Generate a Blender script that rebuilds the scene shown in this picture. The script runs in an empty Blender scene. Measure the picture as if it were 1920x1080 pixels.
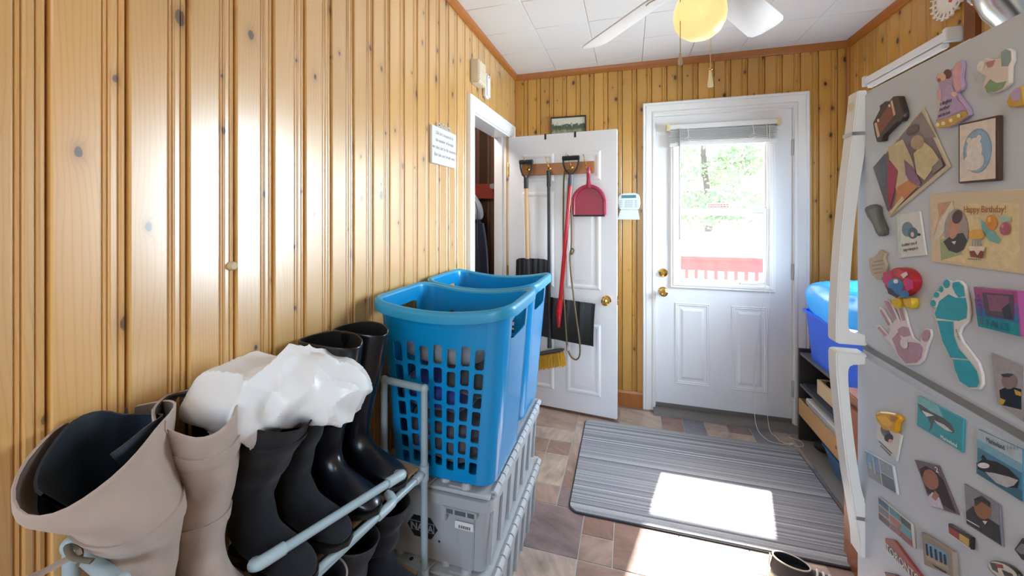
import bpy, bmesh, math, random
from mathutils import Vector, Matrix, noise, Euler

# ------------------------------------------------------------------ camera, sky, sun, lamps, exposure
SC = bpy.context.scene
COL = SC.collection
cam_d = bpy.data.cameras.new('camera')
cam_d.sensor_width = 36.0
cam_d.lens = 742.0 / 1920.0 * 36.0
cam_d.shift_y = -138.0 / 1920.0
cam_d.clip_start = 0.01
cam = bpy.data.objects.new('camera', cam_d)
cam.location = (0, 0, 1.37)
cam.rotation_euler = (math.radians(90), 0, math.radians(16.586))
COL.objects.link(cam)
SC.camera = cam

vs = SC.view_settings
vs.view_transform = 'Standard'
vs.look = 'None'
vs.gamma = 1.0
vs.use_curve_mapping = False
vs.exposure = -0.04

world = bpy.data.worlds.new('sky')
SC.world = world
world.use_nodes = True
wn = world.node_tree
sky = wn.nodes.new('ShaderNodeTexSky')
sky.sky_type = 'NISHITA'
sky.sun_disc = False
sky.sun_elevation = math.radians(50.5)
sky.sun_rotation = math.radians(13)
sky.dust_density = 2.0
wn.links.new(sky.outputs[0], wn.nodes['Background'].inputs[0])
wn.nodes['Background'].inputs[1].default_value = 1.45

sun_d = bpy.data.lights.new('sun', 'SUN')
sun_d.energy = 32.0
sun_d.angle = math.radians(0.8)
sun_d.color = (1.0, 0.96, 0.88)
sun = bpy.data.objects.new('sun', sun_d)
sun.rotation_euler = Vector((-0.24, -1.0, -1.25)).to_track_quat('-Z', 'Y').to_euler()
COL.objects.link(sun)


def area(name, loc, d, sx, sy, power, col=(1, 1, 1)):
    l = bpy.data.lights.new(name, 'AREA')
    l.shape = 'RECTANGLE'
    l.size, l.size_y = sx, sy
    l.energy = power
    l.color = col
    o = bpy.data.objects.new(name, l)
    o.location = loc
    o.rotation_euler = Vector(d).to_track_quat('-Z', 'Y').to_euler()
    COL.objects.link(o)
    return o


# daylight entering by the side window, and two added fill lights, unseen behind the camera
sw = area('side_window_daylight', (1.36, 2.36, 1.34), (-1, -.1, -0.2), 0.52, 1.2, 41, (0.72, 0.88, 1.0))
sw.data.spread = math.radians(115)
area('added_rear_fill', (0.15, -2.55, 1.45), (0, 1, -0.05), 1.9, 1.3, 26, (0.70, 0.85, 1.0))  # added fill that brightens the room from its unseen end
area('added_ceiling_fill', (0.0, -0.9, 2.355), (0, 0, -1), 0.4, 0.4, 12, (0.93, 0.96, 1.0))  # added overhead fill, no known lamp here

# ------------------------------------------------------------------ helpers
random.seed(7)
PI = math.pi


def lin(h):
    if isinstance(h, str):
        h = h.lstrip('#')
        c = [int(h[i:i + 2], 16) / 255 for i in (0, 2, 4)]
        return tuple(x / 12.92 if x <= 0.04045 else ((x + 0.055) / 1.055) ** 2.4 for x in c) + (1,)
    return tuple(h) + (1,) if len(h) == 3 else tuple(h)


MATS = {}


def nodes(name):
    m = bpy.data.materials.new(name)
    m.use_nodes = True
    nt = m.node_tree
    return m, nt, nt.nodes, nt.links, nt.nodes['Principled BSDF']


def mat(name, col, rough=0.5, metal=0.0, var=0.08, vscale=12.0, bump=0.0, bscale=80.0, coat=0.0, emit=None, spec=0.5, sheen=0.0, rnd=0.0, stretch=(1, 1, 1)):
    """plain procedural material: base colour mottled by noise, optional bump and per-object tint"""
    if name in MATS:
        return MATS[name]
    m, nt, N, L, b = nodes(name)
    c = lin(col)
    tc = N.new('ShaderNodeTexCoord')
    mp = N.new('ShaderNodeMapping')
    mp.inputs['Scale'].default_value = stretch
    L.new(tc.outputs['Object'], mp.inputs[0])
    nz = N.new('ShaderNodeTexNoise')
    nz.inputs['Scale'].default_value = vscale
    nz.inputs['Detail'].default_value = 4
    L.new(mp.outputs[0], nz.inputs[0])
    mx = N.new('ShaderNodeMix')
    mx.data_type = 'RGBA'
    mx.inputs[6].default_value = tuple(min(1, x * (1 - var)) for x in c[:3]) + (1,)
    mx.inputs[7].default_value = tuple(min(1, x * (1 + var)) for x in c[:3]) + (1,)
    L.new(nz.outputs[0], mx.inputs[0])
    out = mx.outputs[2]
    if rnd:
        oi = N.new('ShaderNodeObjectInfo')
        mr = N.new('ShaderNodeMapRange')
        mr.inputs[3].default_value = 1 - rnd
        mr.inputs[4].default_value = 1 + rnd
        L.new(oi.outputs['Random'], mr.inputs[0])
        hs = N.new('ShaderNodeHueSaturation')
        L.new(mr.outputs[0], hs.inputs['Value'])
        L.new(out, hs.inputs['Color'])
        out = hs.outputs[0]
    L.new(out, b.inputs['Base Color'])
    b.inputs['Roughness'].default_value = rough
    b.inputs['Metallic'].default_value = metal
    b.inputs['Specular IOR Level'].default_value = spec
    b.inputs['Coat Weight'].default_value = coat
    b.inputs['Coat Roughness'].default_value = 0.12
    b.inputs['Sheen Weight'].default_value = sheen
    if bump:
        n2 = N.new('ShaderNodeTexNoise')
        n2.inputs['Scale'].default_value = bscale
        n2.inputs['Detail'].default_value = 3
        L.new(mp.outputs[0], n2.inputs[0])
        bp = N.new('ShaderNodeBump')
        bp.inputs['Strength'].default_value = bump
        bp.inputs['Distance'].default_value = 0.002
        L.new(n2.outputs[0], bp.inputs['Height'])
        L.new(bp.outputs[0], b.inputs['Normal'])
    if emit:
        b.inputs['Emission Color'].default_value = lin(emit[0])
        b.inputs['Emission Strength'].default_value = emit[1]
    MATS[name] = m
    return m


def math_node(N, L, op, a, b=None, c=None):
    n = N.new('ShaderNodeMath')
    n.operation = op
    for i, x in enumerate((a, b, c)):
        if x is None:
            continue
        if isinstance(x, (int, float)):
            n.inputs[i].default_value = x
        else:
            L.new(x, n.inputs[i])
    return n.outputs[0]


def ramp(N, L, fac, stops, interp='LINEAR'):
    r = N.new('ShaderNodeValToRGB')
    r.color_ramp.interpolation = interp
    e = r.color_ramp.elements
    while len(e) < len(stops):
        e.new(0.5)
    for i, (p, c) in enumerate(stops):
        e[i].position = p
        e[i].color = lin(c)
    L.new(fac, r.inputs[0])
    return r.outputs[0]


def pine(name, light, dark, knot='3a2012', rough=0.28, knots=1.0, coat=0.5, rnd=0.14, gloss=0.5):
    """varnished knotty pine: y across the board, z along it, every board its own piece of the tree"""
    m, nt, N, L, b = nodes(name)
    tc = N.new('ShaderNodeTexCoord')
    sp = N.new('ShaderNodeSeparateXYZ')
    L.new(tc.outputs['Object'], sp.inputs[0])
    oi = N.new('ShaderNodeObjectInfo')
    off = math_node(N, L, 'MULTIPLY', oi.outputs['Random'], 91.0)
    z = math_node(N, L, 'ADD', sp.outputs[2], off)
    y = sp.outputs[1]
    cv = N.new('ShaderNodeCombineXYZ')
    L.new(y, cv.inputs[0])
    L.new(z, cv.inputs[1])
    L.new(off, cv.inputs[2])
    # knots
    vo = N.new('ShaderNodeTexVoronoi')
    vo.voronoi_dimensions = '2D'
    vo.inputs['Scale'].default_value = 9.5
    kv = N.new('ShaderNodeVectorMath')
    kv.operation = 'MULTIPLY'
    kv.inputs[1].default_value = (1.0, 0.62, 1)
    L.new(cv.outputs[0], kv.inputs[0])
    L.new(kv.outputs[0], vo.inputs[0])
    sc = N.new('ShaderNodeSeparateXYZ')
    L.new(vo.outputs['Color'], sc.inputs[0])
    pick = math_node(N, L, 'GREATER_THAN', sc.outputs[0], 1.0 - 0.36 * knots)
    size = math_node(N, L, 'MULTIPLY_ADD', math_node(N, L, 'POWER', sc.outputs[1], 2.0), 0.085, 0.026)
    nd = N.new('ShaderNodeTexNoise')
    nd.inputs['Scale'].default_value = 60
    L.new(cv.outputs[0], nd.inputs[0])
    dist = math_node(N, L, 'MULTIPLY_ADD', nd.outputs[0], 0.05, vo.outputs['Distance'])
    dist = math_node(N, L, 'SUBTRACT', dist, 0.025)
    rel = math_node(N, L, 'DIVIDE', dist, size)
    kf = math_node(N, L, 'MULTIPLY', math_node(N, L, 'SUBTRACT', 1.0, math_node(N, L, 'SMOOTH_MIN', rel, 1.0, 0.25)), pick)
    kf.node.use_clamp = True
    core = math_node(N, L, 'MULTIPLY', math_node(N, L, 'LESS_THAN', rel, 0.85), pick)
    halo = math_node(N, L, 'MULTIPLY', math_node(N, L, 'POWER', 2.718, math_node(N, L, 'MULTIPLY', rel, -0.95)), pick)
    halo.node.use_clamp = True
    # grain
    n1 = N.new('ShaderNodeTexNoise')
    n1.inputs['Scale'].default_value = 1.0
    n1.inputs['Detail'].default_value = 3
    g1 = N.new('ShaderNodeVectorMath')
    g1.operation = 'MULTIPLY'
    g1.inputs[1].default_value = (9, 1.1, 1)
    L.new(cv.outputs[0], g1.inputs[0])
    L.new(g1.outputs[0], n1.inputs[0])
    ph = math_node(N, L, 'MULTIPLY_ADD', n1.outputs[0], 0.085, y)
    ph = math_node(N, L, 'MULTIPLY_ADD', halo, 0.03, ph)
    wv = math_node(N, L, 'SINE', math_node(N, L, 'MULTIPLY', ph, 760.0))
    n2 = N.new('ShaderNodeTexNoise')
    n2.inputs['Scale'].default_value = 1.0
    n2.inputs['Detail'].default_value = 5
    g2 = N.new('ShaderNodeVectorMath')
    g2.operation = 'MULTIPLY'
    g2.inputs[1].default_value = (190, 5, 1)
    L.new(cv.outputs[0], g2.inputs[0])
    L.new(g2.outputs[0], n2.inputs[0])
    n3 = N.new('ShaderNodeTexNoise')
    n3.inputs['Scale'].default_value = 1.0
    g3 = N.new('ShaderNodeVectorMath')
    g3.operation = 'MULTIPLY'
    g3.inputs[1].default_value = (14, 1.6, 1)
    L.new(cv.outputs[0], g3.inputs[0])
    L.new(g3.outputs[0], n3.inputs[0])
    wl = math_node(N, L, 'POWER', math_node(N, L, 'MULTIPLY_ADD', wv, 0.5, 0.5), 5.0)
    f = math_node(N, L, 'MULTIPLY', wl, 0.40)
    f = math_node(N, L, 'MULTIPLY_ADD', n2.outputs[0], 0.30, f)
    f = math_node(N, L, 'MULTIPLY_ADD', n3.outputs[0], 0.55, f)
    f = math_node(N, L, 'SUBTRACT', f, 0.25)
    f.node.use_clamp = True
    mx = N.new('ShaderNodeMix')
    mx.data_type = 'RGBA'
    mx.inputs[6].default_value = lin(light)
    mx.inputs[7].default_value = lin(dark)
    L.new(f, mx.inputs[0])
    mr = N.new('ShaderNodeMapRange')
    mr.inputs[3].default_value = 1 - rnd
    mr.inputs[4].default_value = 1 + rnd
    L.new(oi.outputs['Random'], mr.inputs[0])
    hs = N.new('ShaderNodeHueSaturation')
    L.new(mr.outputs[0], hs.inputs['Value'])
    L.new(mx.outputs[2], hs.inputs['Color'])
    m2 = N.new('ShaderNodeMix')
    m2.data_type = 'RGBA'
    m2.inputs[7].default_value = lin('7a4a24')
    L.new(math_node(N, L, 'MULTIPLY', halo, 1.1), m2.inputs[0])
    L.new(hs.outputs[0], m2.inputs[6])
    m3 = N.new('ShaderNodeMix')
    m3.data_type = 'RGBA'
    m3.inputs[7].default_value = lin(knot)
    L.new(math_node(N, L, 'MULTIPLY', core, 0.85), m3.inputs[0])
    L.new(m2.outputs[2], m3.inputs[6])
    L.new(m3.outputs[2], b.inputs['Base Color'])
    b.inputs['Roughness'].default_value = rough
    b.inputs['Specular IOR Level'].default_value = gloss
    b.inputs['Coat Weight'].default_value = coat
    b.inputs['Coat Roughness'].default_value = rough * 0.9
    b.inputs['Coat IOR'].default_value = 1.5 + 0.6 * coat
    bp = N.new('ShaderNodeBump')
    bp.inputs['Strength'].default_value = 0.05
    bp.inputs['Distance'].default_value = 0.0006
    L.new(f, bp.inputs['Height'])
    L.new(bp.outputs[0], b.inputs['Normal'])
    MATS[name] = m
    return m


class MB:
    """collects vertices and faces; build() links them as ONE mesh object"""
    def __init__(s):
        s.v, s.f, s.m = [], [], []

    def add(s, vs, fs, m=0):
        k = len(s.v)
        s.v += [tuple(p) for p in vs]
        for f in fs:
            s.f.append([i + k for i in f])
            s.m.append(m)
        return s

    def box(s, x0, x1, y0, y1, z0, z1, m=0):
        return s.add([(x0, y0, z0), (x1, y0, z0), (x1, y1, z0), (x0, y1, z0), (x0, y0, z1), (x1, y0, z1), (x1, y1, z1), (x0, y1, z1)],
                     [(3, 2, 1, 0), (4, 5, 6, 7), (0, 1, 5, 4), (1, 2, 6, 5), (2, 3, 7, 6), (3, 0, 4, 7)], m)

    def hexa(s, p, m=0):
        return s.add(p, [(3, 2, 1, 0), (4, 5, 6, 7), (0, 1, 5, 4), (1, 2, 6, 5), (2, 3, 7, 6), (3, 0, 4, 7)], m)

    def loft(s, rings, cap0=True, cap1=True, m=0, closed=True):
        n = len(rings[0])
        vs = [p for r in rings for p in r]
        fs = []
        for i in range(len(rings) - 1):
            for j in range(n if closed else n - 1):
                a, b_ = i * n + j, i * n + (j + 1) % n
                fs.append((a, b_, b_ + n, a + n))
        if cap0:
            fs.append(tuple(range(n - 1, -1, -1)))
        if cap1:
            fs.append(tuple((len(rings) - 1) * n + j for j in range(n)))
        return s.add(vs, fs, m)

    def tube(s, pts, r, n=10, m=0, cap=True, flat=None):
        pts = [Vector(p) for p in pts]
        rs = r if isinstance(r, (list, tuple)) else [r] * len(pts)
        t0 = (pts[1] - pts[0]).normalized()
        up = Vector((0, 0, 1)) if abs(t0.z) < 0.9 else Vector((1, 0, 0))
        u = t0.cross(up).normalized()
        rings = []
        for i, p in enumerate(pts):
            a = pts[max(0, i - 1)]
            b_ = pts[min(len(pts) - 1, i + 1)]
            t = (b_ - a).normalized()
            u = (u - t * u.dot(t)).normalized()
            w = t.cross(u)
            k = 1.0
            rings.append([p + (u * math.cos(q) + w * math.sin(q) * (flat or 1)) * rs[i] * k for q in [2 * PI * j / n for j in range(n)]])
        return s.loft(rings, cap, cap, m)

    def lathe(s, prof, c=(0, 0, 0), n=20, m=0, axis=None):
        rot = Vector((0, 0, 1)).rotation_difference(Vector(axis)).to_matrix() if axis else Matrix.Identity(3)
        c = Vector(c)
        rings = [[c + rot @ Vector((r * math.cos(2 * PI * j / n), r * math.sin(2 * PI * j / n), z)) for j in range(n)] for r, z in prof]
        return s.loft(rings, prof[0][0] > 1e-5, prof[-1][0] > 1e-5, m)

    def prism(s, poly, d, m=0):
        """poly: 3D outline, d: extrusion vector"""
        n = len(poly)
        d = Vector(d)
        vs = [Vector(p) for p in poly] + [Vector(p) + d for p in poly]
        fs = [tuple(range(n - 1, -1, -1)), tuple(range(n, 2 * n))] + [(i, (i + 1) % n, (i + 1) % n + n, i + n) for i in range(n)]
        return s.add(vs, fs, m)

    def sphere(s, c, r, n=12, k=8, m=0):
        c = Vector(c)
        r = Vector((r, r, r)) if isinstance(r, (int, float)) else Vector(r)
        rings = []
        for i in range(1, k):
            a = PI * i / k
            rings.append([c + Vector((r.x * math.sin(a) * math.cos(2 * PI * j / n), r.y * math.sin(a) * math.sin(2 * PI * j / n), r.z * math.cos(a))) for j in range(n)])
        return s.loft(rings, True, True, m)

    def build(s, name, mats, parent=None, bevel=0.0, seg=2, smooth=40.0, world=True, recalc=True):
        me = bpy.data.meshes.new(name)
        vs = s.v
        if parent is not None and world:
            inv = chain(parent).inverted()
            vs = [inv @ Vector(p) for p in vs]
        me.from_pydata([tuple(p) for p in vs], [], s.f)
        if not isinstance(mats, (list, tuple)):
            mats = [mats]
        for q in mats:
            me.materials.append(q)
        me.polygons.foreach_set('material_index', s.m)
        if recalc or bevel:
            bm = bmesh.new()
            bm.from_mesh(me)
            if recalc:
                bmesh.ops.remove_doubles(bm, verts=bm.verts, dist=1e-6)
                bmesh.ops.recalc_face_normals(bm, faces=bm.faces)
            if bevel:
                es = [e for e in bm.edges if len(e.link_faces) == 2 and e.calc_face_angle(0) > 0.5]
                bmesh.ops.bevel(bm, geom=es, offset=bevel, segments=seg, affect='EDGES', clamp_overlap=True)
            bm.to_mesh(me)
            bm.free()
        if smooth:
            me.polygons.foreach_set('use_smooth', [True] * len(me.polygons))
            me.set_sharp_from_angle(angle=math.radians(smooth))
        o = bpy.data.objects.new(name, me)
        COL.objects.link(o)
        o.parent = parent
        return o


def chain(o):
    m = Matrix.Identity(4)
    while o is not None:
        m = Matrix.LocRotScale(o.location, o.rotation_euler, o.scale) @ m
        o = o.parent
    return m


def tag(o, label=None, cat=None, group=None, kind=None):
    for k, x in (('label', label), ('category', cat), ('group', group), ('kind', kind)):
        if x:
            o[k] = x
    return o


def thing(name, label, cat, loc=(0, 0, 0), rz=0.0, group=None):
    o = bpy.data.objects.new(name, None)
    o.empty_display_size = 0.05
    COL.objects.link(o)
    o.location = loc
    o.rotation_euler = (0, 0, rz)
    return tag(o, label, cat, group)


def struct(o):
    return tag(o, kind='structure')


def dup(o, parent=None, name=None):
    c = o.copy()
    COL.objects.link(c)
    c.parent = parent
    return c


def text_part(name, body, m, parent, origin, right, up, size, depth=0.0004, align='LEFT', shear=0.0, wide=1.0, world=True, bold=0.0):
    """flat lettering as a mesh: origin = baseline start, right/up = unit vectors"""
    cu = bpy.data.curves.new(name, 'FONT')
    cu.body = body
    cu.size = size
    cu.align_x = align
    cu.shear = shear
    cu.extrude = depth
    cu.offset = bold
    cu.resolution_u = 2
    to = bpy.data.objects.new(name, cu)
    COL.objects.link(to)
    dg = bpy.context.evaluated_depsgraph_get()
    me = bpy.data.meshes.new_from_object(to.evaluated_get(dg))
    bpy.data.objects.remove(to)
    r, u = Vector(right).normalized(), Vector(up).normalized()
    nrm = r.cross(u)
    o0 = Vector(origin)
    inv = chain(parent).inverted() if (parent is not None and world) else Matrix.Identity(4)
    for v in me.vertices:
        p = v.co.copy()
        v.co = inv @ (o0 + r * p.x * wide + u * p.y + nrm * p.z)
    me.materials.clear()
    me.materials.append(m)
    o = bpy.data.objects.new(name, me)
    COL.objects.link(o)
    o.parent = parent
    return o


def cr(pts, n):
    """Catmull-Rom through tuples, n steps per span"""
    out = []
    P = [Vector(p) if len(p) < 5 else p for p in pts]
    for i in range(len(P) - 1):
        p0, p1, p2, p3 = P[max(0, i - 1)], P[i], P[i + 1], P[min(len(P) - 1, i + 2)]
        for k in range(n):
            t = k / n
            out.append(tuple(0.5 * (2 * b + (c - a) * t + (2 * a - 5 * b + 4 * c - d) * t * t + (3 * b - a - 3 * c + d) * t ** 3) for a, b, c, d in zip(p0, p1, p2, p3)))
    out.append(tuple(P[-1]))
    return out

# ------------------------------------------------------------------ materials of the room
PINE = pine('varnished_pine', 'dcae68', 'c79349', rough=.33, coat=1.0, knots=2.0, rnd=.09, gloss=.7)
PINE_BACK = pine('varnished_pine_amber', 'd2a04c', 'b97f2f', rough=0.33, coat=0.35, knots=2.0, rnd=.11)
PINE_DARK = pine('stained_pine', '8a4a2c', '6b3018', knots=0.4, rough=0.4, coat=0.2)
TRIM_WOOD = mat('trim_wood', 'b06a2a', 0.35, var=0.18, vscale=30, coat=0.3, stretch=(1, 1, 0.15))
WHITE_PAINT = mat('white_paint', 'f1efec', 0.35, var=0.015, vscale=6, bump=0.05, bscale=60)
DOOR_WHITE = mat('door_white', 'eff0f2', 0.38, var=0.015, vscale=5, bump=0.06, bscale=90)
CEIL_WHITE = mat('ceiling_white', 'f2f0ee', 0.8, var=0.015, vscale=5, bump=0.25, bscale=160, rnd=0.012)
SUBSTRATE = mat('wall_substrate', '4a2c14', 0.8)
GROUT = mat('tile_grout', 'aaa69f', 0.8, var=0.1)
BRASS = mat('polished_brass', 'd8b060', 0.2, 1.0, var=0.06)
STEEL = mat('brushed_steel', 'b9bbbd', 0.28, 1.0, var=0.05)
GREY_SILL = mat('grey_sill', '75706b', 0.5, var=0.08)
BLACK = mat('black_plastic', '1d1e20', 0.45, var=0.1, bump=0.1, bscale=150)


def tile_material():
    m, nt, N, L, b = nodes('slate_look_tile')
    tc = N.new('ShaderNodeTexCoord')
    oi = N.new('ShaderNodeObjectInfo')
    base = ramp(N, L, oi.outputs['Random'], [(0.0, 'b5a193'), (0.2, '95796a'), (0.36, 'bca896'), (0.52, '857370'), (0.62, 'a58b7c'), (0.76, '8a6a5a'), (0.9, '7d7c84')], 'CONSTANT')
    off = N.new('ShaderNodeVectorMath')
    off.operation = 'ADD'
    cb = N.new('ShaderNodeCombineXYZ')
    k = math_node(N, L, 'MULTIPLY', oi.outputs['Random'], 57.0)
    for i in range(3):
        L.new(k, cb.inputs[i])
    L.new(tc.outputs['Object'], off.inputs[0])
    L.new(cb.outputs[0], off.inputs[1])
    rt = N.new('ShaderNodeVectorRotate')
    rt.rotation_type = 'Z_AXIS'
    L.new(off.outputs[0], rt.inputs[0])
    L.new(k, rt.inputs['Angle'])
    st = N.new('ShaderNodeVectorMath')
    st.operation = 'MULTIPLY'
    st.inputs[1].default_value = (7, 26, 7)
    L.new(rt.outputs[0], st.inputs[0])
    n1 = N.new('ShaderNodeTexNoise')
    n1.inputs['Scale'].default_value = 1
    n1.inputs['Detail'].default_value = 6
    n1.inputs['Roughness'].default_value = 0.65
    L.new(st.outputs[0], n1.inputs[0])
    n2 = N.new('ShaderNodeTexNoise')
    n2.inputs['Scale'].default_value = 9
    n2.inputs['Detail'].default_value = 5
    L.new(off.outputs[0], n2.inputs[0])
    v = math_node(N, L, 'MULTIPLY_ADD', n1.outputs[0], 1.1, math_node(N, L, 'MULTIPLY_ADD', n2.outputs[0], 1.0, -0.12))
    hs = N.new('ShaderNodeHueSaturation')
    L.new(v, hs.inputs['Value'])
    L.new(base, hs.inputs['Color'])
    mx = N.new('ShaderNodeMix')
    mx.data_type = 'RGBA'
    mx.inputs[7].default_value = lin('7d6f72')
    f = ramp(N, L, n2.outputs[0], [(0.52, '000000'), (0.72, '909090')])
    L.new(f, mx.inputs[0])
    L.new(hs.outputs[0], mx.inputs[6])
    L.new(mx.outputs[2], b.inputs['Base Color'])
    b.inputs['Roughness'].default_value = 0.42
    bp = N.new('ShaderNodeBump')
    bp.inputs['Strength'].default_value = 0.25
    bp.inputs['Distance'].default_value = 0.002
    L.new(n1.outputs[0], bp.inputs['Height'])
    L.new(bp.outputs[0], b.inputs['Normal'])
    return m


TILE = tile_material()


def glass_material():
    m = bpy.data.materials.new('window_glass')
    m.use_nodes = True
    nt = m.node_tree
    N, L = nt.nodes, nt.links
    N.remove(N['Principled BSDF'])
    tr = N.new('ShaderNodeBsdfTransparent')
    gl = N.new('ShaderNodeBsdfGlossy')
    gl.inputs['Roughness'].default_value = 0.03
    lw = N.new('ShaderNodeLayerWeight')
    lw.inputs[0].default_value = 0.5
    fac = math_node(N, L, 'MULTIPLY_ADD', math_node(N, L, 'POWER', lw.outputs['Facing'], 4.0), 0.6, 0.04)
    ms = N.new('ShaderNodeMixShader')
    L.new(fac, ms.inputs[0])
    L.new(tr.outputs[0], ms.inputs[1])
    L.new(gl.outputs[0], ms.inputs[2])
    tl = N.new('ShaderNodeBsdfTranslucent')
    tl.inputs[0].default_value = (0.9, 0.95, 1.0, 1)
    nz = N.new('ShaderNodeTexNoise')
    nz.inputs['Scale'].default_value = 6
    m2 = N.new('ShaderNodeMixShader')
    L.new(math_node(N, L, 'MULTIPLY', nz.outputs[0], 0.022), m2.inputs[0])
    L.new(ms.outputs[0], m2.inputs[1])
    L.new(tl.outputs[0], m2.inputs[2])
    L.new(m2.outputs[0], N['Material Output'].inputs[0])
    return m


GLASS = glass_material()

# ------------------------------------------------------------------ room shell
XL, XR, YB, ZC = -0.853, 1.304, 2.952, 2.445   # finished faces: left wall, right wall, back wall, ceiling
YN = -2.6
T = 0.019                                       # board thickness
DY0, DY1, DZ = 2.07, 2.80, 1.955                # doorway in the left wall
EX0, EX1, EZ = 0.155, 1.018, 2.075              # exterior door opening in the back wall
WY0, WY1, WZ0, WZ1 = 2.09, 2.64, 0.70, 1.98     # side window opening in the right wall

fl = MB().box(-2.3, 1.5, YN, 3.3, -0.12, -0.002).build('floor', GROUT, smooth=0)
struct(fl)

w = MB()
x0, x1 = XL - T - 0.09, XL - T
w.box(x0, x1, YN, DY0, 0, ZC + .05).box(x0, x1, DY0, DY1, DZ, ZC + .05).box(x0, x1, DY1, YB + T, 0, ZC + .05)
wall_left = struct(w.build('wall_left', SUBSTRATE, smooth=0))
w = MB()
y0, y1 = YB + T, YB + T + 0.10
w.box(x0, EX0, y0, y1, 0, ZC + .05).box(EX1, XR + 0.12, y0, y1, 0, ZC + .05).box(EX0, EX1, y0, y1, EZ, ZC + .05)
wall_back = struct(w.build('wall_back', SUBSTRATE, smooth=0))
w = MB()
x0, x1 = XR + T, XR + T + 0.10
w.box(x0, x1, YN, WY0, 0, ZC + .05).box(x0, x1, WY1, YB + T + .1, 0, ZC + .05).box(x0, x1, WY0, WY1, 0, WZ0).box(x0, x1, WY0, WY1, WZ1, ZC + .05)
wall_right = struct(w.build('wall_right', SUBSTRATE, smooth=0))
# kitchen end behind the camera, with an unseen window added to go with the fill light
w = MB()
w.box(-1.0, -0.85, YN - .1, YN, 0, ZC).box(1.15, 1.42, YN - .1, YN, 0, ZC).box(-.85, 1.15, YN - .1, YN, 0, .75).box(-.85, 1.15, YN - .1, YN, 2.15, ZC)
wall_near = struct(w.build('wall_near', mat('cream_paint', 'efe6d4', 0.7), smooth=0))
kw = bpy.data.objects.new('added_window', None)
COL.objects.link(kw)
kw.location = (.15, YN, .75)
struct(kw)
kf = MB()
for xa_, xb_ in ((-.85, -.79), (1.09, 1.15), (.12, .18)):
    kf.box(xa_, xb_, YN - .07, YN - .02, .75, 2.15)
kf.box(-.79, 1.09, YN - .07, YN - .02, .75, .81).box(-.79, 1.09, YN - .07, YN - .02, 2.09, 2.15)
kf.build('window_frame', WHITE_PAINT, kw, smooth=0)
MB().box(-.79, 1.09, YN - .05, YN - .045, .81, 2.09).build('pane', GLASS, kw, smooth=0)
ceiling = struct(MB().box(-2.3, 1.5, YN - .1, 3.2, ZC + 0.014, ZC + 0.12).build('ceiling', mat('ceiling_joint', 'a9a49e', 0.9), smooth=0))


def board_mesh(name, h, wdt=0.1, m=None):
    """one tongue-and-groove plank: y across, z up, face towards +x"""
    prof = [(0.004, -T), (0.004, -.010), (.02, -.0015), (.045, 0), (.60, 0), (.625, -.0012), (.645, -.0042), (.665, -.0012), (.69, -.0008), (.71, -.004),
            (.73, -.001), (.75, 0), (.82, 0), (.84, -.001), (.86, -.0042), (.88, -.001), (.905, -.0005), (.93, -.002), (.965, -.0045), (.985, -.010), (.996, -.010), (.996, -T)]
    b = MB().loft([[(x, y * wdt, 0) for y, x in prof], [(x, y * wdt, h) for y, x in prof]])
    o = b.build(name, m, smooth=19)
    return o


proto = {}


def plank(wall, x, y, z0, h, rz, m, wdt=0.1):
    key = (round(h, 3), m.name, round(wdt, 4))
    if key not in proto:
        o = board_mesh('board', h, wdt, m)
        proto[key] = o.data
        o.parent = wall
    else:
        o = bpy.data.objects.new('board', proto[key])
        COL.objects.link(o)
        o.parent = wall
    o.location = (x, y, z0)
    o.rotation_euler = (0, 0, rz)


# left wall: planks; over the doorway only their upper ends
y = 0.079 - 0.1 * 7
while y < YB - 0.001:
    wd = min(0.1, YB - y)
    if y + .05 > DY0 and y + .05 < DY1:
        plank(wall_left, XL, y, DZ, ZC - DZ, 0, PINE, wd)
    else:
        plank(wall_left, XL, y, 0, ZC, 0, PINE, wd)
    y += 0.1
MB().box(XL - T, XL - .001, YN, -0.622, 0, ZC).build('panelling', PINE, wall_left, smooth=0)
x = XL
while x < XR - 0.001:
    wd = min(0.1, XR - x)
    if x + .05 > EX0 and x + .05 < EX1:
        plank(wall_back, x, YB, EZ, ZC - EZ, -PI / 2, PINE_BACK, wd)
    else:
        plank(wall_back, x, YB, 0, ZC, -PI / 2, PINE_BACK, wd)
    x += 0.1
y = YB
while y > 0.2:
    wd = 0.1
    if y - .05 < WY1 and y - .05 > WY0:
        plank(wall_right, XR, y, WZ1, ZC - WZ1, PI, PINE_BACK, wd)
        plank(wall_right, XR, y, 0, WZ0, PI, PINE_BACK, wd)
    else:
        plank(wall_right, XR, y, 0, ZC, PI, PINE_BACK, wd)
    y -= 0.1
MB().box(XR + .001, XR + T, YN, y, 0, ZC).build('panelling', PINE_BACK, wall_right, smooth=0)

# ceiling panels, 12 inch
pm = None
px = [XL] + [-0.833 + .305 * k for k in range(8) if XL < -0.833 + .305 * k < XR - .02] + [XR]
px = [XL, -0.528, -0.224, 0.081, 0.386, 0.691, 0.996, XR]
py = [2.952] + [2.847 - .305 * k for k in range(10)]
cp = {}
for i in range(len(px) - 1):
    for j in range(len(py) - 1):
        wx, wy = px[i + 1] - px[i], py[j] - py[j + 1]
        key = (round(wx, 3), round(wy, 3))
        if key not in cp:
            o = MB().box(.0009, wx - .0009, .0009, wy - .0009, 0, .013).build('ceiling_panel', CEIL_WHITE, ceiling, bevel=.0022, seg=1)
            cp[key] = o.data
        else:
            o = bpy.data.objects.new('ceiling_panel', cp[key])
            COL.objects.link(o)
            o.parent = ceiling
        o.location = (px[i], py[j + 1], ZC)
MB().box(XL, XR, YN, py[-1], ZC, ZC + .013).build('plain_panel', CEIL_WHITE, ceiling, smooth=0)

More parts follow.
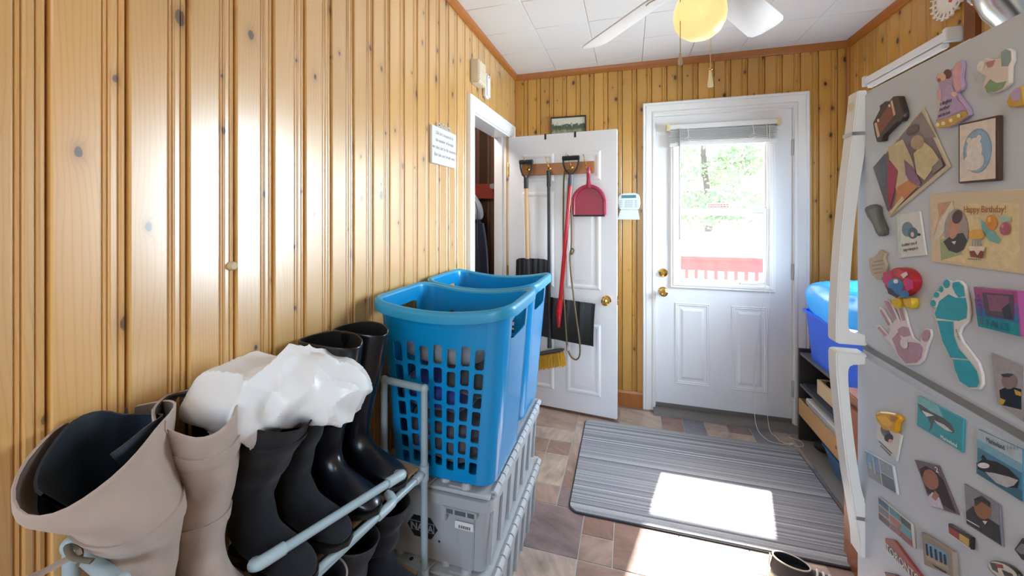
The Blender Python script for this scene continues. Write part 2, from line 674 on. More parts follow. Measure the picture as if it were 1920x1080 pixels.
# floor tiles on a 0.133 grid: 2x2, 1x2, 2x1 and 1x1 stones
G = 0.133
GX0, GY0 = -0.864, 0.250
nx, ny = 17, 21
grid = {}
tiles = []


def put(i, j, a, b_):
    for p in range(a):
        for q in range(b_):
            if (i + p, j + q) in grid or i + p >= nx or j + q >= ny:
                return False
    for p in range(a):
        for q in range(b_):
            grid[(i + p, j + q)] = 1
    tiles.append((i, j, a, b_))
    return True


for t4 in ((3, 10, 2, 2), (5, 11, 1, 1), (5, 10, 1, 1), (6, 10, 2, 2), (3, 8, 2, 2), (5, 8, 2, 2), (3, 12, 1, 1), (4, 12, 1, 1), (4, 13, 1, 1), (3, 13, 1, 2), (4, 14, 1, 2), (3, 15, 1, 1), (2, 16, 2, 1), (2, 17, 2, 2), (7, 8, 2, 2)):
    put(*t4)
rt = random.Random(21)
for j in range(ny):
    for i in range(nx):
        if (i, j) in grid:
            continue
        ch = [(2, 2)] * 4 + [(1, 2)] * 3 + [(2, 1)] * 4 + [(1, 1)] * 2
        if j >= 19:
            ch = [(2, 1)] * 3 + [(1, 1)]
        rt.shuffle(ch)
        for a, b_ in ch + [(1, 1)]:
            if put(i, j, a, b_):
                break
tm = {}
for i, j, a, b_ in tiles:
    if (a, b_) not in tm:
        o = MB().box(.0022, a * G - .0022, .0022, b_ * G - .0022, -.006, 0).build('tile', TILE, fl, bevel=.0012, seg=1)
        tm[(a, b_)] = o.data
    else:
        o = bpy.data.objects.new('tile', tm[(a, b_)])
        COL.objects.link(o)
        o.parent = fl
    o.location = (GX0 + i * G, GY0 + j * G, 0.0)
MB().box(-2.3, 1.5, YN, GY0, -.004, 0).build('plain_flooring', TILE, fl, smooth=0)

# ------------------------------------------------------------------ trims


def casing(name, plane, o0, o1, top, profile, m, bottom=0.0, sign=1):
    """moulded casing round an opening; profile = (outward offset, stand-off); plane maps (a, z, d) to xyz"""
    rings = []
    for a, z, da, dz in ((o0, bottom, -1, 0), (o0, top, -1, 1), (o1, top, 1, 1), (o1, bottom, 1, 0)):
        rings.append([plane(a + da * p, z + dz * p, d) for p, d in profile])
    return MB().loft(rings, True, True).build(name, m, smooth=25)


PROF = [(0, -.012), (0, .014), (.004, .016), (.016, .015), (.022, .011), (.030, .012), (.052, .021), (.060, .022), (.066, .019), (.072, .024), (.079, .024), (.082, .020), (.082, -.012)]
struct(casing('trim_1', lambda a, z, d: (a, YB - d, z), EX0 + .015, EX1 - .01, EZ - .006, PROF, WHITE_PAINT))
struct(casing('trim_2', lambda a, z, d: (XL + d, a, z), DY0 + .012, DY1 - .002, DZ - .005, PROF, WHITE_PAINT))
# jamb linings
j = MB()
j.box(EX0, EX0 + .016, YB - .004, YB + .12, 0, EZ).box(EX1 - .016, EX1, YB - .004, YB + .12, 0, EZ).box(EX0 + .016, EX1 - .016, YB - .004, YB + .12, EZ - .018, EZ)
j.box(EX0 + .016, EX0 + .03, YB + .065, YB + .12, 0, EZ - .018).box(EX1 - .03, EX1 - .016, YB + .065, YB + .12, 0, EZ - .018)
struct(j.build('trim_3', WHITE_PAINT, smooth=0))
j = MB()
xa, xb = XL - .115, XL + .004
j.box(xa, xb, DY0, DY0 + .014, 0, DZ).box(xa, xb, DY1 - .014, DY1, 0, DZ).box(xa, xb, DY0 + .014, DY1 - .014, DZ - .016, DZ)
j.box(xa + .03, xa + .065, DY1 - .026, DY1 - .014, 0, DZ - .016).box(xa + .03, xa + .065, DY0 + .014, DY0 + .026, 0, DZ - .016)
struct(j.build('trim_4', WHITE_PAINT, smooth=0))
# crown strips and corner beads
CR = [(0, 0), (0, -.042), (.008, -.042), (.016, -.034), (.022, -.012), (.024, 0)]
struct(MB().loft([[(XL + a, YN, ZC + b_) for a, b_ in CR], [(XL + a, YB, ZC + b_) for a, b_ in CR]]).build('trim_5', TRIM_WOOD))
struct(MB().loft([[(XL, YB - a, ZC + b_) for a, b_ in CR], [(XR, YB - a, ZC + b_) for a, b_ in CR]]).build('trim_6', TRIM_WOOD))
struct(MB().loft([[(XR - a, YN, ZC + b_) for a, b_ in CR], [(XR - a, YB, ZC + b_) for a, b_ in CR]]).build('trim_7', TRIM_WOOD))
struct(MB().lathe([(.014, 0), (.014, ZC - .04)], (XR - .002, YB - .002, 0), 12).build('trim_8', TRIM_WOOD))
struct(MB().box(XR - .018, XR + .001, 1.985, 2.045, 0, ZC - .04).build('trim_9', mat('dark_trim_wood', '7c4317', .4, var=.2, vscale=25, stretch=(1, 1, .15)), bevel=.003))
struct(MB().lathe([(.009, 0), (.009, ZC - .04)], (XL + .001, YB - .001, 0), 12).build('trim_10', TRIM_WOOD))
struct(MB().prism([(XL, YB, 0), (XL, YB - .014, 0), (XL, YB - .014, .095), (XL, YB - .006, .11), (XL, YB, .11)], (EX0 - .068 - XL, 0, 0)).build('baseboard_back', TRIM_WOOD, smooth=20))
struct(MB().prism([(EX1 + .075, YB, 0), (EX1 + .075, YB - .014, 0), (EX1 + .075, YB - .014, .095), (EX1 + .075, YB - .006, .11), (EX1 + .075, YB, .11)], (XR - EX1 - .075, 0, 0)).build('baseboard_right', TRIM_WOOD, smooth=20))
struct(MB().prism([(XL, YN, 0), (XL + .014, YN, 0), (XL + .014, YN, .095), (XL + .006, YN, .11), (XL, YN, .11)], (0, DY0 - .07 - YN, 0)).build('baseboard_left', TRIM_WOOD, smooth=20))
# threshold
th = MB().loft([[(xx, 2.862, 0), (xx, 2.866, .014), (xx, 2.88, .026), (xx, 2.915, .03), (xx, 2.935, .024), (xx, YB + .1, .024), (xx, YB + .1, 0)] for xx in (EX0 + .002, EX1 - .002)])
struct(th.build('trim_11', GREY_SILL, smooth=35))

# ------------------------------------------------------------------ closet seen through the doorway
hw = struct(MB().box(-2.3, XL - .11, 3.12, 3.2, 0, ZC).build('wall_closet', SUBSTRATE, smooth=0))
x = XL - .11
while x > -2.2:
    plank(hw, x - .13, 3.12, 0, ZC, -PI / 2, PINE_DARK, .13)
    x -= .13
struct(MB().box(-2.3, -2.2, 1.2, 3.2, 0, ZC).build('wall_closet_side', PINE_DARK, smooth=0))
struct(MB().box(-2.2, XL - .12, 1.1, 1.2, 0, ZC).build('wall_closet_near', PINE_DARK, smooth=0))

# ------------------------------------------------------------------ exterior door with its window
dY0, dY1 = YB + .004, YB + .046          # inner and outer faces of the slab
sx0, sx1, sz0, sz1 = .173, 1.000, .027, 2.052
ox0, ox1, oz0, oz1 = .300, .880, .90, 1.875   # glazing cut-out
d1 = tag(bpy.data.objects.new('door_1', None), 'white steel exterior door with half window', None, kind='structure')
COL.objects.link(d1)
d1.location = (sx0, dY0, 0)
del d1['label']
s = MB().box(sx0, ox0, dY0, dY1, sz0, sz1).box(ox1, sx1, dY0, dY1, sz0, sz1).box(ox0, ox1, dY0, dY1, sz0, oz0).box(ox0, ox1, dY0, dY1, oz1, sz1)
s.build('slab', DOOR_WHITE, d1, smooth=0)


def raised_panel(parent, x0, x1, z0, z1, y, m, plane=None, ow=.022, h=.008):
    """moulded frame with a raised field, towards -y (or through plane)"""
    f = plane or (lambda a, z, d: (a, y - d, z))
    prof = [(0, -.001), (0, .001), (.004, h * .7), (.010, h * .35), (.016, h * .55), (ow, -.0005)]
    inner = [(ow, -.0005), (ow + .012, -.0005), (ow + .030, h * .8), (ow + .034, h * .8)]
    rings = []
    for off, d in prof + inner[1:]:
        rings.append([f(x0 + off, z0 + off, d), f(x1 - off, z0 + off, d), f(x1 - off, z1 - off, d), f(x0 + off, z1 - off, d)])
    return MB().loft(rings, False, True).build('raised_panel', m, parent, smooth=20)


raised_panel(d1, .300, .520, .20, .76, dY0, DOOR_WHITE)
raised_panel(d1, .650, .865, .20, .76, dY0, DOOR_WHITE)
# plastic surround of the glazing
PF = [(0, 0), (0, .010), (.006, .014), (.014, .012), (.020, .016), (.034, .016), (.040, .010), (.046, .008), (.050, -.03)]


def frame_ring(x0, x1, z0, z1, prof, y):
    rings = []
    for off, d in prof:
        rings.append([(x0 + off, y - d, z0 + off), (x1 - off, y - d, z0 + off), (x1 - off, y - d, z1 - off), (x0 + off, y - d, z1 - off)])
    b = MB()
    b.loft(rings, False, False)
    return b


frame_ring(.268, .905, .862, 1.905, PF, dY0).build('window_surround', WHITE_PAINT, d1, smooth=25)
g0x, g1x = .322, .858
sash = frame_ring(.316, .862, 1.375, 1.862, [(-.012, -.030), (0, -.008), (.014, -.008), (.014, -.03)], dY0)
sash.build('upper_sash', WHITE_PAINT, d1, smooth=25)
sash = frame_ring(.316, .862, .905, 1.405, [(-.006, -.012), (-.004, .004), (.020, .004), (.022, -.012)], dY0)
sash.build('lower_sash', WHITE_PAINT, d1, smooth=25)
MB().box(.325, .852, dY0 + .028, dY0 + .031, 1.385, 1.855).build('upper_pane', GLASS, d1, smooth=0)
MB().box(.325, .852, dY0 + .010, dY0 + .013, .92, 1.39).build('lower_pane', GLASS, d1, smooth=0)
MB().box(.34, .43, dY0 - .012, dY0 - .003, .908, .918).build('sash_lift', WHITE_PAINT, d1, bevel=.002)
MB().box(.70, .80, dY0 - .012, dY0 - .003, .908, .918).build('sash_lift', WHITE_PAINT, d1, bevel=.002)


def round_knob(parent, x, z, name, deadbolt=False):
    b = MB()
    if deadbolt:
        b.lathe([(.0, .0), (.031, 0), (.031, .004), (.027, .010), (.014, .014), (.012, .018), (0, .018)], (x, dY0, z), 24, axis=(0, -1, 0))
        o = b.build(name, BRASS, parent, smooth=30)
        MB().box(x - .004, x + .004, dY0 - .032, dY0 - .018, z - .013, z + .013).build('thumb_turn', BRASS, o, bevel=.002)
    else:
        b.lathe([(0, 0), (.032, 0), (.031, .005), (.020, .010), (.011, .018), (.011, .03), (.021, .038), (.027, .048), (.026, .060), (.018, .066), (.012, .066), (.010, .063), (0, .063)], (x, dY0, z), 24, axis=(0, -1, 0))
        o = b.build(name, BRASS, parent, smooth=30)
    return o


round_knob(d1, .222, .962, 'deadbolt', True)
round_knob(d1, .222, .832, 'door_knob')
for z in (1.80, 1.0, .25):
    h = MB().box(sx1 - .003, sx1 + .008, dY0 - .006, dY0 + .004, z - .05, z + .05)
    h.tube([(sx1 + .003, dY0 - .007, z - .052), (sx1 + .003, dY0 - .007, z + .052)], .006, 8)
    h.build('hinge', STEEL, d1, smooth=30)
MB().box(sx0 + .002, sx1 - .002, dY0 - .004, dY0 + .001, .027, .055).build('door_sweep', GREY_SILL, d1, bevel=.001)

# sticker on the upper pane
st = thing('window_sticker', 'small rectangular notice sticker on upper door pane', 'sticker', (.575, dY0 + .0275, 1.41))
MB().box(.505, .650, dY0 + .0265, dY0 + .0275, 1.392, 1.448).build('backing', mat('sticker_blue', 'c4d6da', .5), st, smooth=0)
MB().box(.508, .647, dY0 + .0260, dY0 + .0265, 1.395, 1.445).build('face', mat('sticker_white', 'e6e4de', .5), st, smooth=0)
b = MB()
rs = random.Random(4)
for r_ in range(3):
    xx = .515
    while xx < .638:
        ww = rs.uniform(.006, .016)
        b.box(xx, min(.642, xx + ww), dY0 + .0255, dY0 + .026, 1.432 - r_ * .014, 1.439 - r_ * .014 - (.003 if r_ == 2 else 0), 0 if r_ < 2 else 1)
        xx += ww + .004
tag(b.build('print', [mat('sticker_red', 'c2604f', .5), mat('sticker_ink', '45484a', .5)], st, smooth=0), kind='stuff')

# mini blind drawn up over the door window
bl = thing('mini_blind', 'white mini blind drawn up above the door window', 'blind', (.58, dY0 - .03, 1.95))
BLW = mat('blind_white', 'e2e0de', .45, var=.02)
MB().box(.262, .905, dY0 - .046, dY0 - .014, 1.952, 1.984).build('head_rail', BLW, bl, bevel=.003)
IV = mat('ivory_plastic', 'e5d4a4', .5)
for xx in (.240, .902):
    MB().box(xx, xx + .026, dY0 - .049, dY0, 1.944, 1.99).build('bracket', IV, bl, bevel=.003)
sl = random.Random(3)
for k in range(13):
    z = 1.862 + k * .0062
    t_ = sl.uniform(-.0035, .0035)
    a_ = sl.uniform(-.004, .004)
    MB().hexa([(.262 + a_, dY0 - .042, z - t_), (.908 + a_, dY0 - .042, z + t_), (.908 + a_, dY0 - .018, z + t_ + .002), (.262 + a_, dY0 - .018, z - t_ + .002),
               (.262 + a_, dY0 - .042, z - t_ + .002), (.908 + a_, dY0 - .042, z + t_ + .002), (.908 + a_, dY0 - .018, z + t_ + .004), (.262 + a_, dY0 - .018, z - t_ + .004)]).build('slat', BLW, bl, smooth=0)
MB().box(.260, .908, dY0 - .046, dY0 - .016, 1.836, 1.858).build('bottom_rail', BLW, bl, bevel=.004)
MB().tube([(.325, dY0 - .048, 1.955), (.325, dY0 - .05, 1.20)], .004, 8).build('wand', mat('wand_clear', 'a9a8a6', .2), bl)
CORD = mat('blind_cord', 'e4e2de', .7)
for xx in (.375, .765):
    pts = cr([(xx, dY0 - .047, 1.95), (xx + .004, dY0 - .048, 1.90), (xx - .02, dY0 - .05, 1.875), (xx + .012, dY0 - .05, 1.868), (xx - .006, dY0 - .05, 1.892), (xx + .022, dY0 - .05, 1.885), (xx, dY0 - .049, 1.85)], 5)
    MB().tube(pts, .0018, 6).build('ladder_cord', CORD, bl)
MB().tube(cr([(.845, dY0 - .047, 1.95), (.846, dY0 - .05, 1.6), (.842, dY0 - .05, 1.0), (.80, dY0 - .05, .62), (.775, dY0 - .045, .30), (.765, 2.85, .05), (.79, 2.75, .006), (.86, 2.71, .005), (.91, 2.73, .006)], 8), .0018, 6).build('lift_cord', CORD, bl)
MB().tube(cr([(.86, dY0 - .047, 1.95), (.862, dY0 - .05, 1.5), (.862, dY0 - .05, .9), (.845, dY0 - .05, .5), (.84, 2.87, .06), (.86, 2.78, .006), (.90, 2.72, .005), (.97, 2.715, .006), (.985, 2.77, .006), (.93, 2.81, .006)], 8), .0018, 6).build('lift_cord', CORD, bl)
MB().lathe([(0, 0), (.006, 0), (.008, .012), (.004, .026), (0, .027)], (.905, 2.715, .009), 12, axis=(1, .3, 0)).build('cord_tassel', BLW, bl)

# ------------------------------------------------------------------ interior door, standing open against the back wall
hx, hy = -.852, 2.773
RZ = math.radians(-5.963)
d2 = bpy.data.objects.new('door_2', None)
COL.objects.link(d2)
d2.location = (hx, hy, 0)
d2.rotation_euler = (0, 0, RZ)
struct(d2)
DW, DH0, DH1 = .775, .02, 1.934


def dl(a, z, d):                      # door-local: a along the leaf, d out of its face towards the room
    return (a, -d, z)


rails = [(0, DW, DH1 - .105, DH1), (0, DW, 1.375, 1.455), (0, DW, .70, .84), (0, DW, DH0, .145)]
PX = ((.105, .345), (.43, .67))
PZ = ((1.60, 1.80), (.86, 1.53), (.145, .63))
MB().box(0, DW, 0, .035, DH0, DH1).build('leaf', DOOR_WHITE, d2, bevel=.002, world=False)
for a0, a1 in PX:
    for z0, z1 in PZ:
        rings = []
        for off, d in [(0, -.0005), (.001, .0006), (.012, .005), (.022, .005), (.034, .001), (.040, .001), (.062, .0065), (.066, .0065)]:
            rings.append([dl(a0 + off, z0 + off, d), dl(a1 - off, z0 + off, d), dl(a1 - off, z1 - off, d), dl(a0 + off, z1 - off, d)])
        MB().loft(rings, False, True).build('raised_panel', DOOR_WHITE, d2, world=False, smooth=15)
b = MB().lathe([(0, 0), (.031, 0), (.031, .005), (.020, .010), (.011, .018), (.011, .03), (.021, .038), (.027, .048), (.026, .060), (.016, .066), (0, .067)], dl(.708, .80, 0), 24, axis=(0, -1, 0))
b.build('door_knob', BRASS, d2, world=False, smooth=30)
MB().box(DW - .001, DW + .0015, .006, .029, .77, .83).build('latch_plate', BRASS, d2, world=False)
MB().lathe([(.006, 0), (.006, .009), (.003, .011)], (DW, .0175, .80), 10, axis=(1, 0, 0)).build('latch_bolt', BRASS, d2, world=False)
for z in (1.70, .95, .22):
    h = MB().tube([(-.006, -.006, z - .048), (-.006, -.006, z + .048)], .0065, 10)
    h.box(-.006, .002, -.004, .03, z - .045, z + .045)
    h.build('hinge', BRASS, d2, world=False, smooth=30)

RM = chain(d2)


def on_door(a, z, d=0.0):
    return RM @ Vector((a, -d, z))


def hung(name, label, cat, a, z):
    return thing(name, label, cat, on_door(a, z, 0), RZ)


def L2(a, z, d, o):                   # door coordinates to the coordinates of a thing hung on it
    return (a - o['_a'], -d, z - o['_z'])


# two black over-the-door hooks
for a, lb in ((.282, 'black over-the-door hook nearer the hinges'), (.495, 'black over-the-door hook nearer the free edge')):
    o = MB().box(-.007, .007, -.0025, 0, -.036, .003).box(-.007, .007, -.0025, .038, .0003, .003).box(-.007, .007, .0352, .038, -.03, .003).build('door_hook', mat('hook_black', '201d1f', .4), world=False)
    o.location = on_door(a, DH1, 0)
    o.rotation_euler = (0, 0, RZ)
    tag(o, lb, 'hook', 'over-the-door hooks')

# wooden rail with four double hooks
rk = hung('hook_rail', 'wooden coat rail with brass hooks mounted on open white door', 'hook rail', .37, 1.645)
ra = .37


def rkl(a, z, d):
    return (a - ra, -d, z - 1.645)


MB().box(.11 - ra, .63 - ra, -.026, -.006, 0, .082).build('rail_board', pine('rail_wood', 'b5733a', '9c5a26', knots=.3, rnd=0), rk, bevel=.004, world=False)
HOOKS = (.165, .322, .478, .582)
for a in HOOKS:
    b = MB().lathe([(0, 0), (.013, 0), (.012, .004), (.006, .006), (0, .007)], rkl(a, 1.69, .026), 14, axis=(0, -1, 0))
    b.tube([rkl(*p) for p in cr([(a, 1.692, .028), (a, 1.695, .05), (a - .006, 1.72, .062), (a - .012, 1.755, .07), (a - .014, 1.768, .074)], 4)], [.0035] * 16 + [.005], 8)
    b.tube([rkl(*p) for p in cr([(a, 1.688, .03), (a, 1.672, .036), (a, 1.660, .048), (a, 1.668, .060), (a, 1.678, .062)], 4)], .0032, 8)
    b.build('hook', BRASS, rk, world=False)

# ------------------------------------------------------------------ tools hanging on the hooks
WOODH = mat('ash_handle', 'dcb583', .5, var=.12, vscale=25, stretch=(1, 1, .1))
GREYP = mat('charcoal_plastic', '33363a', .42, var=.12, bump=.15, bscale=120)
REDP = mat('red_paint', 'bf1f2b', .3, var=.08, coat=.4)


def d_grip(th, a, ztop, wd, d, m, m2):
    """D-shaped shovel grip: yoke, fork arms, ribbed bar; door coordinates"""
    for s_ in (-1, 1):
        MB().tube([on_door(*p) for p in cr([(a + s_ * wd, ztop - .012, d), (a + s_ * wd * .98, ztop - .05, d), (a + s_ * wd * .72, ztop - .09, d), (a + s_ * wd * .18, ztop - .125, d), (a, ztop - .145, d)], 4)], .0075, 8, flat=.8).build('fork_arm', m, th)
    bar = MB().tube([on_door(a - wd - .006, ztop - .014, d), on_door(a + wd + .006, ztop - .014, d)], .0145, 10)
    for k in range(9):
        q = a - wd + (2 * wd) * k / 8
        bar.tube([on_door(q - .0028, ztop - .014, d), on_door(q + .0028, ztop - .014, d)], .017, 10)
    bar.build('grip_bar', m, th, smooth=30)
    MB().tube([on_door(a, ztop - .125, d), on_door(a, ztop - .20, d)], [.017, .0165], 12).build('socket', m2, th)


def bent_blade(pts_fn, na, nb, th_=.004):
    front = [[pts_fn(i / na, j / nb, 0) for i in range(na + 1)] for j in range(nb + 1)]
    back = [[pts_fn(i / na, j / nb, th_) for i in range(na + 1)] for j in range(nb + 1)]
    b = MB()
    n = na + 1
    vs = [p for r in front for p in r] + [p for r in back for p in r]
    K = n * (nb + 1)
    fs = []
    for j in range(nb):
        for i in range(na):
            q = j * n + i
            fs.append((q, q + 1, q + 1 + n, q + n))
            fs.append((K + q, K + q + n, K + q + 1 + n, K + q + 1))
    ed = [i for i in range(n)] + [j * n + na for j in range(1, nb + 1)] + [nb * n + i for i in range(na - 1, -1, -1)] + [j * n for j in range(nb - 1, 0, -1)]
    for k in range(len(ed)):
        p, q = ed[k], ed[(k + 1) % len(ed)]
        fs.append((p, q, q + K, p + K))
    return b.add(vs, fs)


# shovel with the wooden shaft
t1 = hung('snow_shovel', 'snow shovel with pale wooden shaft and black D-grip hung on door', 'shovel', .165, 1.0)
d_grip(t1, .160, 1.752, .043, .062, GREYP, GREYP)
MB().tube([on_door(.160, 1.58, .062), on_door(.170, .99, .055)], .0135, 12).build('shaft', WOODH, t1)


def blade1(u, v, t):
    a = .072 + (.247) * u + .0
    z = 1.06 - v * .30
    rib = .010 * abs(math.sin(u * PI * 6)) * (1 if v > .08 else .2)
    e = (2 * u - 1)
    top = -.018 * (abs(e) ** 6) if v < .02 else 0
    return on_door(a, z + top, .030 + .020 * (1 - e * e) * .6 + rib * .6 + .02 * v - t)


bent_blade(blade1, 48, 12).build('blade', BLACK, t1, smooth=60)
MB().tube([on_door(.169, 1.06, .056), on_door(.171, .96, .050), on_door(.172, .86, .048)], [.019, .018, .010], 12).build('blade_socket', GREYP, t1)

# broom
t2 = hung('broom', 'broom with black handle and yellow bristles hung on door', 'broom', .33, .35)
MB().tube([on_door(.324, 1.66, .058), on_door(.330, .50, .060)], .0105, 10).build('handle', mat('broom_steel', '3a3d42', .35, metal=.4), t2)
MB().tube([on_door(.3235, 1.672, .058), on_door(.3245, 1.56, .058)], .0135, 10).build('hand_grip', GREYP, t2)
MB().tube([on_door(.330, .52, .060), on_door(.331, .455, .060)], [.013, .016], 10).build('ferrule', GREYP, t2)
hd = MB()
rings = []
for k in range(9):
    q = k / 8
    a, z = .232 + .198 * q, .395 + .058 * q
    hh = .017 * (1 - (abs(2 * q - 1)) ** 6 * .6)
    rings.append([on_door(a, z + hh * math.cos(w_) * .9, .060 + .021 * math.sin(w_)) for w_ in [2 * PI * i / 10 for i in range(10)]])
hd.loft(rings)
hd.build('head', GREYP, t2)
br = MB()
rb = random.Random(9)
for k in range(420):
    q = rb.random()
    dd = rb.uniform(-.017, .017)
    a, z = .236 + .19 * q, .392 + .056 * q
    sp_ = (q - .5) * .045 + rb.uniform(-.007, .007)
    zz = z - .10 - rb.uniform(0, .014) + .012 * q
    p0, p1 = on_door(a, z, .060 + dd), on_door(a + sp_, zz, .060 + dd * 1.7)
    w_ = Vector((.0013, 0, 0))
    w2 = Vector((0, .0013, 0))
    br.add([p0 - w_, p0 + w_, p0 + w2, p1 - w_, p1 + w_, p1 + w2], [(0, 1, 4, 3), (1, 2, 5, 4), (2, 0, 3, 5), (3, 4, 5)])
tag(br.build('bristles', mat('broom_bristle', 'd9a62a', .6, var=.25, vscale=60), t2, smooth=0, recalc=False), kind='stuff')

# red-shafted shovel
t3 = hung('snow_shovel', 'red-shafted snow shovel with wide dark blade hung on door', 'shovel', .44, .75)
d_grip(t3, .482, 1.762, .052, .066, BLACK, mat('grey_socket', '5b6068', .4))
MB().tube([on_door(.480, 1.58, .066), on_door(.400, .70, .058)], .0145, 12).build('shaft', REDP, t3)


def blade2(u, v, t):
    e = 2 * u - 1
    a = .262 + .375 * u - .012 * v
    z = .800 - .026 * u - v * .285
    rib = .006 * max(0, math.cos(u * PI * 8)) ** 3
    return on_door(a, z, .020 + .030 * (1 - (2 * v - 1) ** 2) * .6 + rib + .012 * (1 - e * e) - t)


bent_blade(blade2, 40, 14).build('blade', BLACK, t3, smooth=60)
MB().tube([on_door(.408, .79, .062), on_door(.398, .70, .064), on_door(.394, .60, .052)], [.020, .021, .009], 14).build('blade_socket', REDP, t3)
MB().tube([on_door(.404, .725, .052), on_door(.398, .67, .050)], [.052, .030], 16, flat=.28).build('socket_flare', REDP, t3)

# dustpan
t4 = hung('dustpan', 'crimson plastic dustpan hanging from the last brass hook', 'dustpan', .595, 1.36)
DPC = mat('crimson_plastic', 'a92749', .35, var=.06, coat=.2)
cx, cz, R_ = .597, 1.445, .105
out = [(cx + R_ * math.cos(q), cz + R_ * math.sin(q) * 1.08) for q in [PI * k / 20 for k in range(21)]] + [(cx - R_ - .001, cz - .082), (cx + R_ + .001, cz - .082)]
pan = MB()
pan.prism([on_door(a, z, .034) for a, z in out], on_door(0, 0, .0045) - on_door(0, 0, 0))
pan.build('pan', DPC, t4, smooth=30)
rim = [(cx + R_ + .001, cz - .078)] + [(cx + R_ * math.cos(q), cz + R_ * math.sin(q) * 1.08) for q in [PI * k / 20 for k in range(21)]] + [(cx - R_ - .001, cz - .078)]
MB().tube([on_door(a, z, .047 if 2 < i < 21 else .040) for i, (a, z) in enumerate(rim)], .0075, 8, flat=1.6).build('side_wall', DPC, t4)
MB().box(-.106, .106, -.043, -.030, -.004, .007).build('lip', mat('dark_rubber', '3a2530', .6), t4, bevel=.002, world=False)
hb = MB()
hb.loft([[on_door(cx + sx * wd, z, .038 + sy) for sx, sy in ((-1, 0), (-1, .012), (-.5, .018), (.5, .018), (1, .012), (1, 0))] for z, wd in ((1.545, .026), (1.56, .017), (1.60, .012), (1.65, .0125), (1.675, .011), (1.69, .006))])
hb.build('handle', DPC, t4)
MB().tube([on_door(*p) for p in cr([(.592, 1.688, .05), (.582, 1.70, .058), (.584, 1.665, .062), (.596, 1.65, .058), (.597, 1.672, .052), (.592, 1.688, .05)], 4)], .002, 6).build('hang_loop', mat('loop_red', 'a8564f', .6), t4)

# rope leash
t5 = hung('rope_leash', 'long dark and tan rope leash looped over a brass hook', 'leash', .48, .40)
ROPE = mat('two_tone_rope', '6f6448', .8, var=.75, vscale=170, bump=.5, bscale=300)
MB().tube([on_door(*p) for p in cr([(.478, 1.672, .06), (.455, 1.668, .058), (.432, 1.64, .052), (.425, 1.40, .046), (.424, 1.0, .046), (.43, .80, .048), (.445, .6, .058), (.456, .47, .055), (.480, .41, .05), (.515, .395, .05), (.538, .43, .05), (.540, .52, .06), (.520, .68, .07), (.497, .86, .07), (.482, 1.0, .072), (.478, 1.10, .074), (.49, 1.14, .076), (.505, 1.135, .078), (.50, 1.115, .08), (.485, 1.11, .078), (.488, 1.20, .07), (.485, 1.40, .064), (.482, 1.60, .06), (.480, 1.67, .056)], 7)], .0055, 8).build('rope', ROPE, t5)
MB().tube([on_door(*p) for p in cr([(.462, 1.62, .050), (.452, 1.45, .047), (.448, 1.2, .046), (.452, .98, .047)], 7)], .005, 8).build('strand', mat('pale_rope', 'a9a391', .85, var=.5, vscale=170), t5)
MB().tube([on_door(.458, .49, .056), on_door(.456, .45, .056)], .008, 8).build('end_crimp', STEEL, t5)
for o in (t1, t2, t3, t4, t5, rk):
    for k in ('_a', '_z'):
        if k in o:
            del o[k]

# ------------------------------------------------------------------ things on the back wall and above the doorway
fp = thing('framed_picture', 'small dark-framed landscape picture on pine wall above open door', 'picture', (-.44, YB, 1.93))
fo, fi = (-.573, -.307, 1.895, 2.10), (-.562, -.318, 1.906, 2.088)
rings = []
for off, d in ((0, 0), (0, .016), (.004, .018), (.010, .013), (.010, .006)):
    rings.append([(fo[0] + off, YB - d, fo[2] + off), (fo[1] - off, YB - d, fo[2] + off), (fo[1] - off, YB - d, fo[3] - off), (fo[0] + off, YB - d, fo[3] - off)])
MB().loft(rings, False, False).build('frame', mat('dark_frame', '4a3528', .4), fp, smooth=20)


def landscape_print():
    m, nt, N, L, b = nodes('faded_landscape')
    tc = N.new('ShaderNodeTexCoord')
    sp = N.new('ShaderNodeSeparateXYZ')
    L.new(tc.outputs['Generated'], sp.inputs[0])
    n1 = N.new('ShaderNodeTexNoise')
    n1.inputs['Scale'].default_value = 9
    n1.inputs['Detail'].default_value = 6
    L.new(tc.outputs['Generated'], n1.inputs[0])
    h_ = math_node(N, L, 'MULTIPLY_ADD', n1.outputs[0], .5, sp.outputs[2])
    c = ramp(N, L, h_, [(0.2, '8d9276'), (0.62, 'a5a88c'), (0.78, '5c6a52'), (0.95, '4b5a48'), (1.0, 'd3d6c8')], 'LINEAR')
    L.new(c, b.inputs['Base Color'])
    b.inputs['Roughness'].default_value = .25
    return m


MB().box(-.565, -.315, YB - .008, YB - .001, 1.903, 2.092).build('print', landscape_print(), fp, smooth=0)

kp = thing('alarm_keypad', 'white alarm keypad with open flap beside exterior door trim', 'keypad', (-.005, YB, 1.33))
KW = mat('keypad_white', 'dfe9ec', .4, var=.02)
body = [(-.078, 1.420), (-.083, 1.45), (-.080, 1.495), (-.066, 1.515), (-.04, 1.521), (.03, 1.521), (.055, 1.515), (.068, 1.495), (.072, 1.45), (.067, 1.420), (.055, 1.402), (-.066, 1.402)]
MB().prism([(a, YB, z) for a, z in body], (0, -.026, 0)).build('body', KW, kp, bevel=.005)
MB().box(-.055, .042, YB - .029, YB - .0255, 1.486, 1.507).build('display', mat('lcd_teal', '1f6d78', .25), kp, bevel=.001)
KB = mat('keypad_key', 'b9c7cf', .5)
for r_ in range(4):
    for c_ in range(5):
        xx = (-.058, -.022, -.002, .017, .045)[c_]
        MB().box(xx - (.011 if c_ == 0 else .007), xx + .007, YB - .029, YB - .0258, 1.463 - r_ * .014, 1.470 - r_ * .014).build('key', KB, kp, bevel=.001)
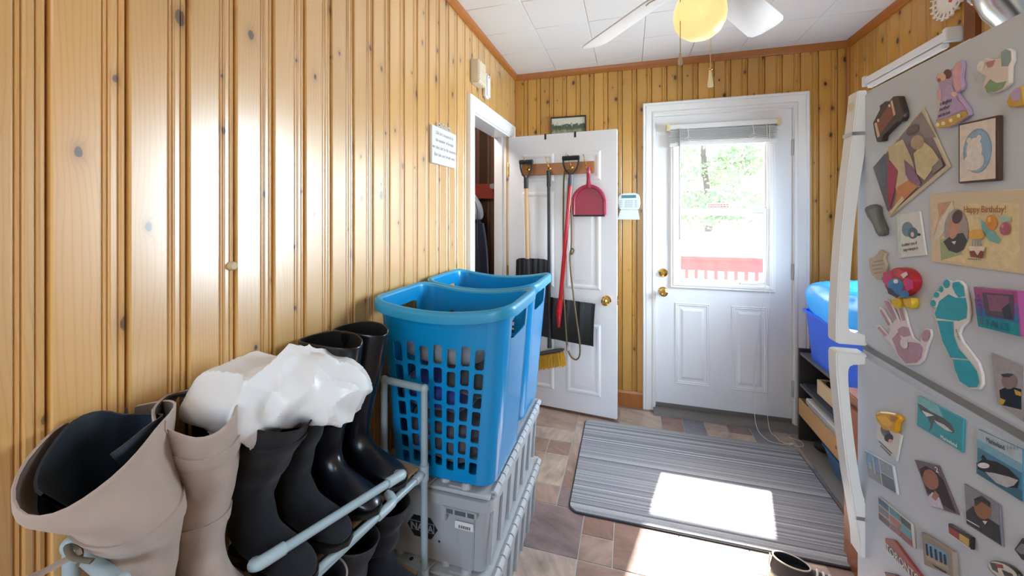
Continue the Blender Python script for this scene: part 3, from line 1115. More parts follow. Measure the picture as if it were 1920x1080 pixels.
MB().hexa([(-.083, YB - .05, 1.335), (.066, YB - .05, 1.335), (.066, YB - .045, 1.332), (-.083, YB - .045, 1.332), (-.066, YB - .026, 1.402), (.056, YB - .026, 1.402), (.056, YB - .020, 1.400), (-.066, YB - .020, 1.400)]).build('flap', KW, kp, bevel=.002)

# door chime box, motion sensor and plaque on the left wall
ch = thing('chime_box', 'cream louvred chime box above the white doorway trim', 'chime box', (XL, 2.12, 2.10))
CRM = mat('cream_plastic', 'e3d6bd', .5, var=.03)
MB().box(XL, XL + .052, 2.048, 2.160, 2.105, 2.235).build('body', CRM, ch, bevel=.005)
for k in range(11):
    z = 2.123 + k * .0098
    MB().box(XL + .051, XL + .0555, 2.058, 2.150, z, z + .0052).build('louvre', CRM, ch, bevel=.001)
ms_ = thing('motion_sensor', 'white rounded sensor beside the louvred chime box', 'sensor', (XL, 2.31, 2.05))
MB().box(XL, XL + .032, 2.232, 2.300, 2.075, 2.222).build('body', WHITE_PAINT, ms_, bevel=.010, seg=3)
MB().sphere((XL + .033, 2.266, 2.20), (.004, .006, .006), 10, 6).build('lens', mat('sensor_lens', '9d968c', .3), ms_)

pq = thing('wall_plaque', 'pale grey plaque with script lettering and scroll top on pine wall', 'plaque', (XL, 1.70, 1.60))
pa = (1.578, 1.835, 1.600, 1.770)
MB().box(XL + .001, XL + .013, *pa).build('panel', mat('plaque_grey', 'd6d4d2', .6, var=.04), pq, bevel=.002)
PQI = mat('plaque_ink', '96918f', .6)
for k, line in enumerate(("Life isn't measured by", 'the number of breaths', 'we take, but by the moments', 'that take our breath away')):
    text_part('lettering', line, PQI, pq, (XL + .0132, 1.706, 1.735 - k * .033), (0, 1, 0), (0, 0, 1), .0235, align='CENTER', shear=.25, wide=.88)
WIR = mat('scroll_metal', 'd8cdbd', .4, .2)
for c_, r_, sg in ((1.655, .020, 1), (1.700, .026, 1), (1.712, .026, -1), (1.757, .020, -1), (1.675, .012, -1), (1.737, .012, 1)):
    pts = [(XL + .008, c_ + sg * r_ * (1 - k / 34) * math.cos(k * .42 + 2.6), 1.768 + r_ * .6 + r_ * (1 - k / 34) * math.sin(k * .42 + 2.6) * .8) for k in range(26)]
    MB().tube(pts, .0032, 6).build('scroll', WIR, pq)

# ------------------------------------------------------------------ side window on the right wall, behind the fridge
w2 = bpy.data.objects.new('window_1', None)
COL.objects.link(w2)
w2.location = (XR, (WY0 + WY1) / 2, WZ0)
struct(w2)
rings = []
for p_, d in [(-.012, -.02)] + PROF[1:-1] + [(.082, -.005)]:
    rings.append([(XR - d, WY0 - p_, WZ0 - p_), (XR - d, WY1 + p_, WZ0 - p_), (XR - d, WY1 + p_, WZ1 + p_), (XR - d, WY0 - p_, WZ1 + p_)])
MB().loft(rings, False, False).build('window_frame', WHITE_PAINT, w2, smooth=25)
MB().box(XR + .05, XR + .075, WY0, WY1, 1.32, 1.36).build('meeting_rail', WHITE_PAINT, w2, bevel=.003)
MB().box(XR + .095, XR + .098, WY0, WY1, WZ0, WZ1).build('pane', GLASS, w2, smooth=0)
hb = thing('blind_head_rail', 'white blind head rail on pine wall above the fridge', 'blind', (XR, 2.36, 2.09))
MB().box(XR - .062, XR - .026, 2.075, 2.652, 2.088, 2.125).build('rail', BLW, hb, bevel=.004)
MB().box(XR - .066, XR, 2.648, 2.672, 2.078, 2.135).build('bracket', BLW, hb, bevel=.003)
MB().box(XR - .066, XR, 2.055, 2.079, 2.078, 2.135).build('bracket', BLW, hb, bevel=.003)
MB().box(XR - .058, XR - .032, 2.09, 2.64, 2.062, 2.084).build('bottom_rail', BLW, hb, bevel=.004)

# lattice-edged plate hung high on the right wall
pl = thing('wall_plate', 'white openwork plate with red motif high on the right wall', 'plate', (XR, 2.14, 2.26))
PLW = mat('porcelain', 'efe8df', .25, var=.02)
cY, cZ, Rp = 2.122, 2.285, .10
MB().lathe([(0, .012), (.055, .012), (.062, .016), (.066, .020), (.062, .004), (0, .004)], (XR, cY, cZ), 32, axis=(-1, 0, 0)).build('well', PLW, pl)
for k in range(20):
    q = 2 * PI * k / 20
    MB().box(-.004, .004, -.007, .007, -.012, .012)
    c0 = Vector((XR - .019, cY + .062 * math.cos(q), cZ + .062 * math.sin(q)))
    c1 = Vector((XR - .022, cY + .092 * math.cos(q), cZ + .092 * math.sin(q)))
    MB().tube([c0, c1], [.006, .009], 8, flat=.5).build('scallop', PLW, pl)
MB().tube([(XR - .021, cY + .082 * math.cos(2 * PI * k / 40), cZ + .082 * math.sin(2 * PI * k / 40)) for k in range(41)], .0035, 6).build('rim', PLW, pl)
MB().prism([(XR - .0125, cY - .028, cZ - .004), (XR - .0125, cY - .006, cZ - .026), (XR - .0125, cY + .010, cZ - .016), (XR - .0125, cY - .016, cZ + .012)], (-.001, 0, 0)).build('motif', mat('motif_red', 'c4512f', .4), pl)

# ------------------------------------------------------------------ ceiling fan
HX, HY, HZ = .214, 1.385, 2.135
fan = thing('ceiling_fan', 'white ceiling fan with glowing yellow globe and five blades', 'ceiling fan', (HX, HY, HZ))
FW = mat('fan_white', 'e6e2dc', .4, var=.02)
MB().lathe([(0, ZC), (.065, ZC), (.065, ZC - .02), (.045, ZC - .05), (.018, ZC - .06), (.016, HZ + .16), (.05, HZ + .15), (.105, HZ + .12), (.118, HZ + .07), (.112, HZ + .03), (.08, HZ + .005), (.06, HZ - .005), (.058, HZ - .045), (.05, HZ - .055), (0, HZ - .055)], (HX, HY, 0), 32).build('motor_housing', FW, fan, smooth=30)
globe_m = mat('lit_globe', 'f6e9a8', .35, var=.0, emit=('fbe998', .62))
MB().lathe([(.046, HZ - .04), (.048, HZ - .055), (.066, HZ - .075), (.077, HZ - .105), (.079, HZ - .128), (.075, HZ - .155), (.062, HZ - .18), (.041, HZ - .196), (.018, HZ - .203), (0, HZ - .204)], (HX, HY, 0), 32).build('globe', globe_m, fan)
BLADE = mat('blade_wood', 'd9d2cb', .5, var=.06, vscale=20, stretch=(1, 1, 1))
for k in range(5):
    q = math.radians(56.4 + 72 * k)
    ax, pp = Vector((math.cos(q), math.sin(q), 0)), Vector((-math.sin(q), math.cos(q), -.30))
    c0 = Vector((HX, HY, HZ + .012))
    outl = [(.165, -.048), (.20, -.056), (.58, -.066), (.612, -.056), (.628, -.028), (.628, .028), (.612, .056), (.58, .066), (.20, .056), (.165, .048)]
    bl_ = MB().prism([c0 + ax * r_ + pp * s_ for r_, s_ in outl], (0, 0, .006)).build('blade', BLADE, fan, bevel=.0015, seg=1)
    ir = MB()
    ir.prism([c0 + ax * r_ + pp * s_ + Vector((0, 0, -.004)) for r_, s_ in [(.075, -.018), (.15, -.014), (.19, -.035), (.215, -.030), (.205, 0), (.215, .030), (.19, .035), (.15, .014), (.075, .018)]], (0, 0, .004))
    ir.build('blade_iron', FW, fan)
CHN = mat('bead_chain', 'b9a67c', .35, .8)
for (cx_, cy_, z0, z1, lab) in ((.152, 1.345, HZ - .04, 1.872, 0), (.252, 1.425, HZ - .04, 1.845, 1)):
    b = MB()
    n_ = int((z0 - z1) / .0052)
    for k in range(n_):
        b.sphere((cx_, cy_, z1 + (z0 - z1) * k / n_), .0022, 5, 4)
    b.tube([(cx_, cy_, z1), (cx_, cy_, z0)], .0007, 4)
    c_ = tag(b.build('pull_chain', CHN, fan, recalc=False), kind=None)
    if lab == 0:
        MB().lathe([(0, .006), (.003, .004), (.004, -.006), (.0075, -.022), (.0065, -.030), (0, -.034)], (cx_, cy_, z1), 12).build('pendant', mat('pendant_grey', 'b7a68a', .35), c_)
    else:
        MB().sphere((cx_, cy_, z1), (.007, .007, .005), 10, 6).build('pendant_bead', BRASS, c_)
        MB().lathe([(0, .0), (.004, -.002), (.006, -.02), (.009, -.046), (.0075, -.052), (0, -.054)], (cx_, cy_, z1 - .006), 12).build('pendant', mat('pendant_ivory', 'efe3b0', .4), c_)
        MB().tube([(cx_ + .003, cy_, z1 - .004), (cx_ + .016, cy_, z1 - .05), (cx_ + .002, cy_, z1 - .072)], .0007, 4).build('thread', CHN, c_)

# ------------------------------------------------------------------ outdoors: deck, railing, yard, shed, trees
YARD = mat('pale_gravel', 'cfccc6', .9, var=.15, vscale=3)
gr = MB().box(-30, 40, 3.06, 60, -1.3, -1.25).build('ground', YARD, smooth=0)
struct(gr)
dk = thing('deck', 'grey board deck outside the exterior door', 'deck', (.6, 4.2, -1.2))
DECK = mat('weathered_deck', 'b5aca2', .8, var=.15, vscale=10, rnd=.08)
for k in range(13):
    MB().box(-1.6, 3.2, 3.09 + k * .146, 3.09 + k * .146 + .14, -.06, -.03).build('plank', DECK, dk, smooth=0)
MB().box(-1.6, 3.2, 3.12, 4.95, -1.25, -.06).build('skirt', DECK, dk, smooth=0)
ra_ = thing('deck_railing', 'red painted deck railing with square balusters outside door', 'railing', (.6, 4.9, -.03))
RED = mat('railing_red', 'c0504a', .5, var=.1)
MB().box(-1.6, 3.2, 4.83, 4.97, .86, .90).build('cap_rail', RED, ra_, bevel=.004)
MB().box(-1.6, 3.2, 4.87, 4.91, .74, .86).build('top_rail', RED, ra_, bevel=.003)
MB().box(-1.6, 3.2, 4.87, 4.91, .04, .12).build('bottom_rail', RED, ra_, bevel=.003)
k = 0
xx = -1.5
while xx < 3.1:
    MB().box(xx, xx + .034, 4.865, 4.905, .10, .76).build('baluster', RED, ra_, smooth=0)
    xx += .10
for xx in (-1.6, .0, 1.6, 3.1):
    MB().box(xx, xx + .1, 4.85, 4.95, -.03, .88).build('post', RED, ra_, bevel=.004)
sh = thing('garden_shed', 'white flat-roofed shed with grey doors beyond the railing', 'shed', (3.6, 13.5, -1.25))
SHW = mat('shed_white', 'e8e8e8', .7, var=.03)
MB().box(1.6, 5.9, 12.5, 15.5, -1.25, .62).build('walls', SHW, sh, smooth=0)
MB().box(1.45, 6.05, 12.3, 15.7, .62, .74).build('roof', SHW, sh, bevel=.01)
for x0_ in (2.2, 3.72):
    MB().box(x0_, x0_ + 1.48, 12.46, 12.5, -1.2, .45).build('door', mat('shed_grey', '83888f', .6), sh, bevel=.01)
MB().box(3.2, 4.2, 12.8, 13.3, .74, .9).build('roof_vent', mat('shed_grey2', 'b5b8bb', .6), sh, bevel=.02)


def tree(label, loc, h, rad, seed, col, nleaf=3600):
    r_ = random.Random(seed)
    t_ = thing('leafy_tree', label, 'tree', loc)
    x_, y_, z_ = loc
    MB().tube(cr([(x_, y_, z_), (x_ + .1, y_, z_ + h * .3), (x_ - .1, y_ + .1, z_ + h * .6), (x_, y_, z_ + h * .85)], 4), [.2 - .012 * i for i in range(13)], 8).build('trunk', mat('bark', '5d5045', .9), t_)
    b = MB()
    cl = [(Vector((x_ + r_.gauss(0, rad * .45), y_ + r_.gauss(0, rad * .45), z_ + h * .30 + r_.random() * h * .68)), r_.uniform(.5, 1.0) * rad * .38) for _ in range(34)]
    for k_ in range(nleaf):
        c_, q_ = r_.choice(cl)
        d_ = Vector((r_.gauss(0, 1), r_.gauss(0, 1), r_.gauss(0, 1))).normalized() * q_ * r_.uniform(.5, 1.0)
        p_ = c_ + d_
        u_ = Vector((r_.gauss(0, 1), r_.gauss(0, 1), r_.gauss(0, 1))).normalized()
        v_ = u_.cross(Vector((r_.gauss(0, 1), r_.gauss(0, 1), r_.gauss(0, 1)))).normalized()
        s_ = r_.uniform(.07, .15)
        b.add([p_ - u_ * s_, p_ + v_ * s_ * .55, p_ + u_ * s_, p_ - v_ * s_ * .55], [(0, 1, 2, 3)])
    tag(b.build('foliage', mat('leaf_' + col, col, .6, var=.3, vscale=2), t_, smooth=0, recalc=False), kind='stuff')


tree('large leafy tree in the middle of the door window view', (3.2, 19.0, -1.25), 9.0, 2.6, 5, '8ea677', 7000)
tree('yellow-green tree at the left of the door window view', (-.3, 24.0, -1.25), 7.2, 2.2, 8, 'b3b878', 4000)
tree('darker tree at the right of the door window view', (9.0, 23.0, -1.25), 8.6, 2.6, 11, '7d966a', 4500)

# ------------------------------------------------------------------ mat on the floor


def mat_material():
    m, nt, N, L, b = nodes('striped_mat')
    tc = N.new('ShaderNodeTexCoord')
    sp = N.new('ShaderNodeSeparateXYZ')
    L.new(tc.outputs['Object'], sp.inputs[0])
    y_ = sp.outputs[1]
    n1 = N.new('ShaderNodeTexNoise')
    n1.noise_dimensions = '1D'
    n1.inputs['Scale'].default_value = 24
    n1.inputs['Detail'].default_value = 4
    n1.inputs['Roughness'].default_value = .8
    L.new(y_, n1.inputs['W'])
    n2 = N.new('ShaderNodeTexNoise')
    n2.inputs['Scale'].default_value = 420
    L.new(tc.outputs['Object'], n2.inputs[0])
    n3 = N.new('ShaderNodeTexNoise')
    n3.noise_dimensions = '1D'
    n3.inputs['Scale'].default_value = 75
    n3.inputs['Detail'].default_value = 1
    L.new(y_, n3.inputs['W'])
    f = math_node(N, L, 'MULTIPLY_ADD', n2.outputs[0], .34, math_node(N, L, 'MULTIPLY_ADD', n3.outputs[0], .55, math_node(N, L, 'MULTIPLY', n1.outputs[0], .65)))
    f = math_node(N, L, 'SUBTRACT', f, .28)
    c = ramp(N, L, f, [(0.14, '4a4b57'), (0.32, '74767f'), (0.44, '92949a'), (0.54, 'a2a4a8'), (0.62, 'b4b5b6'), (0.74, 'dcdcda')])
    L.new(c, b.inputs['Base Color'])
    b.inputs['Roughness'].default_value = .95
    b.inputs['Specular IOR Level'].default_value = .15
    bp = N.new('ShaderNodeBump')
    bp.inputs['Strength'].default_value = .7
    bp.inputs['Distance'].default_value = .004
    L.new(math_node(N, L, 'MULTIPLY_ADD', n2.outputs[0], .5, n3.outputs[0]), bp.inputs['Height'])
    L.new(bp.outputs[0], b.inputs['Normal'])
    return m


fm = thing('floor_mat', 'grey striped ribbed mat with rounded corners on tiled floor', 'mat', (.33, 2.25, 0), math.radians(.6))


def rrect(x0, x1, y0, y1, r, z, n=6):
    out_ = []
    for cx_, cy_, a0 in ((x1 - r, y1 - r, 0), (x0 + r, y1 - r, 90), (x0 + r, y0 + r, 180), (x1 - r, y0 + r, 270)):
        for k_ in range(n + 1):
            q = math.radians(a0 + 90 * k_ / n)
            out_.append((cx_ + r * math.cos(q), cy_ + r * math.sin(q), z))
    return out_


MB().loft([rrect(-.610, .605, -.425, .43, .05, .001), rrect(-.610, .605, -.425, .43, .05, .006)]).build('rubber_backing', mat('mat_rubber', '2e2f33', .8), fm, world=False, smooth=30)
MB().loft([rrect(-.604, .599, -.419, .424, .046, .006), rrect(-.604, .599, -.419, .424, .046, .0095), rrect(-.600, .595, -.415, .420, .044, .011)]).build('pile', mat_material(), fm, world=False, smooth=30)
tag(MB().loft([[(.955, 1.9, .0005), (1.303, 1.9, .0005), (1.303, 2.87, .0005), (.955, 2.87, .0005)], [(.955, 1.9, .003), (1.303, 1.9, .003), (1.303, 2.87, .003), (.955, 2.87, .003)]]).build('vinyl_sheet', mat('grey_vinyl', '8b8680', .7, var=.08), smooth=0), 'flat grey vinyl sheet under the dark shelf unit', 'vinyl sheet')

# ------------------------------------------------------------------ low dark shelf unit right of the exterior door
SX0, SX1, SY0, SY1 = .985, 1.296, 1.97, 2.815
su = thing('shelf_unit', 'low charcoal shelf unit between exterior door and fridge', 'shelf', (1.14, 2.4, 0.004))
CHAR = mat('charcoal_laminate', '3b393b', .5, var=.1, bump=.1, bscale=60)
CHT = mat('charcoal_shelf_top', '5a5b60', .5, var=.12, vscale=60)
for y_ in (SY0, SY1 - .016):
    MB().box(SX0, SX1, y_, y_ + .016, .004, .556).build('side_panel', CHAR, su, bevel=.001)
for z_, m_ in ((.520, CHT), (.330, CHT), (.150, CHT)):
    MB().box(SX0 + .004, SX1, SY0 + .016, SY1 - .016, z_, z_ + .016).build('shelf_board', m_, su, bevel=.001)
MB().box(SX1 - .005, SX1, SY0 + .016, SY1 - .016, .01, .52).build('back_panel', CHAR, su, smooth=0)

bn = thing('storage_bin', 'royal blue plastic bin on top of the dark shelf unit', 'bin', (1.13, 2.40, .537))
BLU = mat('royal_blue_plastic', '0a5fe2', .35, var=.05, coat=.1)
rings = [rrect(1.005, 1.255, 2.08, 2.70, .03, .537), rrect(.985, 1.275, 2.06, 2.73, .035, .80), rrect(.972, 1.288, 2.045, 2.745, .035, .802), rrect(.972, 1.288, 2.045, 2.745, .035, .815), rrect(.985, 1.275, 2.06, 2.73, .03, .815), rrect(1.01, 1.25, 2.09, 2.69, .03, .545)]
MB().loft(rings, True, True).build('tub', BLU, bn, smooth=35)


def crumple(c, r, seed, amp, freq, n=40, k=26, sq=(2.6, 2.6), fold=1.0):
    """superellipsoid with creased plastic folds"""
    c = Vector(c)
    rings = []
    for i in range(k + 1):
        a = PI * (i + .001) / (k + .002) - PI / 2
        row = []
        for j_ in range(n):
            b_ = 2 * PI * j_ / n

            def se(v, e):
                return math.copysign(abs(v) ** (2 / e), v)
            d = Vector((se(math.cos(a), sq[1]) * se(math.cos(b_), sq[0]), se(math.cos(a), sq[1]) * se(math.sin(b_), sq[0]), se(math.sin(a), sq[1])))
            p = Vector((d.x * r[0], d.y * r[1], d.z * r[2]))
            q = (p + Vector((seed * 3.1, seed * 1.7, 0))) * freq
            f1 = 1 - abs(noise.noise(q)) * 2
            f2 = 1 - abs(noise.noise(q * 2.3 + Vector((5, 1, 2)))) * 2
            f3 = noise.noise(q * .6)
            row.append(c + p + d.normalized() * amp * (f1 * .55 + f2 * .3 + f3 * .9) * fold)
        rings.append(row)
    return MB().loft(rings, True, True)


def film(name, col, alpha=.25, rough=.25):
    m, nt, N, L, b = nodes(name)
    b.inputs['Base Color'].default_value = lin(col)
    b.inputs['Roughness'].default_value = rough
    n1 = N.new('ShaderNodeTexNoise')
    n1.inputs['Scale'].default_value = 35
    n1.inputs['Detail'].default_value = 4
    tc = N.new('ShaderNodeTexCoord')
    L.new(tc.outputs['Object'], n1.inputs[0])
    bp = N.new('ShaderNodeBump')
    bp.inputs['Strength'].default_value = .25
    bp.inputs['Distance'].default_value = .003
    L.new(n1.outputs[0], bp.inputs['Height'])
    L.new(bp.outputs[0], b.inputs['Normal'])
    tl = N.new('ShaderNodeBsdfTranslucent')
    tl.inputs[0].default_value = lin(col)
    mx = N.new('ShaderNodeMixShader')
    mx.inputs[0].default_value = alpha
    L.new(b.outputs[0], mx.inputs[1])
    L.new(tl.outputs[0], mx.inputs[2])
    L.new(mx.outputs[0], N['Material Output'].inputs[0])
    return m


bg = crumple((1.125, 2.40, .885), (.155, .345, .115), 3, .020, 9, 56, 34, (5, 3.2)).build('plastic_bag', film('sky_blue_film', '3fb2de', .3))
tag(bg, 'sky blue plastic bag draped over the royal blue bin', 'plastic bag')

wb = thing('wooden_box', 'small pale wooden box on upper shelf of dark unit', 'box', (1.06, 2.48, .346))
PLY = mat('pale_plywood', 'cdb48c', .6, var=.1, vscale=20)
for args in ((1.0, 1.012, 2.38, 2.60), (1.13, 1.142, 2.38, 2.60), (1.012, 1.13, 2.38, 2.39), (1.012, 1.13, 2.59, 2.60)):
    MB().box(*args, .346, .425).build('side', PLY, wb, bevel=.001)
MB().box(1.012, 1.13, 2.39, 2.59, .346, .352).build('bottom', PLY, wb, smooth=0)
for k_, (x_, y_) in enumerate(((1.045, 2.55), (1.10, 2.54), (1.05, 2.48), (1.10, 2.47))):
    o = MB().lathe([(0, 0), (.024, 0), (.026, .01), (.026, .055), (.022, .06), (.02, .072), (0, .073)], (x_, y_, .353), 14).build('polish_tin', mat('tin_black', '26211d', .35, .3))
    tag(o, 'small dark polish tin in the wooden box, ' + ('far corner by the room', 'far corner by the wall', 'near corner by the room', 'near corner by the wall')[k_], 'tin', 'tins in the wooden box')
cp_ = thing('rolled_cap', 'black and white knitted cap on upper shelf beside wooden box', 'cap', (1.05, 2.24, .346))
MB().lathe([(0, 0), (.075, 0), (.085, .02), (.082, .05), (.07, .075), (.04, .092), (0, .096)], (1.06, 2.24, .346), 20).build('crown', mat('cap_navy', '22263a', .8, var=.2), cp_)
MB().lathe([(.087, .055), (.090, .058), (.088, .072), (.080, .074), (.078, .06)], (1.06, 2.24, .346), 20).build('white_band', mat('cap_white', 'dcdcdc', .7), cp_)
o = MB().hexa([(.99, 2.33, .346), (1.15, 2.33, .346), (1.15, 2.74, .346), (.99, 2.74, .346), (.985, 2.33, .362), (1.15, 2.33, .362), (1.15, 2.74, .372), (.985, 2.74, .372)]).build('flat_folder', mat('navy_folder', '30343f', .6))
tag(o, 'thin dark folder lying on upper shelf under wooden box', 'folder')
wb.location.z += .027
for o_ in list(bpy.data.objects):
    if o_.name.startswith('polish_tin'):
        o_.location.z += .027
cb_ = thing('cardboard_tray', 'open cardboard tray of papers on lower shelf of dark unit', 'box', (1.1, 2.4, .167))
KRA = mat('kraft_cardboard', 'c79a68', .8, var=.08)
for args in ((.978, .984, 2.02, 2.785), (1.27, 1.276, 2.02, 2.785), (.984, 1.27, 2.02, 2.026), (.984, 1.27, 2.779, 2.785)):
    MB().box(*args, .167, .262).build('side', KRA, cb_, bevel=.001)
MB().box(.984, 1.27, 2.026, 2.779, .167, .171).build('bottom', KRA, cb_, smooth=0)
b = MB()
for k_, (y_, z_, w_) in enumerate(((2.30, .215, .03), (2.335, .215, .012), (2.28, .195, .06))):
    b.box(.9765, .978, y_ - w_ / 2, y_ + w_ / 2, z_ - .006, z_ + .008)
b.build('print', mat('box_red_print', 'a8563f', .7), cb_, smooth=0)
rp = random.Random(12)
for k_ in range(10):
    z_ = .172 + k_ * .0125
    dx, dy = rp.uniform(0, .03), rp.uniform(-.03, .03)
    o = MB().hexa([(.988 + dx, 2.10 + dy, z_), (1.22, 2.10 + dy, z_), (1.22, 2.70 + dy, z_), (.988 + dx, 2.70 + dy, z_), (.988 + dx, 2.10 + dy, z_ + .010), (1.22, 2.10 + dy, z_ + .010), (1.22, 2.70 + dy, z_ + .011), (.988 + dx, 2.70 + dy, z_ + .011)]).build('newspaper', mat('newsprint_%d' % (k_ % 3), ('d9d6cf', 'c5c1bb', 'aeb0b4')[k_ % 3], .8, var=.25, vscale=90), smooth=0)
    tag(o, 'folded newspaper in the cardboard tray, ' + ('bottom of the pile', 'second from the bottom', 'third from the bottom', 'fourth from the bottom', 'fifth from the bottom', 'fifth from the top', 'fourth from the top', 'third from the top', 'second from the top', 'top of the pile')[k_], 'newspaper', 'newspapers in the cardboard tray')
tb = thing('storage_basket', 'translucent light blue plastic basket on the floor under shelves', 'basket', (1.12, 2.32, .004))
TBL = film('pale_blue_plastic', '5f8fc4', .3, .3)
rings = [rrect(1.03, 1.24, 2.05, 2.50, .03, .005), rrect(1.0, 1.27, 2.01, 2.55, .035, .125), rrect(.993, 1.277, 2.003, 2.557, .035, .127), rrect(.993, 1.277, 2.003, 2.557, .035, .135), rrect(1.005, 1.265, 2.015, 2.545, .033, .135), rrect(1.035, 1.235, 2.055, 2.495, .03, .01)]
MB().loft(rings).build('tub', TBL, tb, smooth=35)
ld = MB().sphere((1.09, 2.68, .04), (.075, .045, .036), 16, 8).build('black_slipper', mat('slipper_black', '1b1c20', .6))
tag(ld, 'small black slipper on floor beside the light blue basket', 'slipper')

# wooden cabinet between the shelf unit and the fridge, with a white box on it
wc = thing('wooden_cabinet', 'low reddish-brown wooden cabinet squeezed beside the fridge', 'cabinet', (1.05, 1.6, 0))
RW = mat('reddish_oak', '9a5a34', .4, var=.2, vscale=22, stretch=(1, 1, .12), coat=.2)
MB().box(.815, 1.296, 1.26, 1.86, 0, .66).build('carcass', RW, wc, bevel=.002)
MB().box(.80, 1.30, 1.25, 1.875, .66, .69).build('top', RW, wc, bevel=.004)
for y_ in (1.275, 1.565):
    dr = MB().box(.797, .815, y_, y_ + .28, .06, .64).build('door', RW, wc, bevel=.004)
    MB().lathe([(0, 0), (.007, 0), (.006, .008), (.012, .016), (.010, .022), (0, .024)], (.797, y_ + (.25 if y_ < 1.4 else .03), .5), 12, axis=(-1, 0, 0)).build('knob', BRASS, dr)
wx = thing('white_box', 'white cardboard box on the reddish-brown cabinet', 'box', (1.0, 1.5, .69))
MB().box(.84, 1.22, 1.30, 1.78, .69, .80).build('carton', mat('white_card', 'd9dde2', .6), wx, bevel=.003)
MB().box(.836, 1.224, 1.296, 1.784, .765, .806).build('lid', mat('white_card2', 'e6e8ea', .6), wx, bevel=.003)

# ------------------------------------------------------------------ storage totes under the laundry baskets
TOTE = mat('grey_tote_plastic', 'a9adb0', .5, var=.05, bump=.12, bscale=120)
TOTE_L = mat('grey_tote_lid', 'b4b8ba', .45, var=.05, bump=.1, bscale=120)
INK = mat('tote_ink', '17181d', .5)
STK = mat('sticker_paper', 'e2e2e0', .6)
TX0, TX1, TY0, TY1 = -.815, -.385, 1.10, 1.786


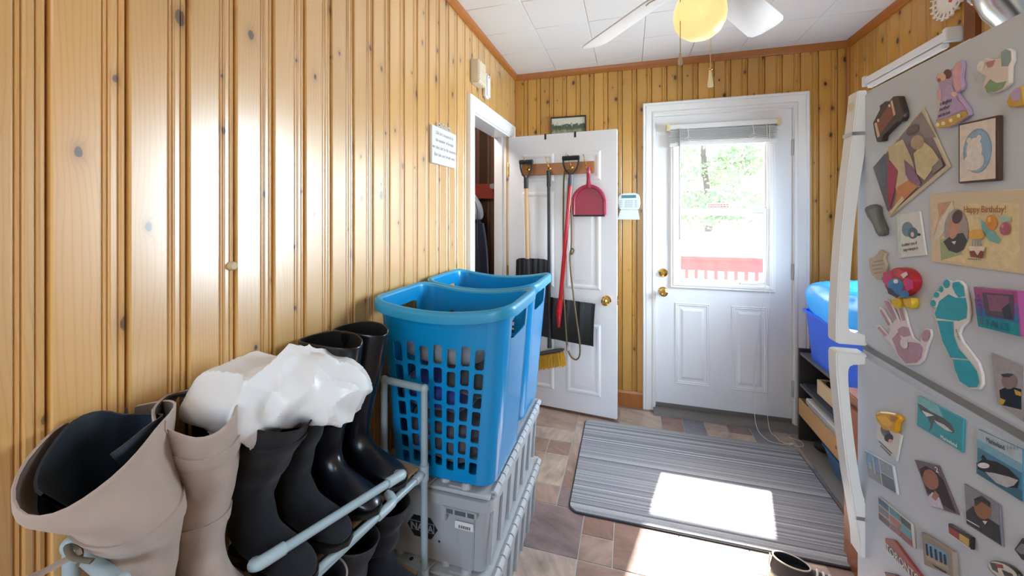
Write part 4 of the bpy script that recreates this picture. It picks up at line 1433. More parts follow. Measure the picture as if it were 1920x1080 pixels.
def tote(z0, label):
    H = .262
    cx_, cy_ = (TX0 + TX1) / 2, (TY0 + TY1) / 2
    t_ = thing('storage_tote', label, 'tote', (cx_, cy_, z0), 0, 'grey flip-lid totes')
    ins = .022
    b = MB()
    b.loft([rrect(TX0 + ins + .018, TX1 - ins - .018, TY0 + ins + .018, TY1 - ins - .018, .03, z0 + .001), rrect(TX0 + ins, TX1 - ins, TY0 + ins, TY1 - ins, .03, z0 + H - .035)], True, False)
    b.build('body', TOTE, t_, smooth=35)
    MB().loft([rrect(TX0 + .012, TX1 - .012, TY0 + .010, TY1 - .010, .03, z0 + H - .055), rrect(TX0 + .008, TX1 - .008, TY0 + .006, TY1 - .006, .03, z0 + H - .052), rrect(TX0 + .006, TX1 - .006, TY0 + .004, TY1 - .004, .03, z0 + H - .018), rrect(TX0 + .02, TX1 - .02, TY0 + .02, TY1 - .02, .03, z0 + H - .016)], True, True).build('rim', TOTE, t_, smooth=30)
    # hinged lid leaves meeting in a stepped line
    xm = cx_ + .01
    steps = []
    n_ = 8
    for k_ in range(n_ + 1):
        y_ = TY0 + .012 + (TY1 - TY0 - .024) * k_ / n_
        steps.append((xm + (.012 if k_ % 2 else -.012), y_))
    zz = z0 + H - .014
    MB().prism([(TX0 + .016, TY0 + .012, zz)] + [(a - .0015, y_, zz) for a, y_ in steps] + [(TX0 + .016, TY1 - .012, zz)], (0, 0, .012)).build('lid_leaf', TOTE_L, t_, bevel=.002, seg=1)
    MB().prism([(TX1 - .016, TY0 + .012, zz)] + [(a + .0015, y_, zz) for a, y_ in steps] + [(TX1 - .016, TY1 - .012, zz)], (0, 0, .012)).build('lid_leaf', TOTE_L, t_, bevel=.002, seg=1)
    # raised ends and stacking lugs
    for xx, yy in ((xm + .03, TY0 + .05), (TX1 - .10, TY0 + .035), (TX0 + .09, TY0 + .05), (xm - .05, TY0 + .075)):
        MB().lathe([(.018, zz + .011), (.016, zz + .020), (.010, zz + .026), (0, zz + .026)], (xx, yy, 0), 10).build('stacking_lug', TOTE_L, t_, smooth=30)
    MB().box(xm + .05, xm + .11, TY0 + .02, TY0 + .05, zz + .011, zz + .017).build('latch_pad', TOTE_L, t_, bevel=.002)
    for xx in (xm - .045, xm - .085):
        MB().lathe([(0, 0), (.007, 0), (.007, .0008), (0, .0008)], (xx, TY0 + .03, zz + .0119), 10).build('lid_hole', BLACK, t_)
    # hinge barrels on both long edges
    for sx, xx in ((1, TX1 - .010), (-1, TX0 + .010)):
        for k_ in range(14):
            y_ = TY0 + .03 + k_ * (TY1 - TY0 - .06) / 14
            hgt = z0 + H - .006
            MB().tube([(xx, y_ + .003, hgt), (xx, y_ + .042, hgt)], .0115, 8).build('hinge_barrel', TOTE_L, t_, smooth=30)
        MB().tube([(xx, TY0 + .03, z0 + H - .006), (xx, TY1 - .03, z0 + H - .006)], .005, 8).build('hinge_pin', STEEL, t_)
    # ribs on the long side
    for k_ in range(7):
        y_ = TY0 + .06 + k_ * (TY1 - TY0 - .12) / 6
        for xs, s_ in ((TX1, 1), (TX0, -1)):
            x1_ = xs - s_ * .0155
            x2_ = xs - s_ * .040
            MB().hexa([(min(x1_, x2_), y_ - .006, z0 + .02), (max(x1_, x2_) - .012 * (s_ > 0), y_ - .006, z0 + .02), (max(x1_, x2_) - .012 * (s_ > 0), y_ + .006, z0 + .02), (min(x1_, x2_), y_ + .006, z0 + .02),
                       (min(x1_, x2_), y_ - .006, z0 + H - .05), (max(x1_, x2_), y_ - .006, z0 + H - .05), (max(x1_, x2_), y_ + .006, z0 + H - .05), (min(x1_, x2_), y_ + .006, z0 + H - .05)]).build('rib', TOTE, t_, smooth=0)
    # moulded grip below the rim on the near end, side corner post
    yf = TY0 + .010
    gx = xm + .045
    MB().box(gx, gx + .105, yf - .006, yf + .02, z0 + H - .075, z0 + H - .054).build('grip', TOTE, t_, bevel=.002)
    for a_, w_ in ((gx + .006, .022), (gx + .034, .036), (gx + .076, .022)):
        MB().box(a_, a_ + w_, yf - .0068, yf - .0055, z0 + H - .071, z0 + H - .058).build('grip_recess', mat('recess_grey', '565a5e', .7), t_, smooth=0)
    MB().box(gx - .012, gx + .004, yf - .006, yf + .02, z0 + H - .10, z0 + H - .05).build('grip_lug', TOTE, t_, bevel=.002)
    yb0, yb1 = TY0 + ins + .017, TY0 + ins + .002
    MB().hexa([(gx + .045, yb0 - .008, z0 + .004), (gx + .082, yb0 - .008, z0 + .004), (gx + .082, yb0 + .02, z0 + .004), (gx + .045, yb0 + .02, z0 + .004), (gx + .030, yb1 - .012, z0 + H - .055), (gx + .095, yb1 - .012, z0 + H - .055), (gx + .095, yb1 + .02, z0 + H - .055), (gx + .030, yb1 + .02, z0 + H - .055)]).build('end_rib', TOTE, t_, bevel=.003)

    def face(x, z, d=.0):
        q = (z - z0) / (H - .035)
        return Vector((x, yb0 + .001 + (TY0 + ins - yb0) * q - d, z))
    cxh, czh, hw_, hh_ = xm - .046, z0 + .105, .054, .036
    hexp = [(-1, 0), (-.55, -1), (.55, -1), (1, 0), (.55, 1), (-.55, 1)]
    lg = MB().prism([face(cxh + a * hw_, czh + c * hh_, .0) for a, c in hexp], (0, -.0012, 0)).build('logo_hexagon', INK, t_, smooth=0)
    MB().prism([face(cxh + a, czh + c, .0014) for a, c in ((-.042, -.015), (.042, -.015), (.042, .017), (-.042, .017))], (0, -.0006, 0)).build('logo_band', TOTE, lg, smooth=0)
    MB().prism([face(cxh + a, czh + c, .0021) for a, c in ((-.040, -.013), (.040, -.013), (.040, .015), (-.040, .015))], (0, -.0005, 0)).build('logo_field', INK, lg, smooth=0)
    up = (face(0, z0 + .2) - face(0, z0 + .1)).normalized()
    text_part('lettering', 'NAPA', TOTE, lg, face(cxh, czh - .0115, .0031), (1, 0, 0), up, .033, align='CENTER', wide=.92, bold=.0006)
    MB().prism([face(cxh + .058 + .004 * math.cos(q), czh - .036 + .004 * math.sin(q), .0) for q in [PI * k_ / 5 for k_ in range(10)]], (0, -.001, 0)).build('logo_dot', INK, t_, smooth=0)
    sk = MB().box(gx + .032, gx + .092, yb1 - .0135, yb1 - .0125, z0 + .145, z0 + .168).build('label_sticker', STK, t_, smooth=0)
    b = MB()
    r_ = random.Random(2)
    a = gx + .045
    while a < gx + .082:
        w_ = r_.uniform(.001, .003)
        b.box(a, a + w_, yb1 - .0142, yb1 - .0135, z0 + .148, z0 + .157)
        a += w_ + r_.uniform(.001, .003)
    tag(b.build('barcode', INK, sk, smooth=0), kind='stuff')
    return t_


tote(0.0, 'lower grey flip-lid tote standing on the floor')
tote(.266, 'upper grey flip-lid tote under the blue laundry baskets')

# ------------------------------------------------------------------ laundry baskets
BLUE = mat('turquoise_blue_plastic', '0a8bc9', .22, var=.05, coat=.4)
RIMB = mat('worn_blue_rim', '2f97c2', .35, var=.08)


def basket_meshes(parent):
    H = .515
    TH = .004

    def hx(t):
        return .180 + .046 * t

    def hy(t):
        return .154 + .013 * t
    RC = .055

    def zz(x, t):
        return .004 + H * t + t * t * (.028 * (x / .226) ** 2)

    body = MB()

    def panel(f, cols):
        """cols: (s0, s1, holes) ; f(s, t, depth)"""
        for s0, s1, holes in cols:
            t = 0.0
            for h0, h1 in list(holes) + [(1.0, 1.0)]:
                if h0 > t:
                    body.hexa([f(s0, t, 0), f(s1, t, 0), f(s1, t, TH), f(s0, t, TH), f(s0, h0, 0), f(s1, h0, 0), f(s1, h0, TH), f(s0, h0, TH)])
                if h1 > h0:
                    c = .16
                    sw, tw = (s1 - s0), (h1 - h0)
                    oc = [(s0 + sw * c, h0), (s1 - sw * c, h0), (s1, h0 + tw * c * .6), (s1, h1 - tw * c * .6), (s1 - sw * c, h1), (s0 + sw * c, h1), (s0, h1 - tw * c * .6), (s0, h0 + tw * c * .6)]
                    cn = [(s1, h0), (s1, h1), (s0, h1), (s0, h0)]
                    for q, (i0, i1) in enumerate(((1, 2), (3, 4), (5, 6), (7, 0))):
                        tri = (cn[q], oc[i1], oc[i0])
                        body.add([f(a, b_, 0) for a, b_ in tri] + [f(a, b_, TH) for a, b_ in tri], [(0, 1, 2), (5, 4, 3), (1, 2, 5, 4)])
                t = h1
    for sg in (-1, 1):
        def ff(s, t, d, sg=sg):
            x = s * (hx(t) - RC)
            return (x, sg * (hy(t) - d), zz(x, t))
        cols = []
        edges = [-1.0]
        nC = 7
        cw = (2 * .985 - (nC - 1) * .105) / nC
        a = -.985
        cols.append((-1.0, a, []))
        for k_ in range(nC):
            o_ = .018 if k_ % 2 else 0
            hs = []
            tt = .055 + o_
            for r_ in range(7):
                hh = (.072, .078, .082, .085, .088, .095, .118)[r_]
                hs.append((tt, min(tt + hh, .86)))
                tt += hh + .020
            cols.append((a, a + cw, hs))
            a += cw
            if k_ < nC - 1:
                cols.append((a, a + .105, []))
                a += .105
        cols.append((a, 1.0, []))
        panel(ff, cols)

        def fe(s, t, d, sg=sg):
            y = s * (hy(t) - RC)
            x = sg * (hx(t) - d)
            return (x, y, zz(x, t))
        panel(fe, [(-1, -.8, []), (-.8, .8, [(.80, .92)]), (.8, 1, [])])
    o = body.build('body', BLUE, parent, world=False, smooth=30)
    # rounded corners
    cb_ = MB()
    for sx in (-1, 1):
        for sy in (-1, 1):
            for d in (0, TH):
                g = []
                for t in (0, .25, .5, .75, 1):
                    row = []
                    for k_ in range(9):
                        q = PI / 2 * k_ / 8
                        x = sx * (hx(t) - RC + (RC - d) * math.cos(q))
                        y = sy * (hy(t) - RC + (RC - d) * math.sin(q))
                        row.append((x, y, zz(x, t)))
                    g.append(row)
                cb_.loft(g, False, False, closed=False)
    cb_.build('corner', BLUE, parent, world=False, smooth=50)
    tag(parent.children[-1] if parent.children else o, kind=None)
    MB().loft([rrect(-.178, .178, -.152, .152, RC - .004, .0), rrect(-.178, .178, -.152, .152, RC - .004, .006)]).build('base', BLUE, parent, world=False)
    prof = [(-.003, -.012), (-.003, .004), (.003, .009), (.013, .010), (.020, .005), (.022, -.004), (.021, -.026), (.017, -.027), (.016, -.006), (.006, -.004), (.004, -.012)]
    rings = []
    per = []
    for cx_, cy_, a0 in ((1, 1, 0), (-1, 1, 90), (-1, -1, 180), (1, -1, 270)):
        for k_ in range(11):
            q = math.radians(a0 + 90 * k_ / 10)
            per.append((cx_ * (.226 - RC), cy_ * (.167 - RC), math.cos(q), math.sin(q)))
        nxt = {0: (-1, 1), 90: (-1, -1), 180: (1, -1), 270: (1, 1)}[a0]
        a1 = math.radians(a0 + 90)
        for k_ in range(1, 8):
            f_ = k_ / 8
            per.append(((cx_ * (1 - f_) + nxt[0] * f_) * (.226 - RC), (cy_ * (1 - f_) + nxt[1] * f_) * (.167 - RC), math.cos(a1), math.sin(a1)))
    for bx_, by_, nx_, ny_ in per:
        ring = []
        for p_, z_ in prof:
            x, y = bx_ + nx_ * (RC + p_), by_ + ny_ * (RC + p_)
            ring.append((x, y, zz(max(-.226, min(.226, x)), 1) + z_))
        rings.append(ring)
    rings.append(rings[0])
    MB().loft(rings, False, False).build('rim', RIMB, parent, world=False, smooth=50)


BZ = .266 + .262 + .014
bk1 = thing('laundry_basket', 'front blue laundry basket with slotted side beside the boots', 'basket', (-.575, 1.279, BZ), 0, 'blue laundry baskets')
basket_meshes(bk1)
bk2 = thing('laundry_basket', 'rear blue laundry basket nearer the open white door', 'basket', (-.592, 1.668, BZ), 0, 'blue laundry baskets')
for c_ in list(bk1.children):
    dup(c_, bk2)

CL = [('charcoal knit sweater folded at the bottom of the front basket', '4a4a52', (-.575, 1.285, BZ + .10), (.150, .132, .085)),
      ('navy blue shirt in the middle of the front basket', '2a3f8c', (-.62, 1.285, BZ + .235), (.125, .130, .060)),
      ('black patterned shirt in the right half of the front basket', '3a3a40', (-.50, 1.28, BZ + .30), (.085, .132, .060)),
      ('grey sweatshirt near the top of the front basket', '8a888a', (-.595, 1.285, BZ + .385), (.145, .128, .055))]
for k_, (lb, c_, p_, r_) in enumerate(CL):
    o = crumple(p_, r_, k_ + 2, .014, 16, 40, 22, (4, 2.6)).build('garment', mat('cloth_%d' % k_, c_, .9, var=.35, vscale=18, sheen=.3))
    tag(o, lb, 'clothes', 'clothes in the laundry baskets')
o = crumple((-.592, 1.668, BZ + .16), (.148, .130, .14), 9, .014, 16, 40, 22, (4, 2.6)).build('garment', mat('cloth_dark', '25262c', .9, var=.35, vscale=18))
tag(o, 'dark clothes heaped inside the rear basket', 'clothes', 'clothes in the laundry baskets')
for k_, (xx, yy, c_, lb) in enumerate(((-.625, 1.33, '1c2752', 'navy clip poking up inside the front basket'), (-.565, 1.31, '5fb6e8', 'light blue clip poking up inside the front basket'), (-.50, 1.30, 'e4e2df', 'white clip poking up inside the front basket'))):
    o = MB().box(xx - .008, xx + .008, yy - .004, yy + .004, BZ + .40, BZ + .478).box(xx - .012, xx - .008, yy - .004, yy + .004, BZ + .40, BZ + .455).build('plastic_clip', mat('clip_%d' % k_, c_, .5), bevel=.002)
    tag(o, lb, 'clip', 'clips in the front basket')

# ------------------------------------------------------------------ pipe boot rack
RA = math.radians(-8.5)
RFX, RFY, RL, RD = -.585, 1.052, .685, .155
PIPE = mat('grey_pvc_pipe', '9fb2b9', .35, var=.05)
PIPEJ = mat('grey_pvc_joint', 'a9bbc1', .35, var=.05)
rack = thing('boot_rack', 'grey pipe boot rack standing against the pine wall', 'rack', (RFX, RFY, 0), RA)
PR = .0105
TZ, TOPZ = .605, .852
for y_ in (0, -RL):
    for x_ in (0, -RD):
        MB().tube([(x_, y_, 0), (x_, y_, TOPZ)], PR, 12).build('upright', PIPE, rack, world=False)
        MB().sphere((x_, y_, TOPZ), PR * 1.25, 12, 8).build('elbow', PIPEJ, rack, world=False)
        for z_ in (TZ, .30):
            MB().tube([(x_, y_, z_ - .022), (x_, y_, z_ + .022)], PR * 1.28, 12).build('tee_joint', PIPEJ, rack, world=False)
        MB().lathe([(0, 0), (.016, 0), (.014, .02), (0, .02)], (x_, y_, 0), 12).build('foot_cap', BLACK, rack, world=False)
    MB().tube([(0, y_, TOPZ), (-RD, y_, TOPZ)], PR, 12).build('top_bar', PIPE, rack, world=False)
    for z_ in (TZ, .30):
        MB().tube([(0, y_, z_), (-RD, y_, z_)], PR, 12).build('cross_bar', PIPE, rack, world=False)
for z_ in (TZ, .30):
    for x_ in (0, -RD):
        MB().tube([(x_, 0, z_), (x_, -RL, z_)], PR, 12).build('long_rail', PIPE, rack, world=False)
    MB().tube([(0, -.045, z_), (0, -.02, z_)], PR * 1.25, 12).build('rail_sleeve', PIPEJ, rack, world=False)
    MB().box(-RD - .008, -.012, -RL + .012, -.012, z_ + .010, z_ + .018).build('tier_board', mat('tan_hardboard', 'b59a78', .7, var=.08), rack, world=False, bevel=.001)
# loose inner bar with elbows lying along the front of the top tier
lb_ = thing('pipe_bar', 'loose grey pipe bar lying across the boot toes on the rack', 'pipe', (-.6, .8, .65))
MB().tube([(-.581, .905, .684), (-.672, .610, .700)], .0098, 12).build('bar', PIPE, lb_)
MB().tube(cr([(-.590, .875, .686), (-.578, .912, .684), (-.580, .922, .680), (-.598, .928, .672)], 4), .0125, 12).build('elbow', PIPEJ, lb_)
MB().tube(cr([(-.666, .632, .699), (-.677, .596, .701), (-.684, .590, .699), (-.700, .594, .690)], 4), .0125, 12).build('elbow', PIPEJ, lb_)
l2_ = thing('pipe_bar', 'short-elbowed grey pipe bar resting beside the front rack rail', 'pipe', (-.6, .8, .63))
MB().tube([(-.5975, .885, .617), (-.672, .440, .622)], .0095, 12).build('bar', PIPE, l2_)
MB().tube(cr([(-.602, .850, .617), (-.595, .896, .617), (-.600, .908, .620), (-.620, .915, .630)], 4), .0122, 12).build('elbow', PIPEJ, l2_)

# ------------------------------------------------------------------ boots


def boot(label, loc, h, mats, kind='suede', rz=RA, top=(.085, .070), lean=(0, 0), yaw=0.0, tilt=0.0, strap=(), group='tall boots on the rack', name='tall_boot', slouch=.0, dip=0.0, size=.9, seed=1, pull=True, flare=0.0):
    up_m, in_m, so_m = mats
    t_ = thing(name, label, 'boot', loc, rz, group)
    ta, tw = top
    S = size
    sec = [  # front x,z  back x,z  half width
        (ta, h, -ta, h + tilt, tw),
        (ta * .98, h * .88, -ta * .98, h * .88 + tilt * .7, tw * .97),
        (ta * .88, h * .70, -ta * .90, h * .70, tw * .88),
        (.068 * S, h * .52, -.066 * S, h * .52, .056 * S),
        (.056 * S, .150, -.058 * S, .140, .046 * S),
        (.052 * S, .118, -.060 * S, .085, .043 * S),
        (.066 * S, .098, -.064 * S, .040, .041 * S),
        (.092 * S, .084, -.045 * S, .017, .041 * S),
        (.122 * S, .071, .010 * S, .016, .044 * S),
        (.152 * S, .060, .070 * S, .016, .047 * S),
        (.180 * S, .049, .130 * S, .016, .042 * S),
        (.196 * S, .037, .175 * S, .016, .030 * S),
        (.203 * S, .027, .196 * S, .017, .014 * S)]
    R = cr(sec, 5)
    n = 36
    NR = len(R)

    def ring(i, off=0.0, zoff=0.0, wob=True):
        fx, fz, bx, bz, w_ = R[i]
        c = Vector(((fx + bx) / 2, 0, (fz + bz) / 2))
        a = Vector(((fx - bx) / 2, 0, (fz - bz) / 2))
        k = max(0, min(1, (c.z - .15) / max(.01, h - .15)))
        yw = yaw * k * k
        pts = []
        for j_ in range(n):
            q = 2 * PI * j_ / n
            cq, sq = math.cos(q), math.sin(q)
            e = 1.0
            l_ = a.length
            v = a * cq * (1 + off / l_) + Vector((0, (w_ + off) * sq, 0))
            if wob and slouch and c.z > .05:
                amp = slouch * (1 - .55 * k)
                v *= 1 + amp * (math.sin(c.z * 95 + 2.2 * noise.noise(Vector((cq * 1.3 + seed, sq * 1.3, c.z * 6)))) + .8 * noise.noise(Vector((cq * 2 + seed * 2, sq * 2, c.z * 22)))) * (1 if c.z < h * .9 else .3)
            if yw:
                v = Matrix.Rotation(yw, 3, 'Z') @ v
            p = c + v
            if dip and k > .6:
                p.z -= dip * (k - .6) / .4 * (cq * cq - .5) * 2
            p.z += zoff
            p.x += lean[0] * k ** 1.4
            p.y += lean[1] * k ** 1.4
            if k > .8 and flare:
                p += v.normalized() * flare * (k - .8) / .2 * noise.noise(Vector((cq * 1.1 + seed, sq * 1.1, 0)))
            pts.append(p)
        return pts
    up = MB()
    up.loft([ring(0, -.0042), ring(0, -.0012, .0015)] + [ring(i) for i in range(NR)], False, True)
    up.build('upper', up_m, t_, world=False, smooth=60)
    li = MB()
    li.loft([ring(0, -.0040, -.001)] + [ring(i, -.0045) for i in range(1, 14)], False, True)
    li.build('lining', in_m, t_, world=False, smooth=50)
    # sole with heel
    so = []
    for k_ in range(25):
        x = -.066 * S + (.274 * S) * k_ / 24
        f_ = (x + .066 * S) / (.274 * S)
        wd = S * (.037 * min(1, (f_ / .10) ** .5 if f_ < .1 else 1) + .013 * math.exp(-((f_ - .70) / .22) ** 2)) * (max(0, 1 - ((f_ - .82) / .18) ** 2) ** .5 if f_ > .82 else 1)
        so.append((x, max(wd, .002)))
    outl = [(x, wd) for x, wd in so] + [(x, -wd) for x, wd in reversed(so)]
    sl = MB().prism([(x, y_, .008) for x, y_ in outl], (0, 0, .011)).build('sole', so_m, t_, world=False, smooth=50)
    hl = [(x, wd) for x, wd in so if x < .03 * S]
    hl = hl + [(x, -wd) for x, wd in reversed(hl)]
    MB().prism([(x, y_, 0) for x, y_ in hl], (0, 0, .010)).build('heel', so_m, t_, world=False, smooth=50)
    for j_ in (9, 27):
        MB().tube([ring(i, .0004)[j_] for i in range(0, 24)], .0011, 5).build('seam', up_m, t_, world=False)
    for i0, i1 in strap:
        MB().loft([ring(i0, .0002), ring(i0, .0035), ring(i1, .0035), ring(i1, .0002)], False, False).build('strap', up_m, t_, world=False, smooth=50)
    return t_, ring


SUEDE_B = mat('beige_suede', 'ab9a90', .95, var=.1, vscale=25, bump=.3, bscale=350, sheen=.4)
LIN_B = mat('dark_lining', '2b2a2e', .8, var=.15)
LIN_T = mat('taupe_facing', '6d625b', .8, var=.1)
SOLE_T = mat('tan_sole', '6b543f', .7)
SUEDE_K = mat('black_suede', '10121a', .95, var=.3, vscale=30, bump=.35, bscale=300, sheen=.06)
LEATH = mat('black_leather', '12141c', .30, var=.1, bump=.12, bscale=40, coat=.25)
SOLE_K = mat('black_sole', '141414', .6)
LIN_K = mat('black_lining', '101013', .9)
BZ0 = TZ + .019
MBG = (SUEDE_B, LIN_B, SOLE_T)
MSU = (SUEDE_K, LIN_K, SOLE_K)
MLE = (LEATH, LIN_K, SOLE_K)


def facing(t_, ring, m):
    MB().loft([ring(0, -.0046, -.0005), ring(2, -.0050), ring(4, -.0054)], False, False).build('top_facing', m, t_, world=False, smooth=50)


b1, r1 = boot('nearest beige suede boot with wide gaping top on the rack', (-.783, .462, BZ0), .385, MBG, top=(.125, .072), yaw=math.radians(-42), lean=(.02, -.055), tilt=.03, strap=((9, 11),), slouch=.012, seed=3, dip=.015, flare=.012)
facing(b1, r1, LIN_T)
b2, r2 = boot('second beige suede boot behind the nearest beige boot', (-.790, .555, BZ0), .392, MBG, top=(.105, .062), yaw=math.radians(-22), lean=(.035, -.02), tilt=.012, strap=((5, 7), (17, 19)), slouch=.012, seed=5, dip=.012, flare=.010)
facing(b2, r2, LIN_T)
b3, r3 = boot('black suede boot under the white bag, nearer the beige pair', (-.790, .668, BZ0), .335, MSU, top=(.095, .066), lean=(.085, -.015), slouch=.042, seed=7, dip=.008, strap=((5, 6),))
b4, r4 = boot('black suede boot beside the shiny leather pair', (-.785, .768, BZ0), .372, MSU, top=(.088, .060), lean=(.07, -.005), slouch=.042, seed=8, dip=.006)
b5, r5 = boot('shiny black leather boot, nearer of the leather pair', (-.778, .868, BZ0), .418, MLE, top=(.098, .058), lean=(.03, -.008), slouch=.006, seed=9, dip=.006, strap=((16, 17),))
b6, r6 = boot('shiny black leather boot closest to the laundry basket', (-.768, .972, BZ0), .418, MLE, top=(.092, .056), lean=(.03, -.005), slouch=.006, seed=10, dip=.006)
# rolled dark shaft liners standing in the beige and suede boots
for t_, ring, sc_, lb in ((b1, r1, .70, 'rolled dark boot shaper standing inside nearest beige boot'), (b3, r3, .75, 'rolled black boot shaper standing inside suede boot')):
    M4 = chain(t_)
    base = [M4 @ p for p in ring(0)]
    c0 = sum(base, Vector()) / len(base)
    low = [M4 @ p for p in ring(9)]
    cl_ = sum(low, Vector()) / len(low)
    rr = []
    for base_, c_, z_ in ((base, c0, .004), (low, cl_, 0)):
        pts = []
        for j_ in range(4, 34):
            q = base_[j_ % 36]
            s_ = sc_ * (.80 + .35 * abs(math.sin(j_ * .16)))
            pts.append(c_ + (q - c_) * min(.88, s_) + Vector((0, 0, z_ + (.012 * math.sin(j_ * .35) if z_ else 0))))
        rr.append(pts)
    th_ = [[p + (cc - p).normalized() * .004 for p in r_] for r_, cc in zip(rr, (c0, cl_))]
    o = MB().loft([rr[1], rr[0], th_[0], th_[1]], False, False, closed=False).build('boot_shaper', mat('shaper_navy', '1c2733', .5), smooth=60)
    tag(o, lb, 'boot shaper', 'boot shapers')
# tie of the nearest beige boot
M4 = chain(b1)
sp_ = [M4 @ p for p in r1(10, .006)]
tp = min(sp_, key=lambda p: p.y)
kn = MB().tube(cr([tp + Vector((.03, -.004, -.004)), tp + Vector((.005, -.012, .002)), tp + Vector((-.018, -.006, .008)), tp + Vector((-.005, .002, -.004)), tp + Vector((.012, -.010, -.008))], 5), .0045, 8, flat=.5)
kn.build('tie_knot', mat('olive_tie', '6b6558', .8), b1)
MB().tube(cr([tp, tp + Vector((-.012, -.035, -.004)), tp + Vector((-.020, -.075, .004))], 5), .008, 8, flat=.25).build('tie_end', SUEDE_B, b1)

# lower tier
lz = .30 + .019
boot('slouchy black boot on the lower rack tier by the totes', (-.68, .955, lz), .255, MSU, top=(.075, .06), slouch=.05, seed=12, lean=(.03, 0))
boot('dark grey knit boot on the lower rack tier', (-.70, .845, lz), .24, (mat('grey_knit', '34363c', .95, var=.4, vscale=120, bump=.8, bscale=260), LIN_K, SOLE_K), top=(.075, .055), slouch=.03, seed=14, lean=(.03, 0))
boot('beige boot on the lower rack tier', (-.71, .735, lz), .24, MBG, top=(.08, .055), slouch=.015, seed=15, lean=(.03, 0))

# white plastic bag on top of the boots
bgm = film('white_film', 'f2f5f8', .15, .3)
c0 = Vector((-.70, .705, .975))
vb = MB()
n_, k_n = 132, 84
rings = []
for i in range(k_n + 1):
    a = PI * (i + .02) / (k_n + .04) - PI / 2
    row = []
    for j_ in range(n_):
        b_ = 2 * PI * j_ / n_
        d = Vector((math.cos(a) * math.cos(b_), math.cos(a) * math.sin(b_), math.sin(a)))
        ex = 1 + .18 * math.sin(2 * b_ + .6) + .10 * math.sin(3 * b_ + 2.0)
        p = Vector((d.x * .098 * ex, d.y * .165 * ex, d.z * (.080 if d.z > 0 else .070)))
        q = p * 5.6 + Vector((3.3, 1.2, 7.7))
        q1 = Vector((q.x * 1.6 + q.y * .5, q.y * .7 - q.x * .3, q.z * 1.3))
        q2 = Vector((q.x * .7 - q.y * .9, q.y * 1.5 + q.x * .6, q.z * 1.6)) * 1.8
        f1 = max(0, 1 - 3.2 * abs(noise.noise(q1))) ** 1.3
        f2 = max(0, 1 - 3.0 * abs(noise.noise(q2 + Vector((9, 2, 4))))) ** 1.3
        f3 = noise.noise(q * .6 + Vector((1, 8, 3)))
        vz = noise.voronoi(q * 1.3 + Vector((2, 5, 1)))[0]
        f4 = vz[0] - .3
        p += d * (.026 * f1 + .010 * f2 + .040 * f3 - .034 * f4)
        row.append(c0 + p + Vector((0, 0, .03 * (p.y / .17) * -1 * .6)))
    rings.append(row)
vb.loft(rings, True, True)
o = vb.build('plastic_bag', bgm, smooth=18)
tag(o, 'crumpled white plastic bag lying on top of the boots', 'plastic bag')

# ------------------------------------------------------------------ sneaker on the floor
sn = thing('sneaker', 'dark grey sneaker with white laces on sunlit floor', 'shoe', (.590, 1.708, 0), math.radians(-6))
sn.scale = (.88, .88, .88)
CANV = mat('charcoal_canvas', '4b4747', .85, var=.12, vscale=40, bump=.3, bscale=300)
RUB = mat('off_white_rubber', 'dcd3c2', .6, var=.05)
sec = [(.050, .082, -.082, .098, .036), (.056, .072, -.088, .070, .041), (.070, .066, -.092, .038, .042), (.095, .062, -.06, .026, .041), (.125, .056, .02, .024, .042), (.155, .050, .09, .024, .045), (.185, .044, .15, .024, .044), (.205, .036, .19, .024, .034), (.215, .028, .21, .024, .014)]
R = cr(sec, 4)


def srow(i, off=0.0):
    fx, fz, bx, bz, w_ = R[i]
    c = Vector(((fx + bx) / 2, 0, (fz + bz) / 2))
    a = Vector(((fx - bx) / 2, 0, (fz - bz) / 2))
    return [c + a * math.cos(q) * (1 + off / a.length) + Vector((0, (w_ + off) * math.sin(q), 0)) for q in [2 * PI * j_ / 28 for j_ in range(28)]]


MB().loft([srow(i) for i in range(len(R))], False, True).build('upper', CANV, sn, world=False, smooth=60)
MB().loft([srow(0), srow(0, -.003)] + [srow(i, -.004) for i in range(1, 9)], False, True).build('lining', mat('sneaker_lining', '26282c', .9), sn, world=False, smooth=60)
so = []
for k_ in range(25):
    f_ = k_ / 24
    x = -.097 + .318 * f_
    wd = (.040 * min(1, (f_ / .10) ** .5 if f_ < .1 else 1) + .011 * math.exp(-((f_ - .72) / .22) ** 2)) * (max(0, 1 - ((f_ - .84) / .16) ** 2) ** .5 if f_ > .84 else 1)
    so.append((x, max(.003, wd + .003)))
outl = so + [(x, -wd) for x, wd in reversed(so)]
MB().prism([(x, y_, 0) for x, y_ in outl], (0, 0, .030)).build('sole', RUB, sn, world=False, smooth=50, bevel=.003)
MB().tube([srow(0, .001)[j_ % 28] for j_ in range(29)], .003, 6).build('collar_piping', RUB, sn, world=False)
LACE = mat('white_lace', 'e4e2dc', .8)
for k_ in range(5):
    x = .072 + k_ * .021
    z_ = .076 - k_ * .0052
    MB().tube(cr([(x - .008, -.030, z_ - .012), (x, -.012, z_), (x + .004, .010, z_ + .001), (x + .010, .030, z_ - .012)], 3), .0042, 6, flat=.6).build('lace', LACE, sn, world=False)
MB().prism([(-.096, -.006, .05), (-.096, .006, .05), (-.091, .007, .095), (-.091, -.007, .095)], (-.003, 0, 0)).build('heel_tab', RUB, sn, world=False)

# ------------------------------------------------------------------ refrigerator
FX, FY0, FY1 = .504, .365, 1.113
fr_ = thing('refrigerator', 'white top-freezer refrigerator with its door covered in magnets', 'refrigerator', (.88, .74, 0))


